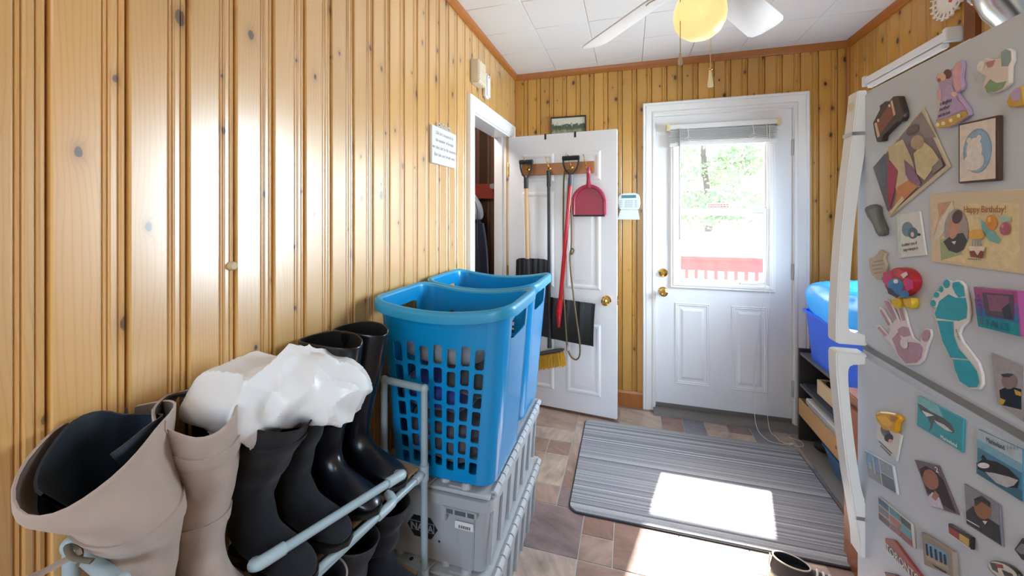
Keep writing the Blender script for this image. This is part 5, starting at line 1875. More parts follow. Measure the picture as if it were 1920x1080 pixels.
def enamel():
    m, nt, N, L, b = nodes('white_enamel')
    b.inputs['Base Color'].default_value = lin('c6cfdb')
    b.inputs['Roughness'].default_value = .33
    tc = N.new('ShaderNodeTexCoord')
    n1 = N.new('ShaderNodeTexNoise')
    n1.inputs['Scale'].default_value = 420
    n1.inputs['Detail'].default_value = 2
    L.new(tc.outputs['Object'], n1.inputs[0])
    bp = N.new('ShaderNodeBump')
    bp.inputs['Strength'].default_value = .12
    bp.inputs['Distance'].default_value = .001
    L.new(n1.outputs[0], bp.inputs['Height'])
    L.new(bp.outputs[0], b.inputs['Normal'])
    return m


ENAM = enamel()
HAND = mat('handle_white', 'e4e4e2', .35, var=.02)
GASK = mat('gasket_grey', '8d9195', .7)
MB().box(.575, 1.275, FY0 + .006, FY1 - .006, .03, 1.628).build('cabinet_body', ENAM, fr_, bevel=.006)
MB().box(.60, 1.25, FY0 + .03, FY1 - .03, .0, .03).build('plinth', BLACK, fr_, smooth=0)
MB().box(.562, .576, FY0 + .012, FY1 - .012, .07, 1.62).build('door_gasket', GASK, fr_, smooth=0)
fd = MB().box(FX, .563, FY0, FY1, 1.074, 1.646).build('freezer_door', ENAM, fr_, bevel=.010, seg=4)
ld_ = MB().box(FX, .563, FY0, FY1, .06, 1.060).build('fridge_door', ENAM, fr_, bevel=.010, seg=4)
MB().box(FX + .012, .56, FY0 + .004, FY1 - .004, 1.060, 1.074).build('door_gap', GASK, fr_, smooth=0)
prof = cr([(.490, 1.648), (.486, 1.60), (.479, 1.53), (.466, 1.40), (.455, 1.25), (.4495, 1.12)], 5) + [(.4495, 1.080), (.453, 1.076), (.508, 1.076), (.508, 1.100)] + cr([(.480, 1.104), (.4735, 1.12), (.476, 1.20), (.484, 1.33), (.494, 1.43), (.503, 1.50), (.508, 1.545)], 4) + [(.508, 1.648)]
MB().prism([(a, FY1 - .040, z) for a, z in prof], (0, .040, 0)).build('handle', HAND, fd, bevel=.004)
MB().box(.4795, .5035, FY1 - .0405, FY1 + .0005, 1.548, 1.556).build('handle_seam', STEEL, fd, smooth=0)
MB().prism([(.4885, FY1 - .029, 1.585), (.4865, FY1 - .029, 1.625), (.4865, FY1 - .010, 1.625), (.4885, FY1 - .010, 1.585)], (-.0008, 0, 0)).build('handle_badge', mat('badge_ivory', 'd9cfae', .4), fd, smooth=0)
prof = [(.508, .600), (.494, .602)] + cr([(.492, .64), (.484, .70), (.470, .80), (.458, .92), (.4505, 1.01)], 5) + [(.4495, 1.052), (.453, 1.058), (.508, 1.058), (.508, 1.034)] + cr([(.480, 1.030), (.4735, 1.01), (.478, .93), (.488, .83), (.498, .755), (.508, .72)], 4)
MB().prism([(a, FY1 - .040, z) for a, z in prof], (0, .040, 0)).build('handle', HAND, ld_, bevel=.004)
MB().box(.488, .5035, FY1 - .0405, FY1 + .0005, .684, .692).build('handle_seam', STEEL, ld_, smooth=0)
MB().lathe([(0, 0), (.010, 0), (.010, .004), (0, .004)], (.56, FY0 + .03, 1.646), 12).build('hinge_cap', HAND, fr_)

# stainless pot on top of the refrigerator
sp2 = thing('mixing_bowl', 'shiny stainless mixing bowl standing on top of the fridge', 'bowl', (.815, 1.014, 1.63))
MB().lathe([(0, 1.629), (.05, 1.629), (.058, 1.635), (.075, 1.68), (.098, 1.74), (.125, 1.784), (.141, 1.83), (.146, 1.832), (.146, 1.837), (.138, 1.836), (.12, 1.784), (.092, 1.742), (.07, 1.685), (.05, 1.64), (0, 1.636)], (.815, 1.014, 0), 36).build('bowl', mat('pot_steel', 'c6c9cc', .18, 1.0, var=.04), sp2, smooth=35)
MB().lathe([(.052, 1.6285), (.056, 1.6285), (.056, 1.637), (.052, 1.637)], (.815, 1.014, 0), 30).build('foot_ring', STEEL, sp2)

MAGNETS = [
    ('trunk_magnet', 'brown wooden trunk-shaped magnet near the fridge handle', 'magnet', [(1.023, 1.5643), (0.9988, 1.5866), (0.9998, 1.595), (0.9808, 1.5985), (0.9709, 1.5939), (0.9555, 1.6014), (0.9389, 1.596), (0.9255, 1.5634), (0.9255, 1.553), (0.9312, 1.5469), (0.9434, 1.5487), (0.9869, 1.5297), (0.991, 1.5196), (1.0089, 1.5208), (1.0164, 1.538)], '3f2f2a', 0.01, [([(1.0121, 1.5586), (0.9636, 1.5916), (0.9518, 1.5623), (0.9988, 1.5339)], '83452f'), ([(1.0164, 1.5612), (1.0089, 1.5622), (0.9972, 1.531), (1.0057, 1.5294)], 'd8b9a0'), ([(0.9631, 1.593), (0.9574, 1.5952), (0.9471, 1.5642), (0.9527, 1.5619)], 'd8b9a0'), ([(0.9699, 1.5886), (0.9641, 1.5883), (0.9622, 1.5834), (0.967, 1.5822)], 'e8dcc8'), ([(1.0067, 1.5673), (1.0004, 1.5681), (0.9983, 1.5621), (1.0046, 1.5612)], 'e8dcc8')], [], 0.4, 0.0),
    ('photo_print', 'glossy photo of a mother and child turned on its corner', 'photo', [(0.8853, 1.561), (0.8233, 1.4477), (0.9783, 1.3642), (1.0371, 1.4707)], 'cdbfa4', 0.0035, [([(0.8896, 1.5535), (0.83, 1.4509), (0.9717, 1.3743), (1.0298, 1.4706)], '7c6f72'), ([(0.8872, 1.5539), (0.8515, 1.5007), (0.8794, 1.5059), (0.9076, 1.5343), (0.916, 1.5391)], '8c7d78'), ([(1.0343, 1.4704), (0.9936, 1.4948), (0.9833, 1.4264), (0.9783, 1.3753), (0.9859, 1.3786)], '5f6b78'), ([(0.9833, 1.5061), (0.938, 1.5137), (0.9139, 1.4743), (0.8912, 1.4201), (0.9518, 1.4058), (0.9734, 1.4509)], 'cdbf9c'), ([(0.9076, 1.4821), (0.8794, 1.4975), (0.8606, 1.4833), (0.8444, 1.4621), (0.8794, 1.4305), (0.8993, 1.4436)], 'd3c59a'), ([(0.8828, 1.4922), (0.8883, 1.4886), (0.8957, 1.4873), (0.9035, 1.4887), (0.9103, 1.4924), (0.9145, 1.4979), (0.9152, 1.504), (0.9123, 1.5094), (0.9065, 1.5129), (0.8989, 1.5139), (0.8911, 1.5123), (0.8847, 1.5085), (0.8808, 1.5032), (0.8801, 1.4974)], 'b09a7c'), ([(0.8945, 1.5317), (0.8926, 1.5276), (0.894, 1.5232), (0.8985, 1.5193), (0.9052, 1.5167), (0.913, 1.5158), (0.9202, 1.5171), (0.9254, 1.5201), (0.9275, 1.5244), (0.926, 1.529), (0.9212, 1.533), (0.9141, 1.5355), (0.9064, 1.5361), (0.8994, 1.5347)], '5b4638'), ([(0.9783, 1.4799), (0.9518, 1.4549), (0.9588, 1.4247), (0.9783, 1.3753), (0.9849, 1.4265)], 'a8435a'), ([(0.9335, 1.474), (0.9076, 1.456), (0.8872, 1.4255), (0.9076, 1.4154), (0.929, 1.4465)], '8c6a86'), ([(0.9518, 1.4242), (0.9203, 1.4339), (0.8952, 1.4204), (0.938, 1.3931), (0.9612, 1.3876)], 'c98a55'), ([(0.9758, 1.3753), (0.938, 1.4052), (0.9312, 1.3989), (0.9709, 1.3705)], 'd8cfa8'), ([(0.8606, 1.4507), (0.8409, 1.4643), (0.834, 1.4503), (0.8587, 1.4396)], '8a8583')], [], 0.15, 0.0),
    ('angel_magnet', 'lavender-dressed angel figurine magnet with pink wings', 'magnet', [(0.8492, 1.6011), (0.847, 1.6083), (0.8347, 1.6057), (0.8267, 1.6075), (0.8142, 1.6017), (0.8082, 1.61), (0.8019, 1.6125), (0.7957, 1.6113), (0.7936, 1.6018), (0.7972, 1.5825), (0.7928, 1.5723), (0.7964, 1.5646), (0.8045, 1.5626), (0.7964, 1.5499), (0.784, 1.5335), (0.7806, 1.5226), (0.7893, 1.5183), (0.8056, 1.5137), (0.8227, 1.5114), (0.845, 1.5154), (0.8504, 1.5252), (0.845, 1.5413), (0.8367, 1.558), (0.8462, 1.5653), (0.847, 1.5767), (0.84, 1.5824)], 'b59cba', 0.006, [([(0.8131, 1.5997), (0.8067, 1.6095), (0.7957, 1.6102), (0.7943, 1.602), (0.7986, 1.5829), (0.7943, 1.5727), (0.7979, 1.5656), (0.8056, 1.565), (0.8093, 1.5775)], 'dba6ae'), ([(0.8462, 1.5764), (0.8387, 1.582), (0.8355, 1.5639), (0.8387, 1.5592), (0.845, 1.5659)], 'dba6ae'), ([(0.8142, 1.5965), (0.8151, 1.5934), (0.8174, 1.5914), (0.8208, 1.591), (0.8247, 1.5923), (0.8281, 1.595), (0.8306, 1.5986), (0.8315, 1.6024), (0.8306, 1.6056), (0.8281, 1.6075), (0.8247, 1.6078), (0.8208, 1.6065), (0.8174, 1.6038), (0.8151, 1.6002)], '6b4136'), ([(0.8259, 1.5956), (0.8268, 1.593), (0.8295, 1.5915), (0.8333, 1.5914), (0.8377, 1.5928), (0.8416, 1.5954), (0.8444, 1.5987), (0.8454, 1.6021), (0.8444, 1.6048), (0.8416, 1.6062), (0.8377, 1.6062), (0.8333, 1.6047), (0.8295, 1.6021), (0.8268, 1.5988)], 'e0b79a'), ([(0.8367, 1.5939), (0.8371, 1.5927), (0.8382, 1.5919), (0.8399, 1.5919), (0.8417, 1.5925), (0.8434, 1.5936), (0.8445, 1.5951), (0.845, 1.5966), (0.8445, 1.5978), (0.8434, 1.5985), (0.8417, 1.5986), (0.8399, 1.598), (0.8382, 1.5968), (0.8371, 1.5954)], 'b4453f'), ([(0.8339, 1.5852), (0.8131, 1.5787), (0.8019, 1.5514), (0.7851, 1.5329), (0.8227, 1.5297), (0.847, 1.5292), (0.842, 1.5406), (0.8339, 1.5603)], 'b9a2c9'), ([(0.8026, 1.5605), (0.8032, 1.5589), (0.8047, 1.5579), (0.807, 1.5577), (0.8095, 1.5584), (0.8117, 1.5599), (0.8133, 1.5618), (0.8139, 1.5638), (0.8133, 1.5655), (0.8117, 1.5665), (0.8095, 1.5666), (0.807, 1.5659), (0.8047, 1.5644), (0.8032, 1.5625)], 'e3c2a6'), ([(0.847, 1.5276), (0.8227, 1.5273), (0.7858, 1.5302), (0.7809, 1.5227), (0.7893, 1.5189), (0.8056, 1.5143), (0.8227, 1.5126), (0.845, 1.516), (0.8496, 1.5234)], 'c9a043'), ([(0.8392, 1.5205), (0.8405, 1.5183), (0.8437, 1.518), (0.847, 1.5197), (0.8483, 1.5225), (0.847, 1.5246), (0.8437, 1.5249), (0.8405, 1.5232)], 'efe6c8'), ([(0.8263, 1.5195), (0.8276, 1.5174), (0.8306, 1.5171), (0.8338, 1.5187), (0.8351, 1.5214), (0.8338, 1.5236), (0.8306, 1.5239), (0.8276, 1.5222)], 'efe6c8'), ([(0.8101, 1.5207), (0.8113, 1.5187), (0.8142, 1.5183), (0.8172, 1.52), (0.8185, 1.5226), (0.8172, 1.5247), (0.8142, 1.525), (0.8113, 1.5233)], 'efe6c8'), ([(0.7943, 1.5244), (0.7954, 1.5224), (0.7982, 1.5221), (0.8011, 1.5238), (0.8023, 1.5263), (0.8011, 1.5284), (0.7982, 1.5286), (0.7954, 1.527)], 'efe6c8')], [('a daughter', (0.8367, 1.5518), (0.8067, 1.5513), 0.0067, '2a2430'), ('mother', (0.8379, 1.5421), (0.8142, 1.5422), 0.0067, '2a2430'), ('and the love', (0.8408, 1.5324), (0.8112, 1.533), 0.0062, '2a2430')], 0.4, 0.0),
    ('lamb_magnet', 'cream and green lamb-shaped magnet near the fridge top', 'magnet', [(0.7665, 1.5858), (0.7622, 1.5946), (0.7511, 1.5985), (0.7434, 1.5931), (0.7271, 1.5888), (0.7263, 1.5972), (0.7186, 1.5996), (0.7104, 1.5927), (0.7096, 1.5791), (0.7139, 1.5718), (0.7139, 1.55), (0.7214, 1.5446), (0.7344, 1.5427), (0.7489, 1.5457), (0.7565, 1.5553), (0.7543, 1.5656), (0.7511, 1.5723), (0.7597, 1.5771)], 'ddd0c6', 0.006, [([(0.7263, 1.5972), (0.7186, 1.5985), (0.7109, 1.5924), (0.7104, 1.5799), (0.715, 1.5735), (0.7251, 1.5766)], '8fa6a6'), ([(0.7527, 1.5569), (0.7434, 1.5648), (0.733, 1.5561), (0.7172, 1.5536), (0.7229, 1.5456), (0.735, 1.544), (0.7489, 1.547)], '7fa077'), ([(0.7511, 1.5919), (0.7344, 1.5895), (0.7389, 1.5821), (0.7465, 1.5821)], 'b8827c'), ([(0.7537, 1.5857), (0.7556, 1.5832), (0.7582, 1.5819), (0.761, 1.582), (0.7635, 1.5836), (0.765, 1.5864), (0.7654, 1.5897), (0.7645, 1.593), (0.7625, 1.5955), (0.7598, 1.5968), (0.757, 1.5966), (0.7546, 1.5949), (0.7531, 1.5922), (0.7528, 1.5889)], 'efe6dc')], [], 0.4, 0.0),
    ('angel_magnet', 'small angel magnet half cut off at the right edge', 'magnet', [(0.7132, 1.5242), (0.7078, 1.5335), (0.7003, 1.5391), (0.6908, 1.539), (0.6865, 1.5134), (0.6996, 1.5126), (0.7101, 1.5168)], 'c9a043', 0.01, [([(0.7071, 1.5326), (0.7003, 1.5377), (0.6915, 1.5371), (0.6908, 1.5209), (0.7025, 1.5227)], 'b9a2c9')], [], 0.4, 0.0),
    ('framed_card', 'dark wood-framed card with a white bear in blue oval', 'picture', [(0.8001, 1.5125), (0.7303, 1.5099), (0.7303, 1.4176), (0.8001, 1.4186)], '4a342a', 0.007, [([(0.7966, 1.5096), (0.7331, 1.5068), (0.7331, 1.4209), (0.7966, 1.4214)], 'ded3c9'), ([(0.7385, 1.464), (0.7397, 1.4537), (0.7431, 1.4445), (0.7485, 1.4372), (0.7554, 1.4326), (0.7632, 1.4311), (0.7713, 1.4329), (0.7787, 1.4378), (0.7848, 1.4454), (0.7887, 1.4548), (0.7901, 1.4653), (0.7887, 1.4757), (0.7848, 1.485), (0.7787, 1.4922), (0.7713, 1.4967), (0.7632, 1.4981), (0.7554, 1.4962), (0.7485, 1.4912), (0.7431, 1.4837), (0.7397, 1.4743)], '8f9fb0'), ([(0.7401, 1.464), (0.7412, 1.4546), (0.7443, 1.4461), (0.7492, 1.4395), (0.7554, 1.4352), (0.7625, 1.4339), (0.7698, 1.4355), (0.7765, 1.44), (0.7819, 1.4469), (0.7855, 1.4556), (0.7867, 1.4652), (0.7855, 1.4747), (0.7819, 1.4832), (0.7765, 1.4899), (0.7698, 1.494), (0.7625, 1.4953), (0.7554, 1.4935), (0.7492, 1.489), (0.7443, 1.4821), (0.7412, 1.4735)], '8fb3d0'), ([(0.755, 1.4662), (0.7563, 1.4582), (0.7601, 1.4518), (0.7657, 1.4484), (0.772, 1.4485), (0.7778, 1.4522), (0.7819, 1.4588), (0.7833, 1.467), (0.7819, 1.4751), (0.7778, 1.4814), (0.772, 1.4849), (0.7657, 1.4847), (0.7601, 1.4809), (0.7563, 1.4743)], 'e3dcd8'), ([(0.751, 1.4494), (0.7527, 1.4434), (0.7576, 1.4387), (0.7648, 1.4361), (0.773, 1.4363), (0.7805, 1.4391), (0.7859, 1.4441), (0.7878, 1.4503), (0.7859, 1.4563), (0.7805, 1.4611), (0.773, 1.4636), (0.7648, 1.4634), (0.7576, 1.4605), (0.7527, 1.4555)], 'dfd8d6'), ([(0.7738, 1.4826), (0.7743, 1.4806), (0.7755, 1.479), (0.7772, 1.4782), (0.7791, 1.4782), (0.7809, 1.4792), (0.7821, 1.4808), (0.7826, 1.4829), (0.7821, 1.4849), (0.7809, 1.4865), (0.7791, 1.4873), (0.7772, 1.4873), (0.7755, 1.4863), (0.7743, 1.4846)], 'e3dcd8'), ([(0.7557, 1.483), (0.7561, 1.481), (0.7572, 1.4794), (0.7588, 1.4785), (0.7607, 1.4786), (0.7623, 1.4795), (0.7635, 1.4812), (0.7639, 1.4832), (0.7635, 1.4852), (0.7623, 1.4868), (0.7607, 1.4877), (0.7588, 1.4876), (0.7572, 1.4867), (0.7561, 1.485)], 'e3dcd8')], [], 0.4, 0.0),
    ('birthday_card', 'cream Happy Birthday card with balloons on freezer door', 'card', [(0.8694, 1.4053), (0.6966, 1.4039), (0.6966, 1.2909), (0.8657, 1.2877)], 'd6c5a6', 0.0025, [([(0.8453, 1.3284), (0.7856, 1.3867), (0.7035, 1.3857), (0.7029, 1.2941), (0.8453, 1.2932)], 'e0cf9f'), ([(0.8453, 1.3284), (0.8261, 1.331), (0.7974, 1.3076), (0.8433, 1.2927)], '9fae84'), ([(0.8657, 1.4027), (0.8414, 1.4001), (0.8513, 1.3507), (0.8615, 1.329)], 'd9c4a4'), ([(0.8513, 1.3884), (0.8168, 1.3918), (0.8279, 1.3761), (0.8473, 1.3658)], 'c89f7c'), ([(0.8473, 1.3568), (0.8187, 1.3919), (0.8141, 1.3803), (0.8242, 1.3558), (0.8473, 1.3283), (0.8594, 1.3291)], 'dcd3c2'), ([(0.7648, 1.3636), (0.7527, 1.356), (0.7312, 1.3352), (0.7326, 1.3289), (0.7497, 1.3315), (0.7617, 1.3479)], '78b4b0'), ([(0.7354, 1.369), (0.7138, 1.3666), (0.7151, 1.3605), (0.7298, 1.3578)], 'a8c2ae'), ([(0.7856, 1.3443), (0.7879, 1.3293), (0.7944, 1.3168), (0.8041, 1.3092), (0.8152, 1.3082), (0.8255, 1.3142), (0.8329, 1.3264), (0.8355, 1.3423), (0.8329, 1.3583), (0.8255, 1.3711), (0.8152, 1.378), (0.8041, 1.3778), (0.7944, 1.371), (0.7879, 1.3591)], 'a39a94'), ([(0.8365, 1.3245), (0.8223, 1.3341), (0.8079, 1.3391), (0.7957, 1.3411), (0.7876, 1.3291), (0.7957, 1.3147), (0.8079, 1.3083), (0.8242, 1.3108)], '3d3a40'), ([(0.8039, 1.348), (0.8063, 1.3402), (0.8102, 1.334), (0.815, 1.3306), (0.8196, 1.3308), (0.8233, 1.3347), (0.825, 1.3414), (0.8246, 1.3497), (0.8221, 1.3577), (0.818, 1.3639), (0.8132, 1.367), (0.8087, 1.3666), (0.8052, 1.3626), (0.8035, 1.356)], 'c78f78'), ([(0.798, 1.3635), (0.8009, 1.3591), (0.8051, 1.3561), (0.8097, 1.355), (0.8138, 1.3561), (0.8166, 1.3592), (0.8175, 1.3637), (0.8162, 1.3687), (0.8132, 1.3731), (0.8089, 1.376), (0.8043, 1.377), (0.8003, 1.3758), (0.7976, 1.3727), (0.7968, 1.3683)], '4f3a34'), ([(0.8187, 1.3257), (0.8087, 1.3277), (0.8123, 1.3215)], 'e6ddd4'), ([(0.7353, 1.3597), (0.7355, 1.3548), (0.7373, 1.3506), (0.7406, 1.3479), (0.7447, 1.3472), (0.7487, 1.3488), (0.7519, 1.3523), (0.7536, 1.357), (0.7535, 1.362), (0.7515, 1.3663), (0.7481, 1.369), (0.744, 1.3695), (0.74, 1.3678), (0.7369, 1.3643)], 'd98f35'), ([(0.7147, 1.3491), (0.7162, 1.3452), (0.719, 1.3423), (0.7227, 1.3409), (0.7263, 1.3413), (0.7293, 1.3435), (0.731, 1.347), (0.7311, 1.3512), (0.7294, 1.3552), (0.7265, 1.3581), (0.7228, 1.3594), (0.7192, 1.3589), (0.7163, 1.3567), (0.7147, 1.3532)], 'ad5a6c'), ([(0.7446, 1.3626), (0.7449, 1.3609), (0.7457, 1.3596), (0.7469, 1.3588), (0.7482, 1.3588), (0.7494, 1.3595), (0.7502, 1.3608), (0.7505, 1.3625), (0.7502, 1.3642), (0.7494, 1.3655), (0.7482, 1.3663), (0.7469, 1.3663), (0.7457, 1.3656), (0.7449, 1.3642)], 'ecbb6a'), ([(0.7242, 1.3542), (0.7244, 1.353), (0.725, 1.352), (0.7259, 1.3515), (0.7269, 1.3514), (0.7278, 1.3519), (0.7284, 1.3529), (0.7286, 1.3541), (0.7284, 1.3553), (0.7278, 1.3562), (0.7269, 1.3568), (0.7259, 1.3568), (0.725, 1.3563), (0.7244, 1.3554)], 'cf8f9a'), ([(0.7557, 1.3403), (0.757, 1.3368), (0.7608, 1.3339), (0.7664, 1.332), (0.7727, 1.3316), (0.7784, 1.3328), (0.7825, 1.3354), (0.784, 1.3389), (0.7825, 1.3425), (0.7784, 1.3455), (0.7727, 1.3473), (0.7664, 1.3475), (0.7608, 1.3462), (0.757, 1.3436)], 'e0ad4e'), ([(0.784, 1.3205), (0.7542, 1.3215), (0.7587, 1.3048), (0.7799, 1.3052)], '8d3f30'), ([(0.784, 1.3205), (0.7687, 1.3257), (0.7542, 1.3215), (0.7557, 1.3155), (0.7617, 1.3163), (0.7672, 1.3085), (0.7727, 1.3153), (0.7815, 1.3139)], 'ecd9c4'), ([(0.7766, 1.3325), (0.7744, 1.3326), (0.7744, 1.3219), (0.7766, 1.3217)], '8c9aa0'), ([(0.7719, 1.3328), (0.7697, 1.3329), (0.7697, 1.3223), (0.7719, 1.3221)], '8c9aa0'), ([(0.7672, 1.3331), (0.765, 1.3332), (0.765, 1.3226), (0.7672, 1.3224)], '8c9aa0'), ([(0.7636, 1.3333), (0.7614, 1.3334), (0.7614, 1.3229), (0.7636, 1.3227)], '8c9aa0')], [('Happy Birthday!', (0.7915, 1.373), (0.708, 1.3726), 0.0099, '99502e'), ('love from all of us', (0.7831, 1.3008), (0.7542, 1.3026), 0.0025, '6f6f95')], 0.4, 0.0),
    ('foot_magnet', 'small dark pewter footprint magnet by the handle', 'magnet', [(1.0588, 1.3793), (1.0547, 1.3862), (1.04, 1.39), (1.023, 1.3916), (1.0089, 1.386), (1.0067, 1.3722), (0.9988, 1.3592), (0.9859, 1.3402), (0.9879, 1.3289), (1.0067, 1.324), (1.0164, 1.3308), (1.0286, 1.3487), (1.0487, 1.3654)], '55534f', 0.008, [([(1.0429, 1.3791), (1.0175, 1.3839), (1.0094, 1.3591), (0.9962, 1.3366), (1.0067, 1.3296), (1.0203, 1.3489)], '777570')], [], 0.35, 0.0),
    ('kitten_card', 'small white card with two blue kittens and a verse', 'card', [(0.9571, 1.37), (0.8931, 1.3758), (0.8772, 1.2982), (0.95, 1.2848)], 'd9dcd8', 0.0035, [([(0.957, 1.3683), (0.9473, 1.3692), (0.9422, 1.2879), (0.9501, 1.2865)], 'c3d4cd'), ([(0.9087, 1.344), (0.9093, 1.3378), (0.913, 1.3325), (0.9192, 1.3289), (0.9266, 1.3279), (0.9338, 1.3296), (0.9391, 1.3339), (0.9415, 1.3399), (0.9405, 1.3463), (0.9364, 1.3518), (0.9302, 1.3552), (0.9231, 1.356), (0.9163, 1.354), (0.9112, 1.3497)], '6f8fa0'), ([(0.8969, 1.3373), (0.8974, 1.3327), (0.9004, 1.3286), (0.9054, 1.3259), (0.9114, 1.325), (0.9172, 1.3262), (0.9216, 1.3294), (0.9236, 1.3338), (0.9229, 1.3386), (0.9197, 1.3427), (0.9146, 1.3454), (0.9088, 1.3462), (0.9032, 1.3448), (0.899, 1.3416)], '4d6a7e'), ([(0.9063, 1.3336), (0.9064, 1.3315), (0.9074, 1.3296), (0.9092, 1.3284), (0.9113, 1.3281), (0.9133, 1.3288), (0.9149, 1.3303), (0.9157, 1.3324), (0.9156, 1.3345), (0.9145, 1.3364), (0.9128, 1.3376), (0.9107, 1.3378), (0.9087, 1.3372), (0.9071, 1.3357)], 'd9c0c4'), ([(0.8891, 1.3344), (0.8894, 1.3333), (0.8905, 1.3323), (0.8922, 1.3316), (0.8942, 1.3313), (0.8961, 1.3315), (0.8975, 1.3322), (0.8981, 1.3331), (0.8979, 1.3342), (0.8968, 1.3352), (0.895, 1.3359), (0.893, 1.3362), (0.8912, 1.336), (0.8898, 1.3353)], '39424a')], [("In a kitten's eyes, all", (0.9396, 1.3087), (0.888, 1.3185), 0.0056, '4c4c50'), ('things belong to it.', (0.9356, 1.2992), (0.8889, 1.3088), 0.0056, '4c4c50')], 0.4, 0.0),
    ('clay_tag', 'beige clay cat-shaped tag engraved with script', 'magnet', [(1.047, 1.2745), (1.0286, 1.2798), (1.0164, 1.287), (1.0078, 1.2967), (0.9889, 1.2909), (0.9941, 1.2801), (0.9859, 1.2682), (0.9879, 1.2487), (1.0025, 1.2342), (1.0203, 1.2324), (1.0371, 1.2416), (1.0458, 1.2575)], 'b7a68f', 0.006, [([(1.0286, 1.2697), (0.9951, 1.2768), (0.9951, 1.2742), (1.0275, 1.2672)], '94836d'), ([(1.0343, 1.2606), (0.9936, 1.2695), (0.9936, 1.2673), (1.0331, 1.2581)], '94836d'), ([(1.0314, 1.2525), (0.9962, 1.2605), (0.9962, 1.2585), (1.0303, 1.2503)], '94836d'), ([(1.0258, 1.2456), (0.9988, 1.2517), (0.9988, 1.2497), (1.0242, 1.2438)], '94836d')], [], 0.4, 0.0),
    ('clown_magnet', 'tangled red and blue figure magnet with yellow feet', 'magnet', [(0.8908, 1.2486), (0.8927, 1.2402), (0.8982, 1.2319), (0.907, 1.2244), (0.9183, 1.2184), (0.9312, 1.2145), (0.9446, 1.2132), (0.9571, 1.2147), (0.9673, 1.2192), (0.974, 1.226), (0.9763, 1.2346), (0.974, 1.2439), (0.9673, 1.253), (0.9571, 1.2607), (0.9446, 1.2664), (0.9312, 1.2695), (0.9183, 1.2698), (0.907, 1.2675), (0.8982, 1.2629), (0.8927, 1.2564)], 'b3242f', 0.014, [([(0.9783, 1.2533), (0.9518, 1.2601), (0.9471, 1.2394), (0.966, 1.2269), (0.9798, 1.234)], 'c43a72'), ([(0.916, 1.2533), (0.8912, 1.2514), (0.8892, 1.2375), (0.9076, 1.2285), (0.9181, 1.2412)], 'd0327e'), ([(0.9173, 1.2369), (0.9195, 1.2304), (0.9258, 1.2243), (0.935, 1.2198), (0.9455, 1.2178), (0.9552, 1.2188), (0.9621, 1.2227), (0.9646, 1.2287), (0.9621, 1.2356), (0.9552, 1.2419), (0.9455, 1.2463), (0.935, 1.2479), (0.9258, 1.2466), (0.9195, 1.2427)], '2f8fc0'), ([(0.938, 1.2454), (0.9139, 1.2361), (0.929, 1.217), (0.9518, 1.2171), (0.9588, 1.2282)], '2a78b4'), ([(0.9471, 1.2623), (0.929, 1.2677), (0.9118, 1.2641), (0.9246, 1.2505), (0.9425, 1.2517)], 'c8434a'), ([(0.9308, 1.2426), (0.9315, 1.2407), (0.9335, 1.2389), (0.9364, 1.2376), (0.9396, 1.2371), (0.9425, 1.2374), (0.9445, 1.2386), (0.9453, 1.2403), (0.9445, 1.2423), (0.9425, 1.2441), (0.9396, 1.2453), (0.9364, 1.2458), (0.9335, 1.2455), (0.9315, 1.2443)], 'e8e0dc'), ([(0.966, 1.2253), (0.9518, 1.2248), (0.929, 1.214), (0.9335, 1.2101), (0.9612, 1.2138)], '27313f'), ([(0.9238, 1.2565), (0.9076, 1.2647), (0.9026, 1.2596), (0.916, 1.2503)], 'e6d8d4'), ([(0.8993, 1.2243), (0.9006, 1.221), (0.9043, 1.2179), (0.9096, 1.2155), (0.9156, 1.2142), (0.9211, 1.2145), (0.925, 1.2162), (0.9264, 1.219), (0.925, 1.2224), (0.9211, 1.2256), (0.9156, 1.228), (0.9096, 1.2291), (0.9043, 1.2287), (0.9006, 1.227)], '2a78b4')], [], 0.4, 0.0),
    ('clown_foot', '', '', [(0.9574, 1.2052), (0.9344, 1.2115), (0.9326, 1.1998), (0.9402, 1.1897), (0.9494, 1.1882), (0.9565, 1.1946)], 'd9b41f', 0.012, [], [], 0.4, 0.0),
    ('clown_foot', '', '', [(0.9238, 1.2121), (0.9014, 1.2181), (0.8985, 1.2072), (0.9034, 1.1975), (0.9126, 1.196), (0.9212, 1.2023)], 'd9b41f', 0.012, [], [], 0.4, 0.0),
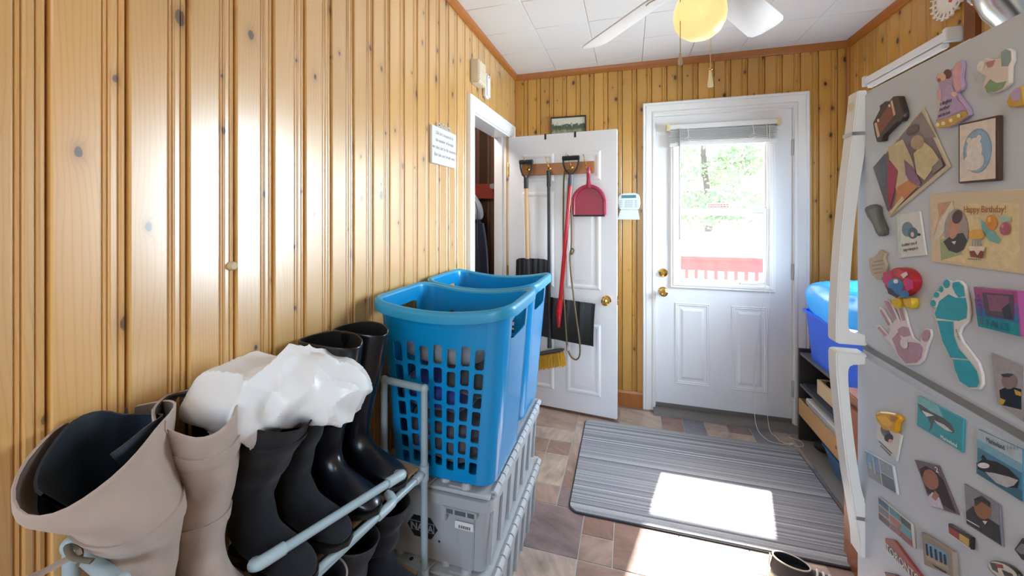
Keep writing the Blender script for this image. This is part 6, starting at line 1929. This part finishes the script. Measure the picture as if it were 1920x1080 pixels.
    ('handprint_magnet', 'clay cut-out of a purple child handprint', 'magnet', [(0.9312, 1.0835), (0.9541, 1.0936), (0.9758, 1.1114), (1.0203, 1.1275), (1.0286, 1.1336), (1.0148, 1.1389), (0.9833, 1.1266), (0.9758, 1.1399), (1.0175, 1.1697), (1.0121, 1.1776), (0.9988, 1.1741), (0.9719, 1.152), (0.9636, 1.1604), (0.9988, 1.1887), (0.9936, 1.1969), (0.9783, 1.1978), (0.9518, 1.1681), (0.9434, 1.161), (0.9574, 1.1944), (0.9565, 1.2024), (0.9402, 1.1982), (0.9312, 1.1882), (0.9238, 1.1662), (0.9097, 1.1423), (0.8912, 1.1408), (0.8872, 1.1589), (0.8775, 1.1695), (0.865, 1.1708), (0.8624, 1.1606), (0.8718, 1.1413), (0.8814, 1.113), (0.8952, 1.099)], 'dcd6da', 0.004, [([(0.9699, 1.1227), (0.9518, 1.1404), (0.9335, 1.1247), (0.9139, 1.1338), (0.8912, 1.1379), (0.8825, 1.1322), (0.8872, 1.1138), (0.8993, 1.1004), (0.929, 1.0879), (0.9518, 1.0975)], 'b491a6'), ([(0.9527, 1.1463), (0.938, 1.1565), (0.9203, 1.1583), (0.916, 1.1448), (0.9335, 1.1367), (0.9494, 1.1365)], 'b491a6'), ([(1.0186, 1.1313), (1.011, 1.1353), (0.9849, 1.1246), (0.9936, 1.1204)], 'b491a6'), ([(1.011, 1.1703), (1.0035, 1.172), (0.9748, 1.1496), (0.9808, 1.1448)], 'b491a6'), ([(0.9951, 1.1927), (0.9818, 1.1955), (0.9555, 1.1671), (0.9622, 1.1608)], 'b491a6'), ([(0.9536, 1.1983), (0.9434, 1.1969), (0.929, 1.1693), (0.938, 1.167)], 'b491a6'), ([(0.8661, 1.1577), (0.8686, 1.1527), (0.8725, 1.1485), (0.8771, 1.1459), (0.8814, 1.1454), (0.8846, 1.1472), (0.886, 1.1509), (0.8853, 1.1557), (0.8827, 1.1608), (0.8786, 1.165), (0.874, 1.1675), (0.8698, 1.1678), (0.8667, 1.166), (0.8654, 1.1624)], 'b491a6'), ([(0.9227, 1.1305), (0.9214, 1.1266), (0.9224, 1.1223), (0.9254, 1.1185), (0.9298, 1.116), (0.9348, 1.1152), (0.9394, 1.1164), (0.9428, 1.1193), (0.944, 1.1233), (0.943, 1.1277), (0.9399, 1.1315), (0.9354, 1.134), (0.9304, 1.1346), (0.9258, 1.1334)], 'dcd6da')], [], 0.4, 0.0),
    ('footprint_magnet', 'clay cut-out of a large teal footprint', 'magnet', [(0.8643, 1.2147), (0.8624, 1.2246), (0.8569, 1.2271), (0.8587, 1.2335), (0.8515, 1.2395), (0.8462, 1.2386), (0.8444, 1.2482), (0.8375, 1.2508), (0.8364, 1.2588), (0.8307, 1.2629), (0.8217, 1.2625), (0.8158, 1.2609), (0.811, 1.2647), (0.8001, 1.2655), (0.7916, 1.26), (0.7886, 1.2483), (0.7845, 1.2345), (0.783, 1.2178), (0.7856, 1.205), (0.7985, 1.1918), (0.8025, 1.1807), (0.7955, 1.1704), (0.7792, 1.1585), (0.7665, 1.1487), (0.7597, 1.1324), (0.7592, 1.1187), (0.7652, 1.1087), (0.7792, 1.1032), (0.7955, 1.1049), (0.8094, 1.1131), (0.8158, 1.1335), (0.8323, 1.1485), (0.8462, 1.1707), (0.8515, 1.1893), (0.8598, 1.1994), (0.8533, 1.2103), (0.8624, 1.2091)], 'dfe0e0', 0.004, [([(0.8551, 1.2005), (0.8444, 1.2243), (0.8323, 1.2334), (0.824, 1.2394), (0.8094, 1.2367), (0.7895, 1.2407), (0.7865, 1.2267), (0.788, 1.2093), (0.8032, 1.201), (0.8256, 1.1972), (0.8515, 1.1933)], '2aa6bd'), ([(0.8152, 1.2597), (0.8032, 1.2635), (0.794, 1.2583), (0.791, 1.2429), (0.8032, 1.238), (0.811, 1.244), (0.8165, 1.2531)], '2aa6bd'), ([(0.821, 1.257), (0.8217, 1.2537), (0.8237, 1.2509), (0.8267, 1.2489), (0.83, 1.2484), (0.8329, 1.2492), (0.835, 1.2514), (0.8358, 1.2545), (0.835, 1.2578), (0.8329, 1.2607), (0.83, 1.2626), (0.8267, 1.2631), (0.8237, 1.2621), (0.8217, 1.26)], '2aa6bd'), ([(0.8351, 1.2457), (0.8355, 1.2433), (0.8369, 1.2412), (0.8388, 1.2399), (0.841, 1.2395), (0.8429, 1.2401), (0.8443, 1.2417), (0.8448, 1.2439), (0.8443, 1.2463), (0.8429, 1.2484), (0.841, 1.2498), (0.8388, 1.2501), (0.8369, 1.2495), (0.8355, 1.2479)], '2aa6bd'), ([(0.8441, 1.2345), (0.8447, 1.2323), (0.8464, 1.2303), (0.849, 1.2288), (0.8519, 1.2283), (0.8545, 1.2287), (0.8563, 1.23), (0.8569, 1.232), (0.8563, 1.2342), (0.8545, 1.2363), (0.8519, 1.2377), (0.849, 1.2382), (0.8464, 1.2378), (0.8447, 1.2364)], '2aa6bd'), ([(0.8519, 1.2185), (0.8525, 1.2158), (0.8542, 1.2133), (0.8566, 1.2116), (0.8594, 1.211), (0.8619, 1.2116), (0.8636, 1.2133), (0.8643, 1.2158), (0.8636, 1.2185), (0.8619, 1.221), (0.8594, 1.2227), (0.8566, 1.2232), (0.8542, 1.2226), (0.8525, 1.2209)], '2aa6bd'), ([(0.8486, 1.19), (0.8142, 1.1976), (0.8126, 1.1752), (0.8032, 1.158), (0.7851, 1.1469), (0.8191, 1.1375), (0.8358, 1.1579)], '2aa6bd'), ([(0.8142, 1.1366), (0.7821, 1.1455), (0.7679, 1.134), (0.7638, 1.1191), (0.7679, 1.1108), (0.7821, 1.1044), (0.8001, 1.1068), (0.8094, 1.1206)], '2aa6bd')], [('May 4 2017', (0.8088, 1.1864), (0.8001, 1.1665), 0.0038, '555555')], 0.4, 0.0),
    ('souvenir_frame', 'pink to teal metallic photo frame reading Niagara Falls', 'photo frame', [(0.7675, 1.2616), (0.6952, 1.2686), (0.6922, 1.2089), (0.7573, 1.2045)], 'a8558f', 0.01, [([(0.7644, 1.2442), (0.6943, 1.2507), (0.6936, 1.2357), (0.7619, 1.2299)], '7d63a8'), ([(0.7619, 1.2299), (0.6936, 1.2357), (0.6931, 1.2256), (0.7601, 1.2203)], '3f77b5'), ([(0.7601, 1.2203), (0.6931, 1.2256), (0.6922, 1.2089), (0.7573, 1.2045)], '2797a4'), ([(0.7505, 1.2561), (0.7013, 1.262), (0.7005, 1.2274), (0.7443, 1.2239)], '5d5260'), ([(0.7426, 1.2545), (0.7076, 1.259), (0.7074, 1.2375), (0.7368, 1.2321)], '8f5f78'), ([(0.7182, 1.2396), (0.707, 1.2495), (0.7018, 1.2285), (0.7144, 1.2274)], '3f3d48')], [('FALLS', (0.7422, 1.209), (0.6954, 1.2123), 0.0107, '2a5f86'), ('NIAGARA', (0.7459, 1.2099), (0.7561, 1.2568), 0.0069, '6a4f86')], 0.25, 0.0),
    ('photo_print', 'photo of a child in black and yellow costume', 'photo', [(0.7467, 1.1697), (0.6973, 1.1678), (0.6973, 1.0943), (0.7376, 1.1006)], '9a9aa0', 0.003, [([(0.7459, 1.1682), (0.6978, 1.1664), (0.6977, 1.0959), (0.7374, 1.1019)], 'a7a4a6'), ([(0.7326, 1.1218), (0.7193, 1.1329), (0.6999, 1.1368), (0.6999, 1.1094), (0.7289, 1.1024), (0.7313, 1.1101)], '1d1f26'), ([(0.7313, 1.1112), (0.7229, 1.1117), (0.7265, 1.1039), (0.7326, 1.1029)], 'cfa92e'), ([(0.71, 1.1325), (0.6999, 1.1326), (0.6999, 1.1273), (0.7078, 1.126)], 'cfa92e'), ([(0.7055, 1.1451), (0.7066, 1.14), (0.7098, 1.135), (0.7144, 1.1309), (0.7196, 1.1287), (0.7243, 1.1288), (0.7277, 1.1313), (0.7289, 1.1356), (0.7277, 1.1409), (0.7243, 1.146), (0.7196, 1.15), (0.7144, 1.152), (0.7098, 1.1517), (0.7066, 1.1492)], '8f7a78'), ([(0.7301, 1.1451), (0.7193, 1.1504), (0.71, 1.1529), (0.717, 1.1459), (0.7265, 1.1425)], '3a3f4c')], [], 0.25, 0.0),
    ('ribbon_card', 'small white animal card under a golden ribbon bow', 'card', [(1.0195, 0.9362), (0.9412, 0.9463), (0.9569, 0.8868), (1.0238, 0.8975)], 'd6d6d4', 0.004, [([(0.9782, 0.9345), (0.9725, 0.931), (0.97, 0.9263), (0.971, 0.9213), (0.9755, 0.9169), (0.9826, 0.9139), (0.9909, 0.913), (0.9989, 0.9144), (1.005, 0.9179), (1.0077, 0.9228), (1.0066, 0.9281), (1.0018, 0.9326), (0.9944, 0.9355), (0.986, 0.9361)], '6d6a6a'), ([(0.9655, 0.928), (0.9669, 0.9236), (0.9708, 0.9185), (0.9766, 0.9136), (0.9832, 0.91), (0.9891, 0.9084), (0.9933, 0.9092), (0.9948, 0.9121), (0.9933, 0.9167), (0.9891, 0.922), (0.9832, 0.9268), (0.9766, 0.9303), (0.9708, 0.9317), (0.9669, 0.9309)], '3e3c3e'), ([(0.9682, 0.9206), (0.9689, 0.9187), (0.9707, 0.9164), (0.9734, 0.9143), (0.9763, 0.9126), (0.979, 0.9118), (0.9809, 0.912), (0.9816, 0.9132), (0.9809, 0.9151), (0.979, 0.9174), (0.9763, 0.9196), (0.9734, 0.9212), (0.9707, 0.922), (0.9689, 0.9217)], 'd6a9ae'), ([(1.0121, 0.8972), (0.9688, 0.8963), (0.9704, 0.8932), (1.0133, 0.8939)], '77777a'), ([(1.0061, 0.8913), (0.9715, 0.8904), (0.9737, 0.887), (1.0073, 0.888)], '77777a')], [], 0.4, 0.0),
    ('ribbon_bow', 'golden ribbon bow above the small animal card', 'bow', [(1.0182, 0.9499), (1.0001, 0.9631), (0.9799, 0.972), (0.9606, 0.9795), (0.9397, 0.9845), (0.9356, 0.978), (0.9458, 0.9661), (0.9474, 0.9526), (0.9526, 0.9429), (0.9688, 0.9414), (0.9884, 0.93), (1.0091, 0.9377)], 'd99c18', 0.01, [([(1.0091, 0.9488), (0.9799, 0.9649), (0.9553, 0.9596), (0.9715, 0.9442), (0.9942, 0.9415)], 'f0b93a'), ([(0.966, 0.9716), (0.9407, 0.9806), (0.95, 0.9657), (0.9633, 0.9625)], 'b87f10')], [], 0.3, 0.003),
    ('dolphin_magnet', 'turquoise souvenir magnet with a leaping dolphin', 'magnet', [(0.8972, 1.0426), (0.7953, 1.0494), (0.7981, 0.9956), (0.9008, 0.9854)], '3fa3b5', 0.0035, [([(0.8972, 1.0426), (0.8476, 1.0459), (0.8336, 1.0277), (0.8651, 1.0169), (0.8983, 1.0255)], '7ec0c8'), ([(0.8985, 1.0271), (0.8872, 1.0291), (0.8699, 1.0279), (0.8375, 1.0314), (0.8187, 1.0292), (0.8121, 1.0206), (0.8168, 1.0152), (0.8375, 1.0167), (0.8574, 1.014), (0.8636, 0.9986), (0.8699, 0.9901), (0.8648, 1.0057), (0.8741, 1.0149), (0.8895, 1.017)], '59616b'), ([(0.8574, 1.0171), (0.8336, 1.021), (0.815, 1.0182), (0.8298, 1.0141), (0.8493, 1.0142)], 'cfd6d8'), ([(0.8872, 1.0196), (0.8699, 1.0232), (0.8574, 1.0247), (0.8741, 1.0149)], 'dfe6e8')], [('Marineland', (0.8414, 0.9952), (0.8006, 0.9991), 0.0058, 'e8f0f0')], 0.2, 0.0),
    ('orca_magnet', 'large blue souvenir magnet with a swimming orca', 'magnet', [(0.7695, 1.0479), (0.6973, 1.0576), (0.6973, 0.9885), (0.7695, 0.9807)], '4d86a6', 0.004, [([(0.7695, 1.0479), (0.6973, 1.0576), (0.6973, 1.0383), (0.7695, 1.0331)], 'b4c8d6'), ([(0.7695, 1.0331), (0.6973, 1.0383), (0.6973, 1.0265), (0.7695, 1.021)], '7fb0cc'), ([(0.7695, 0.9975), (0.6973, 1.0024), (0.6973, 0.9885), (0.7695, 0.9807)], '3b6f86'), ([(0.7664, 0.9988), (0.7587, 1.0087), (0.7354, 1.0187), (0.7164, 1.0204), (0.7015, 1.0153), (0.7035, 1.0021), (0.7217, 0.9913), (0.7557, 0.9909), (0.7673, 0.9889)], '23262f'), ([(0.7466, 1.0056), (0.7477, 1.0032), (0.7506, 1.0002), (0.7547, 0.9972), (0.7593, 0.9947), (0.7633, 0.9933), (0.7661, 0.9933), (0.767, 0.9947), (0.7657, 0.9972), (0.7627, 1.0003), (0.7584, 1.0034), (0.7539, 1.0058), (0.75, 1.007), (0.7474, 1.007)], 'dfe3e8'), ([(0.7542, 0.9924), (0.7382, 1.0006), (0.7164, 1.0094), (0.7023, 1.0136), (0.7086, 1.0023), (0.719, 0.9926), (0.7354, 0.9885)], 'b9bcc6'), ([(0.7617, 1.0082), (0.7572, 1.0161), (0.7512, 1.0118)], '23262f'), ([(0.719, 1.0469), (0.7177, 1.0526), (0.7164, 1.0448)], '8fa5b3'), ([(0.7138, 1.0499), (0.7125, 1.0555), (0.7112, 1.0478)], '8fa5b3'), ([(0.7086, 1.0528), (0.7073, 1.0584), (0.7061, 1.0507)], '8fa5b3'), ([(0.7035, 1.0557), (0.7023, 1.0612), (0.7011, 1.0536)], '8fa5b3')], [('Marineland', (0.7505, 1.0389), (0.7158, 1.0434), 0.007, '22303c')], 0.2, 0.0),
    ('city_magnet', 'grey-blue souvenir magnet with two harbour views', 'magnet', [(1.0637, 0.8484), (0.9666, 0.8726), (0.9521, 0.8244), (1.0515, 0.796)], 'c9ced4', 0.005, [([(1.0611, 0.8474), (1.0139, 0.8592), (1.0062, 0.8304), (1.0548, 0.82)], '7f9fc4'), ([(1.0548, 0.82), (1.0062, 0.8304), (1.0013, 0.812), (1.0497, 0.7982)], '8f9498'), ([(1.0101, 0.8602), (0.9696, 0.8703), (0.9631, 0.8483), (1.0039, 0.8374)], '98a6b4'), ([(1.0034, 0.8354), (0.9625, 0.8464), (0.9561, 0.8248), (0.9973, 0.8131)], '6f7d88'), ([(1.0347, 0.849), (1.0286, 0.8506), (1.019, 0.8215), (1.0293, 0.8187)], 'a9b7c6'), ([(1.0479, 0.8302), (1.0378, 0.835), (1.0324, 0.8222), (1.0452, 0.8187)], 'a0aebb')], [], 0.2, 0.0),
    ('photo_print', 'portrait photo of a person with long dark hair', 'photo', [(0.9064, 0.92), (0.8493, 0.9444), (0.8064, 0.8919), (0.8657, 0.8635)], '6a5a66', 0.003, [([(0.9064, 0.92), (0.8493, 0.9444), (0.8369, 0.9274), (0.8958, 0.9053)], '6f6470'), ([(0.894, 0.9107), (0.8785, 0.926), (0.8574, 0.9303), (0.8375, 0.9279), (0.8114, 0.892), (0.8279, 0.8873), (0.8533, 0.8844), (0.8741, 0.8825)], '2b2226'), ([(0.85, 0.9251), (0.847, 0.9192), (0.8476, 0.9115), (0.8517, 0.9034), (0.8586, 0.8964), (0.867, 0.8919), (0.8754, 0.8909), (0.882, 0.8936), (0.8853, 0.8997), (0.8847, 0.9079), (0.8802, 0.9164), (0.8729, 0.9234), (0.8643, 0.9275), (0.8562, 0.9281)], 'a06a58'), ([(0.8741, 0.8731), (0.8615, 0.891), (0.8453, 0.8929), (0.8355, 0.8795), (0.8648, 0.8647)], 'cfc8e0'), ([(0.8636, 0.8804), (0.8553, 0.8982), (0.8453, 0.8959), (0.8533, 0.8814)], 'a87866')], [('2', (0.8528, 0.9308), (0.8431, 0.935), 0.0082, 'e3e0e4')], 0.25, 0.0),
    ('photo_print', 'portrait photo of a person with short dark hair', 'photo', [(0.795, 0.9496), (0.7331, 0.9593), (0.729, 0.9034), (0.7906, 0.8891)], '777985', 0.003, [([(0.7936, 0.9486), (0.7342, 0.958), (0.7302, 0.9043), (0.7893, 0.8906)], '8a8c96'), ([(0.7906, 0.9084), (0.7775, 0.926), (0.7497, 0.9275), (0.7326, 0.9301), (0.7298, 0.9048), (0.7899, 0.891)], '2a2b36'), ([(0.7468, 0.9493), (0.7451, 0.943), (0.7464, 0.9352), (0.7504, 0.9274), (0.7564, 0.921), (0.7633, 0.9175), (0.7697, 0.9175), (0.7743, 0.9211), (0.7761, 0.9277), (0.7747, 0.9359), (0.7704, 0.944), (0.7641, 0.9502), (0.7572, 0.9534), (0.751, 0.9531)], '96684a'), ([(0.7758, 0.9379), (0.7617, 0.9529), (0.7468, 0.9528), (0.7468, 0.9451), (0.7617, 0.9437), (0.7727, 0.9294)], '3a302c'), ([(0.7602, 0.9166), (0.7512, 0.9225), (0.7557, 0.914)], 'd6d2d4'), ([(0.7885, 0.8981), (0.7651, 0.9045), (0.765, 0.9027), (0.7884, 0.8963)], 'cfcfd6')], [], 0.25, 0.0),
    ('collage_magnet', 'souvenir magnet with a collage of town photos', 'magnet', [(1.0151, 0.7793), (0.9121, 0.7979), (0.9064, 0.7565), (1.0121, 0.732)], 'c9c4bf', 0.005, [([(1.0133, 0.7782), (0.9793, 0.7844), (0.9782, 0.772), (1.0125, 0.7653)], '4d6f86'), ([(1.0123, 0.7625), (0.978, 0.7693), (0.9769, 0.7569), (1.0114, 0.7496)], '7a7f86'), ([(1.0112, 0.7467), (0.9766, 0.7542), (0.9755, 0.7419), (1.0104, 0.7339)], '6b5148'), ([(0.9761, 0.785), (0.9449, 0.7906), (0.9436, 0.7788), (0.975, 0.7726)], '3f8fa6'), ([(0.9747, 0.7699), (0.9433, 0.7762), (0.9419, 0.7643), (0.9736, 0.7576)], 'a86a5a'), ([(0.9733, 0.7549), (0.9416, 0.7618), (0.9403, 0.75), (0.9722, 0.7427)], '9a5560'), ([(0.942, 0.7912), (0.9133, 0.7964), (0.9117, 0.785), (0.9406, 0.7793)], '3c4a5c'), ([(0.9403, 0.7768), (0.9114, 0.7825), (0.9098, 0.7712), (0.9389, 0.765)], '4fa0b0'), ([(0.9386, 0.7624), (0.9095, 0.7687), (0.908, 0.7574), (0.9373, 0.7507)], '8c4a4a')], [], 0.25, 0.0),
    ('flag_magnet', 'small rectangular magnet in black red and gold', 'magnet', [(0.8231, 0.8661), (0.7768, 0.8789), (0.7775, 0.859), (0.8212, 0.8499)], '2a2420', 0.006, [([(0.8211, 0.8616), (0.7999, 0.8674), (0.7996, 0.8571), (0.8201, 0.8523)], 'a83228'), ([(0.799, 0.8677), (0.78, 0.873), (0.7803, 0.8613), (0.7987, 0.8573)], 'caa75a'), ([(0.8214, 0.8515), (0.7774, 0.8614), (0.7775, 0.859), (0.8212, 0.8499)], 'd9d2c6')], [], 0.3, 0.0),
    ('monument_magnet', 'stone-look relief magnet with standing stones under blue sky', 'magnet', [(0.8815, 0.8066), (0.8107, 0.829), (0.8068, 0.7907), (0.8741, 0.754)], '96897c', 0.008, [([(0.8721, 0.7968), (0.8201, 0.8168), (0.8184, 0.8006), (0.8694, 0.7773)], '6fa9dc'), ([(0.8696, 0.7783), (0.8185, 0.8014), (0.8175, 0.7925), (0.8682, 0.7682)], 'a89f90'), ([(0.8701, 0.7943), (0.865, 0.7973), (0.8618, 0.7787), (0.8677, 0.776)], '23211f'), ([(0.8598, 0.7982), (0.8548, 0.8011), (0.8518, 0.7834), (0.8575, 0.7807)], '23211f'), ([(0.8483, 0.8026), (0.8435, 0.8054), (0.8407, 0.7885), (0.8462, 0.786)], '23211f'), ([(0.8371, 0.8069), (0.8325, 0.8096), (0.8299, 0.7935), (0.8353, 0.7911)], '23211f'), ([(0.8277, 0.8105), (0.8231, 0.8131), (0.8208, 0.7978), (0.826, 0.7954)], '23211f'), ([(0.8534, 0.7725), (0.8196, 0.7872), (0.8225, 0.783), (0.8461, 0.7733)], '2c2826')], [], 0.6, 0.0),
    ('name_magnet', 'long red magnet spelling Toronto near the bottom', 'magnet', [(0.9896, 0.7115), (0.9617, 0.7292), (0.8785, 0.7243), (0.8963, 0.7021), (0.9856, 0.6905)], '9a3f3a', 0.006, [([(0.985, 0.7036), (0.966, 0.7082), (0.8895, 0.713), (0.894, 0.7064), (0.9816, 0.6938)], '3c3f44')], [('TORONTO', (0.985, 0.6899), (0.8908, 0.706), 0.014, 'e6e8e4')], 0.4, 0.0),
    ('round_magnet', 'oval black and white souvenir magnet at lower right', 'magnet', [(0.7002, 0.8819), (0.7026, 0.8775), (0.7067, 0.8727), (0.7121, 0.8678), (0.7185, 0.8634), (0.7254, 0.8596), (0.7323, 0.8568), (0.7386, 0.8553), (0.7437, 0.8553), (0.7471, 0.8569), (0.7485, 0.8598), (0.7478, 0.8638), (0.745, 0.8687), (0.7403, 0.8738), (0.7344, 0.8788), (0.7276, 0.8833), (0.7207, 0.8868), (0.714, 0.8891), (0.7083, 0.8902), (0.7038, 0.8899), (0.7008, 0.8883), (0.6996, 0.8856)], '2a2826', 0.006, [([(0.7018, 0.8813), (0.7039, 0.8775), (0.7075, 0.8734), (0.7125, 0.8691), (0.7184, 0.8652), (0.7248, 0.8618), (0.7311, 0.8592), (0.737, 0.8578), (0.7418, 0.8576), (0.7451, 0.8588), (0.7465, 0.8611), (0.746, 0.8645), (0.7435, 0.8686), (0.7394, 0.8731), (0.734, 0.8775), (0.7277, 0.8814), (0.7213, 0.8846), (0.7151, 0.8869), (0.7097, 0.888), (0.7054, 0.8879), (0.7026, 0.8867), (0.7013, 0.8844)], 'd2cfca'), ([(0.7439, 0.8679), (0.7326, 0.8762), (0.7298, 0.8648), (0.7396, 0.8614)], '4a4644'), ([(0.7354, 0.8739), (0.723, 0.8819), (0.7217, 0.8781), (0.7312, 0.8711)], 'a33a3c'), ([(0.7244, 0.8745), (0.7086, 0.8821), (0.7061, 0.8795), (0.7203, 0.8694)], '3d3a39')], [], 0.3, 0.0),
    ('photo_print', 'dark portrait photo cut off at right edge', 'photo', [(0.7112, 0.9144), (0.6998, 0.9388), (0.6889, 0.9446), (0.6889, 0.9144), (0.6998, 0.9094)], '2f3140', 0.003, [([(0.7086, 0.9158), (0.6998, 0.9312), (0.6901, 0.9366), (0.6901, 0.925), (0.7011, 0.916)], '7d7c84')], [], 0.25, 0.0),
    ('name_magnet', 'small dark red magnet low beside the long red one', 'magnet', [(0.9884, 0.6431), (0.9542, 0.6676), (0.9346, 0.6695), (0.9799, 0.6362)], '6a2f3a', 0.008, [], [], 0.4, 0.0),
]

# ------------------------------------------------------------------ magnets, cards and photos on the fridge doors


def face_pts(poly, d):
    return [(FX - d, y_, z_) for y_, z_ in poly]


last = None
for name, label, cat, base, col, th_, shapes, texts, ro, bv in MAGNETS:
    cy_ = sum(p[0] for p in base) / len(base)
    bz_ = min(p[1] for p in base)
    if label:
        mg_ = thing(name, label, cat, (FX, cy_, bz_))
        last = mg_
        part = 'backing'
    else:
        mg_, part = last, 'foot'
    m_ = mat('mag_%s_%d' % (col, int(ro * 100)), col, ro, var=.06, vscale=60)
    MB().prism(face_pts(base, .0003), (-th_, 0, 0)).build(part, m_, mg_, bevel=bv or min(.0012, th_ * .25), seg=1)
    if shapes:
        b = MB()
        ml, idx = [], {}
        for k_, (poly, c_) in enumerate(shapes):
            if c_ not in idx:
                idx[c_] = len(ml)
                ml.append(mat('print_%s_%d' % (c_, int(ro * 100)), c_, ro, var=.25, vscale=110))
            d0 = th_ + .0003 + .00008 + .00012 * k_
            b.add(face_pts(poly, d0), [tuple(range(len(poly)))], idx[c_])
        o = b.build('print', ml, mg_, smooth=0, recalc=False)
        tag(o, kind='stuff')
    top = th_ + .0006 + .00012 * len(shapes)
    for s_, p0, p1, hgt, c_ in texts:
        v0, v1 = Vector((FX - top, *p0)), Vector((FX - top, *p1))
        r_ = (v1 - v0)
        ln = r_.length
        r_.normalize()
        up_ = r_.cross(Vector((-1, 0, 0))) * -1
        size = hgt / .70
        est = sum({'i': .24, 'l': .24, 't': .33, "'": .2, ' ': .28, '!': .28, ',': .25, '.': .25, 'r': .36, 'm': .86, 'M': .85}.get(ch_, .58 if ch_.islower() else .68) for ch_ in s_) * size
        text_part('lettering', s_, mat('ink_' + c_, c_, .5), mg_, v0, r_, up_, size, depth=.0001, wide=ln / est)

# ------------------------------------------------------------------ coats in the closet
hr = thing('peg_rail', 'reddish wooden peg rail with knob on closet wall', 'coat rail', (-1.25, 3.12, 1.49))
MB().box(-1.75, -.97, 3.095, 3.119, 1.50, 1.625).build('rail_board', mat('red_rail', '7c2f22', .35, var=.1, coat=.2), hr, bevel=.003)
for xx in (-1.075, -1.30, -1.52):
    MB().lathe([(0, 0), (.018, 0), (.016, .008), (.010, .014), (.014, .03), (.024, .042), (.022, .052), (0, .056)], (xx, 3.095, 1.60), 18, axis=(0, -1, 0)).build('knob', mat('glass_knob', 'b9c2c6', .1, .6), hr)
cl_d = bpy.data.lights.new('added_closet_fill', 'POINT')  # added point light that brightens the closet, no known lamp there
cl_d.energy = 26
cl_d.shadow_soft_size = .1
cl_d.color = (1, .95, .9)
cl_o = bpy.data.objects.new('added_closet_fill', cl_d)
cl_o.location = (-1.25, 2.35, 2.25)
COL.objects.link(cl_o)
cf = thing('added_closet_holder', 'added white lamp holder on the closet ceiling, out of view', 'lamp', (-1.25, 2.35, ZC))
MB().lathe([(0, ZC + .014), (.05, ZC + .014), (.048, ZC - .02), (.03, ZC - .035), (.02, ZC - .06), (0, ZC - .06)], (-1.25, 2.35, 0), 18).build('holder', WHITE_PAINT, cf)  # holder added to go with the closet fill light
kl = thing('added_ceiling_fixture', 'added square white ceiling lamp, unseen behind the camera', 'lamp', (0, -.9, ZC))
MB().box(-.24, .24, -1.14, -.66, ZC - .05, ZC + .0).build('housing', WHITE_PAINT, kl, bevel=.01)  # fixture added to go with the overhead fill light
MB().box(-.21, .21, -1.11, -.69, ZC - .075, ZC - .05).build('diffuser', mat('added_glow_panel', 'f4f2ec', .5, emit=('fffaf0', 1.0)), kl, bevel=.008)  # glowing panel of the added fixture
ct = thing('hooded_coat', 'navy coat with light grey hood hanging in the closet', 'coat', (-1.24, 3.0, .75))
NAVY = mat('navy_cloth', '23263a', .85, var=.2, vscale=20, sheen=.2)
GREYC = mat('grey_fleece', 'a7adb4', .95, var=.12, vscale=60, bump=.3, bscale=200)


def garment(rows, n=28, seed=1, amp=.008):
    rings = []
    for z_, cx_, cy_, rx, ry in cr(rows, 4):
        rings.append([(cx_ + (rx + amp * math.sin(7 * q + z_ * 3 + seed)) * math.cos(q), cy_ + (ry + amp * math.sin(5 * q + z_ * 2)) * math.sin(q), z_) for q in [2 * PI * j_ / n for j_ in range(n)]])
    return MB().loft(rings)


garment([(1.40, -1.29, 3.02, .06, .05), (1.32, -1.275, 3.01, .105, .07), (1.15, -1.255, 3.0, .135, .075), (.9, -1.245, 3.0, .15, .08), (.72, -1.235, 3.0, .165, .08)]).build('body', NAVY, ct, smooth=60)
garment([(1.565, -1.30, 3.03, .03, .03), (1.54, -1.285, 3.02, .06, .05), (1.45, -1.25, 3.005, .09, .07), (1.37, -1.235, 3.0, .095, .078), (1.33, -1.245, 3.0, .09, .078)], amp=.004).build('hood', GREYC, ct, smooth=60)
garment([(1.30, -1.17, 2.985, .04, .045), (1.1, -1.145, 2.975, .048, .05), (.85, -1.13, 2.97, .048, .05), (.72, -1.128, 2.97, .045, .045)], amp=.004).build('sleeve', NAVY, ct, smooth=60)
MB().tube(cr([(-1.24, 2.93, 1.54), (-1.17, 2.93, 1.45), (-1.155, 2.92, 1.30), (-1.15, 2.915, 1.10)], 5), .003, 6).build('drawcord', mat('cord_grey', '5a5c60', .7), ct)
# small wooden peg left in a plank hole of the left wall
o = MB().lathe([(0, 0), (.010, 0), (.010, .006), (.007, .010), (0, .010)], (XL, .668, 1.255), 14, axis=(1, 0, 0)).build('wall_peg', mat('pale_peg', 'cbb896', .6))
tag(o, 'pale round peg set into the pine wall above the boots', 'peg')
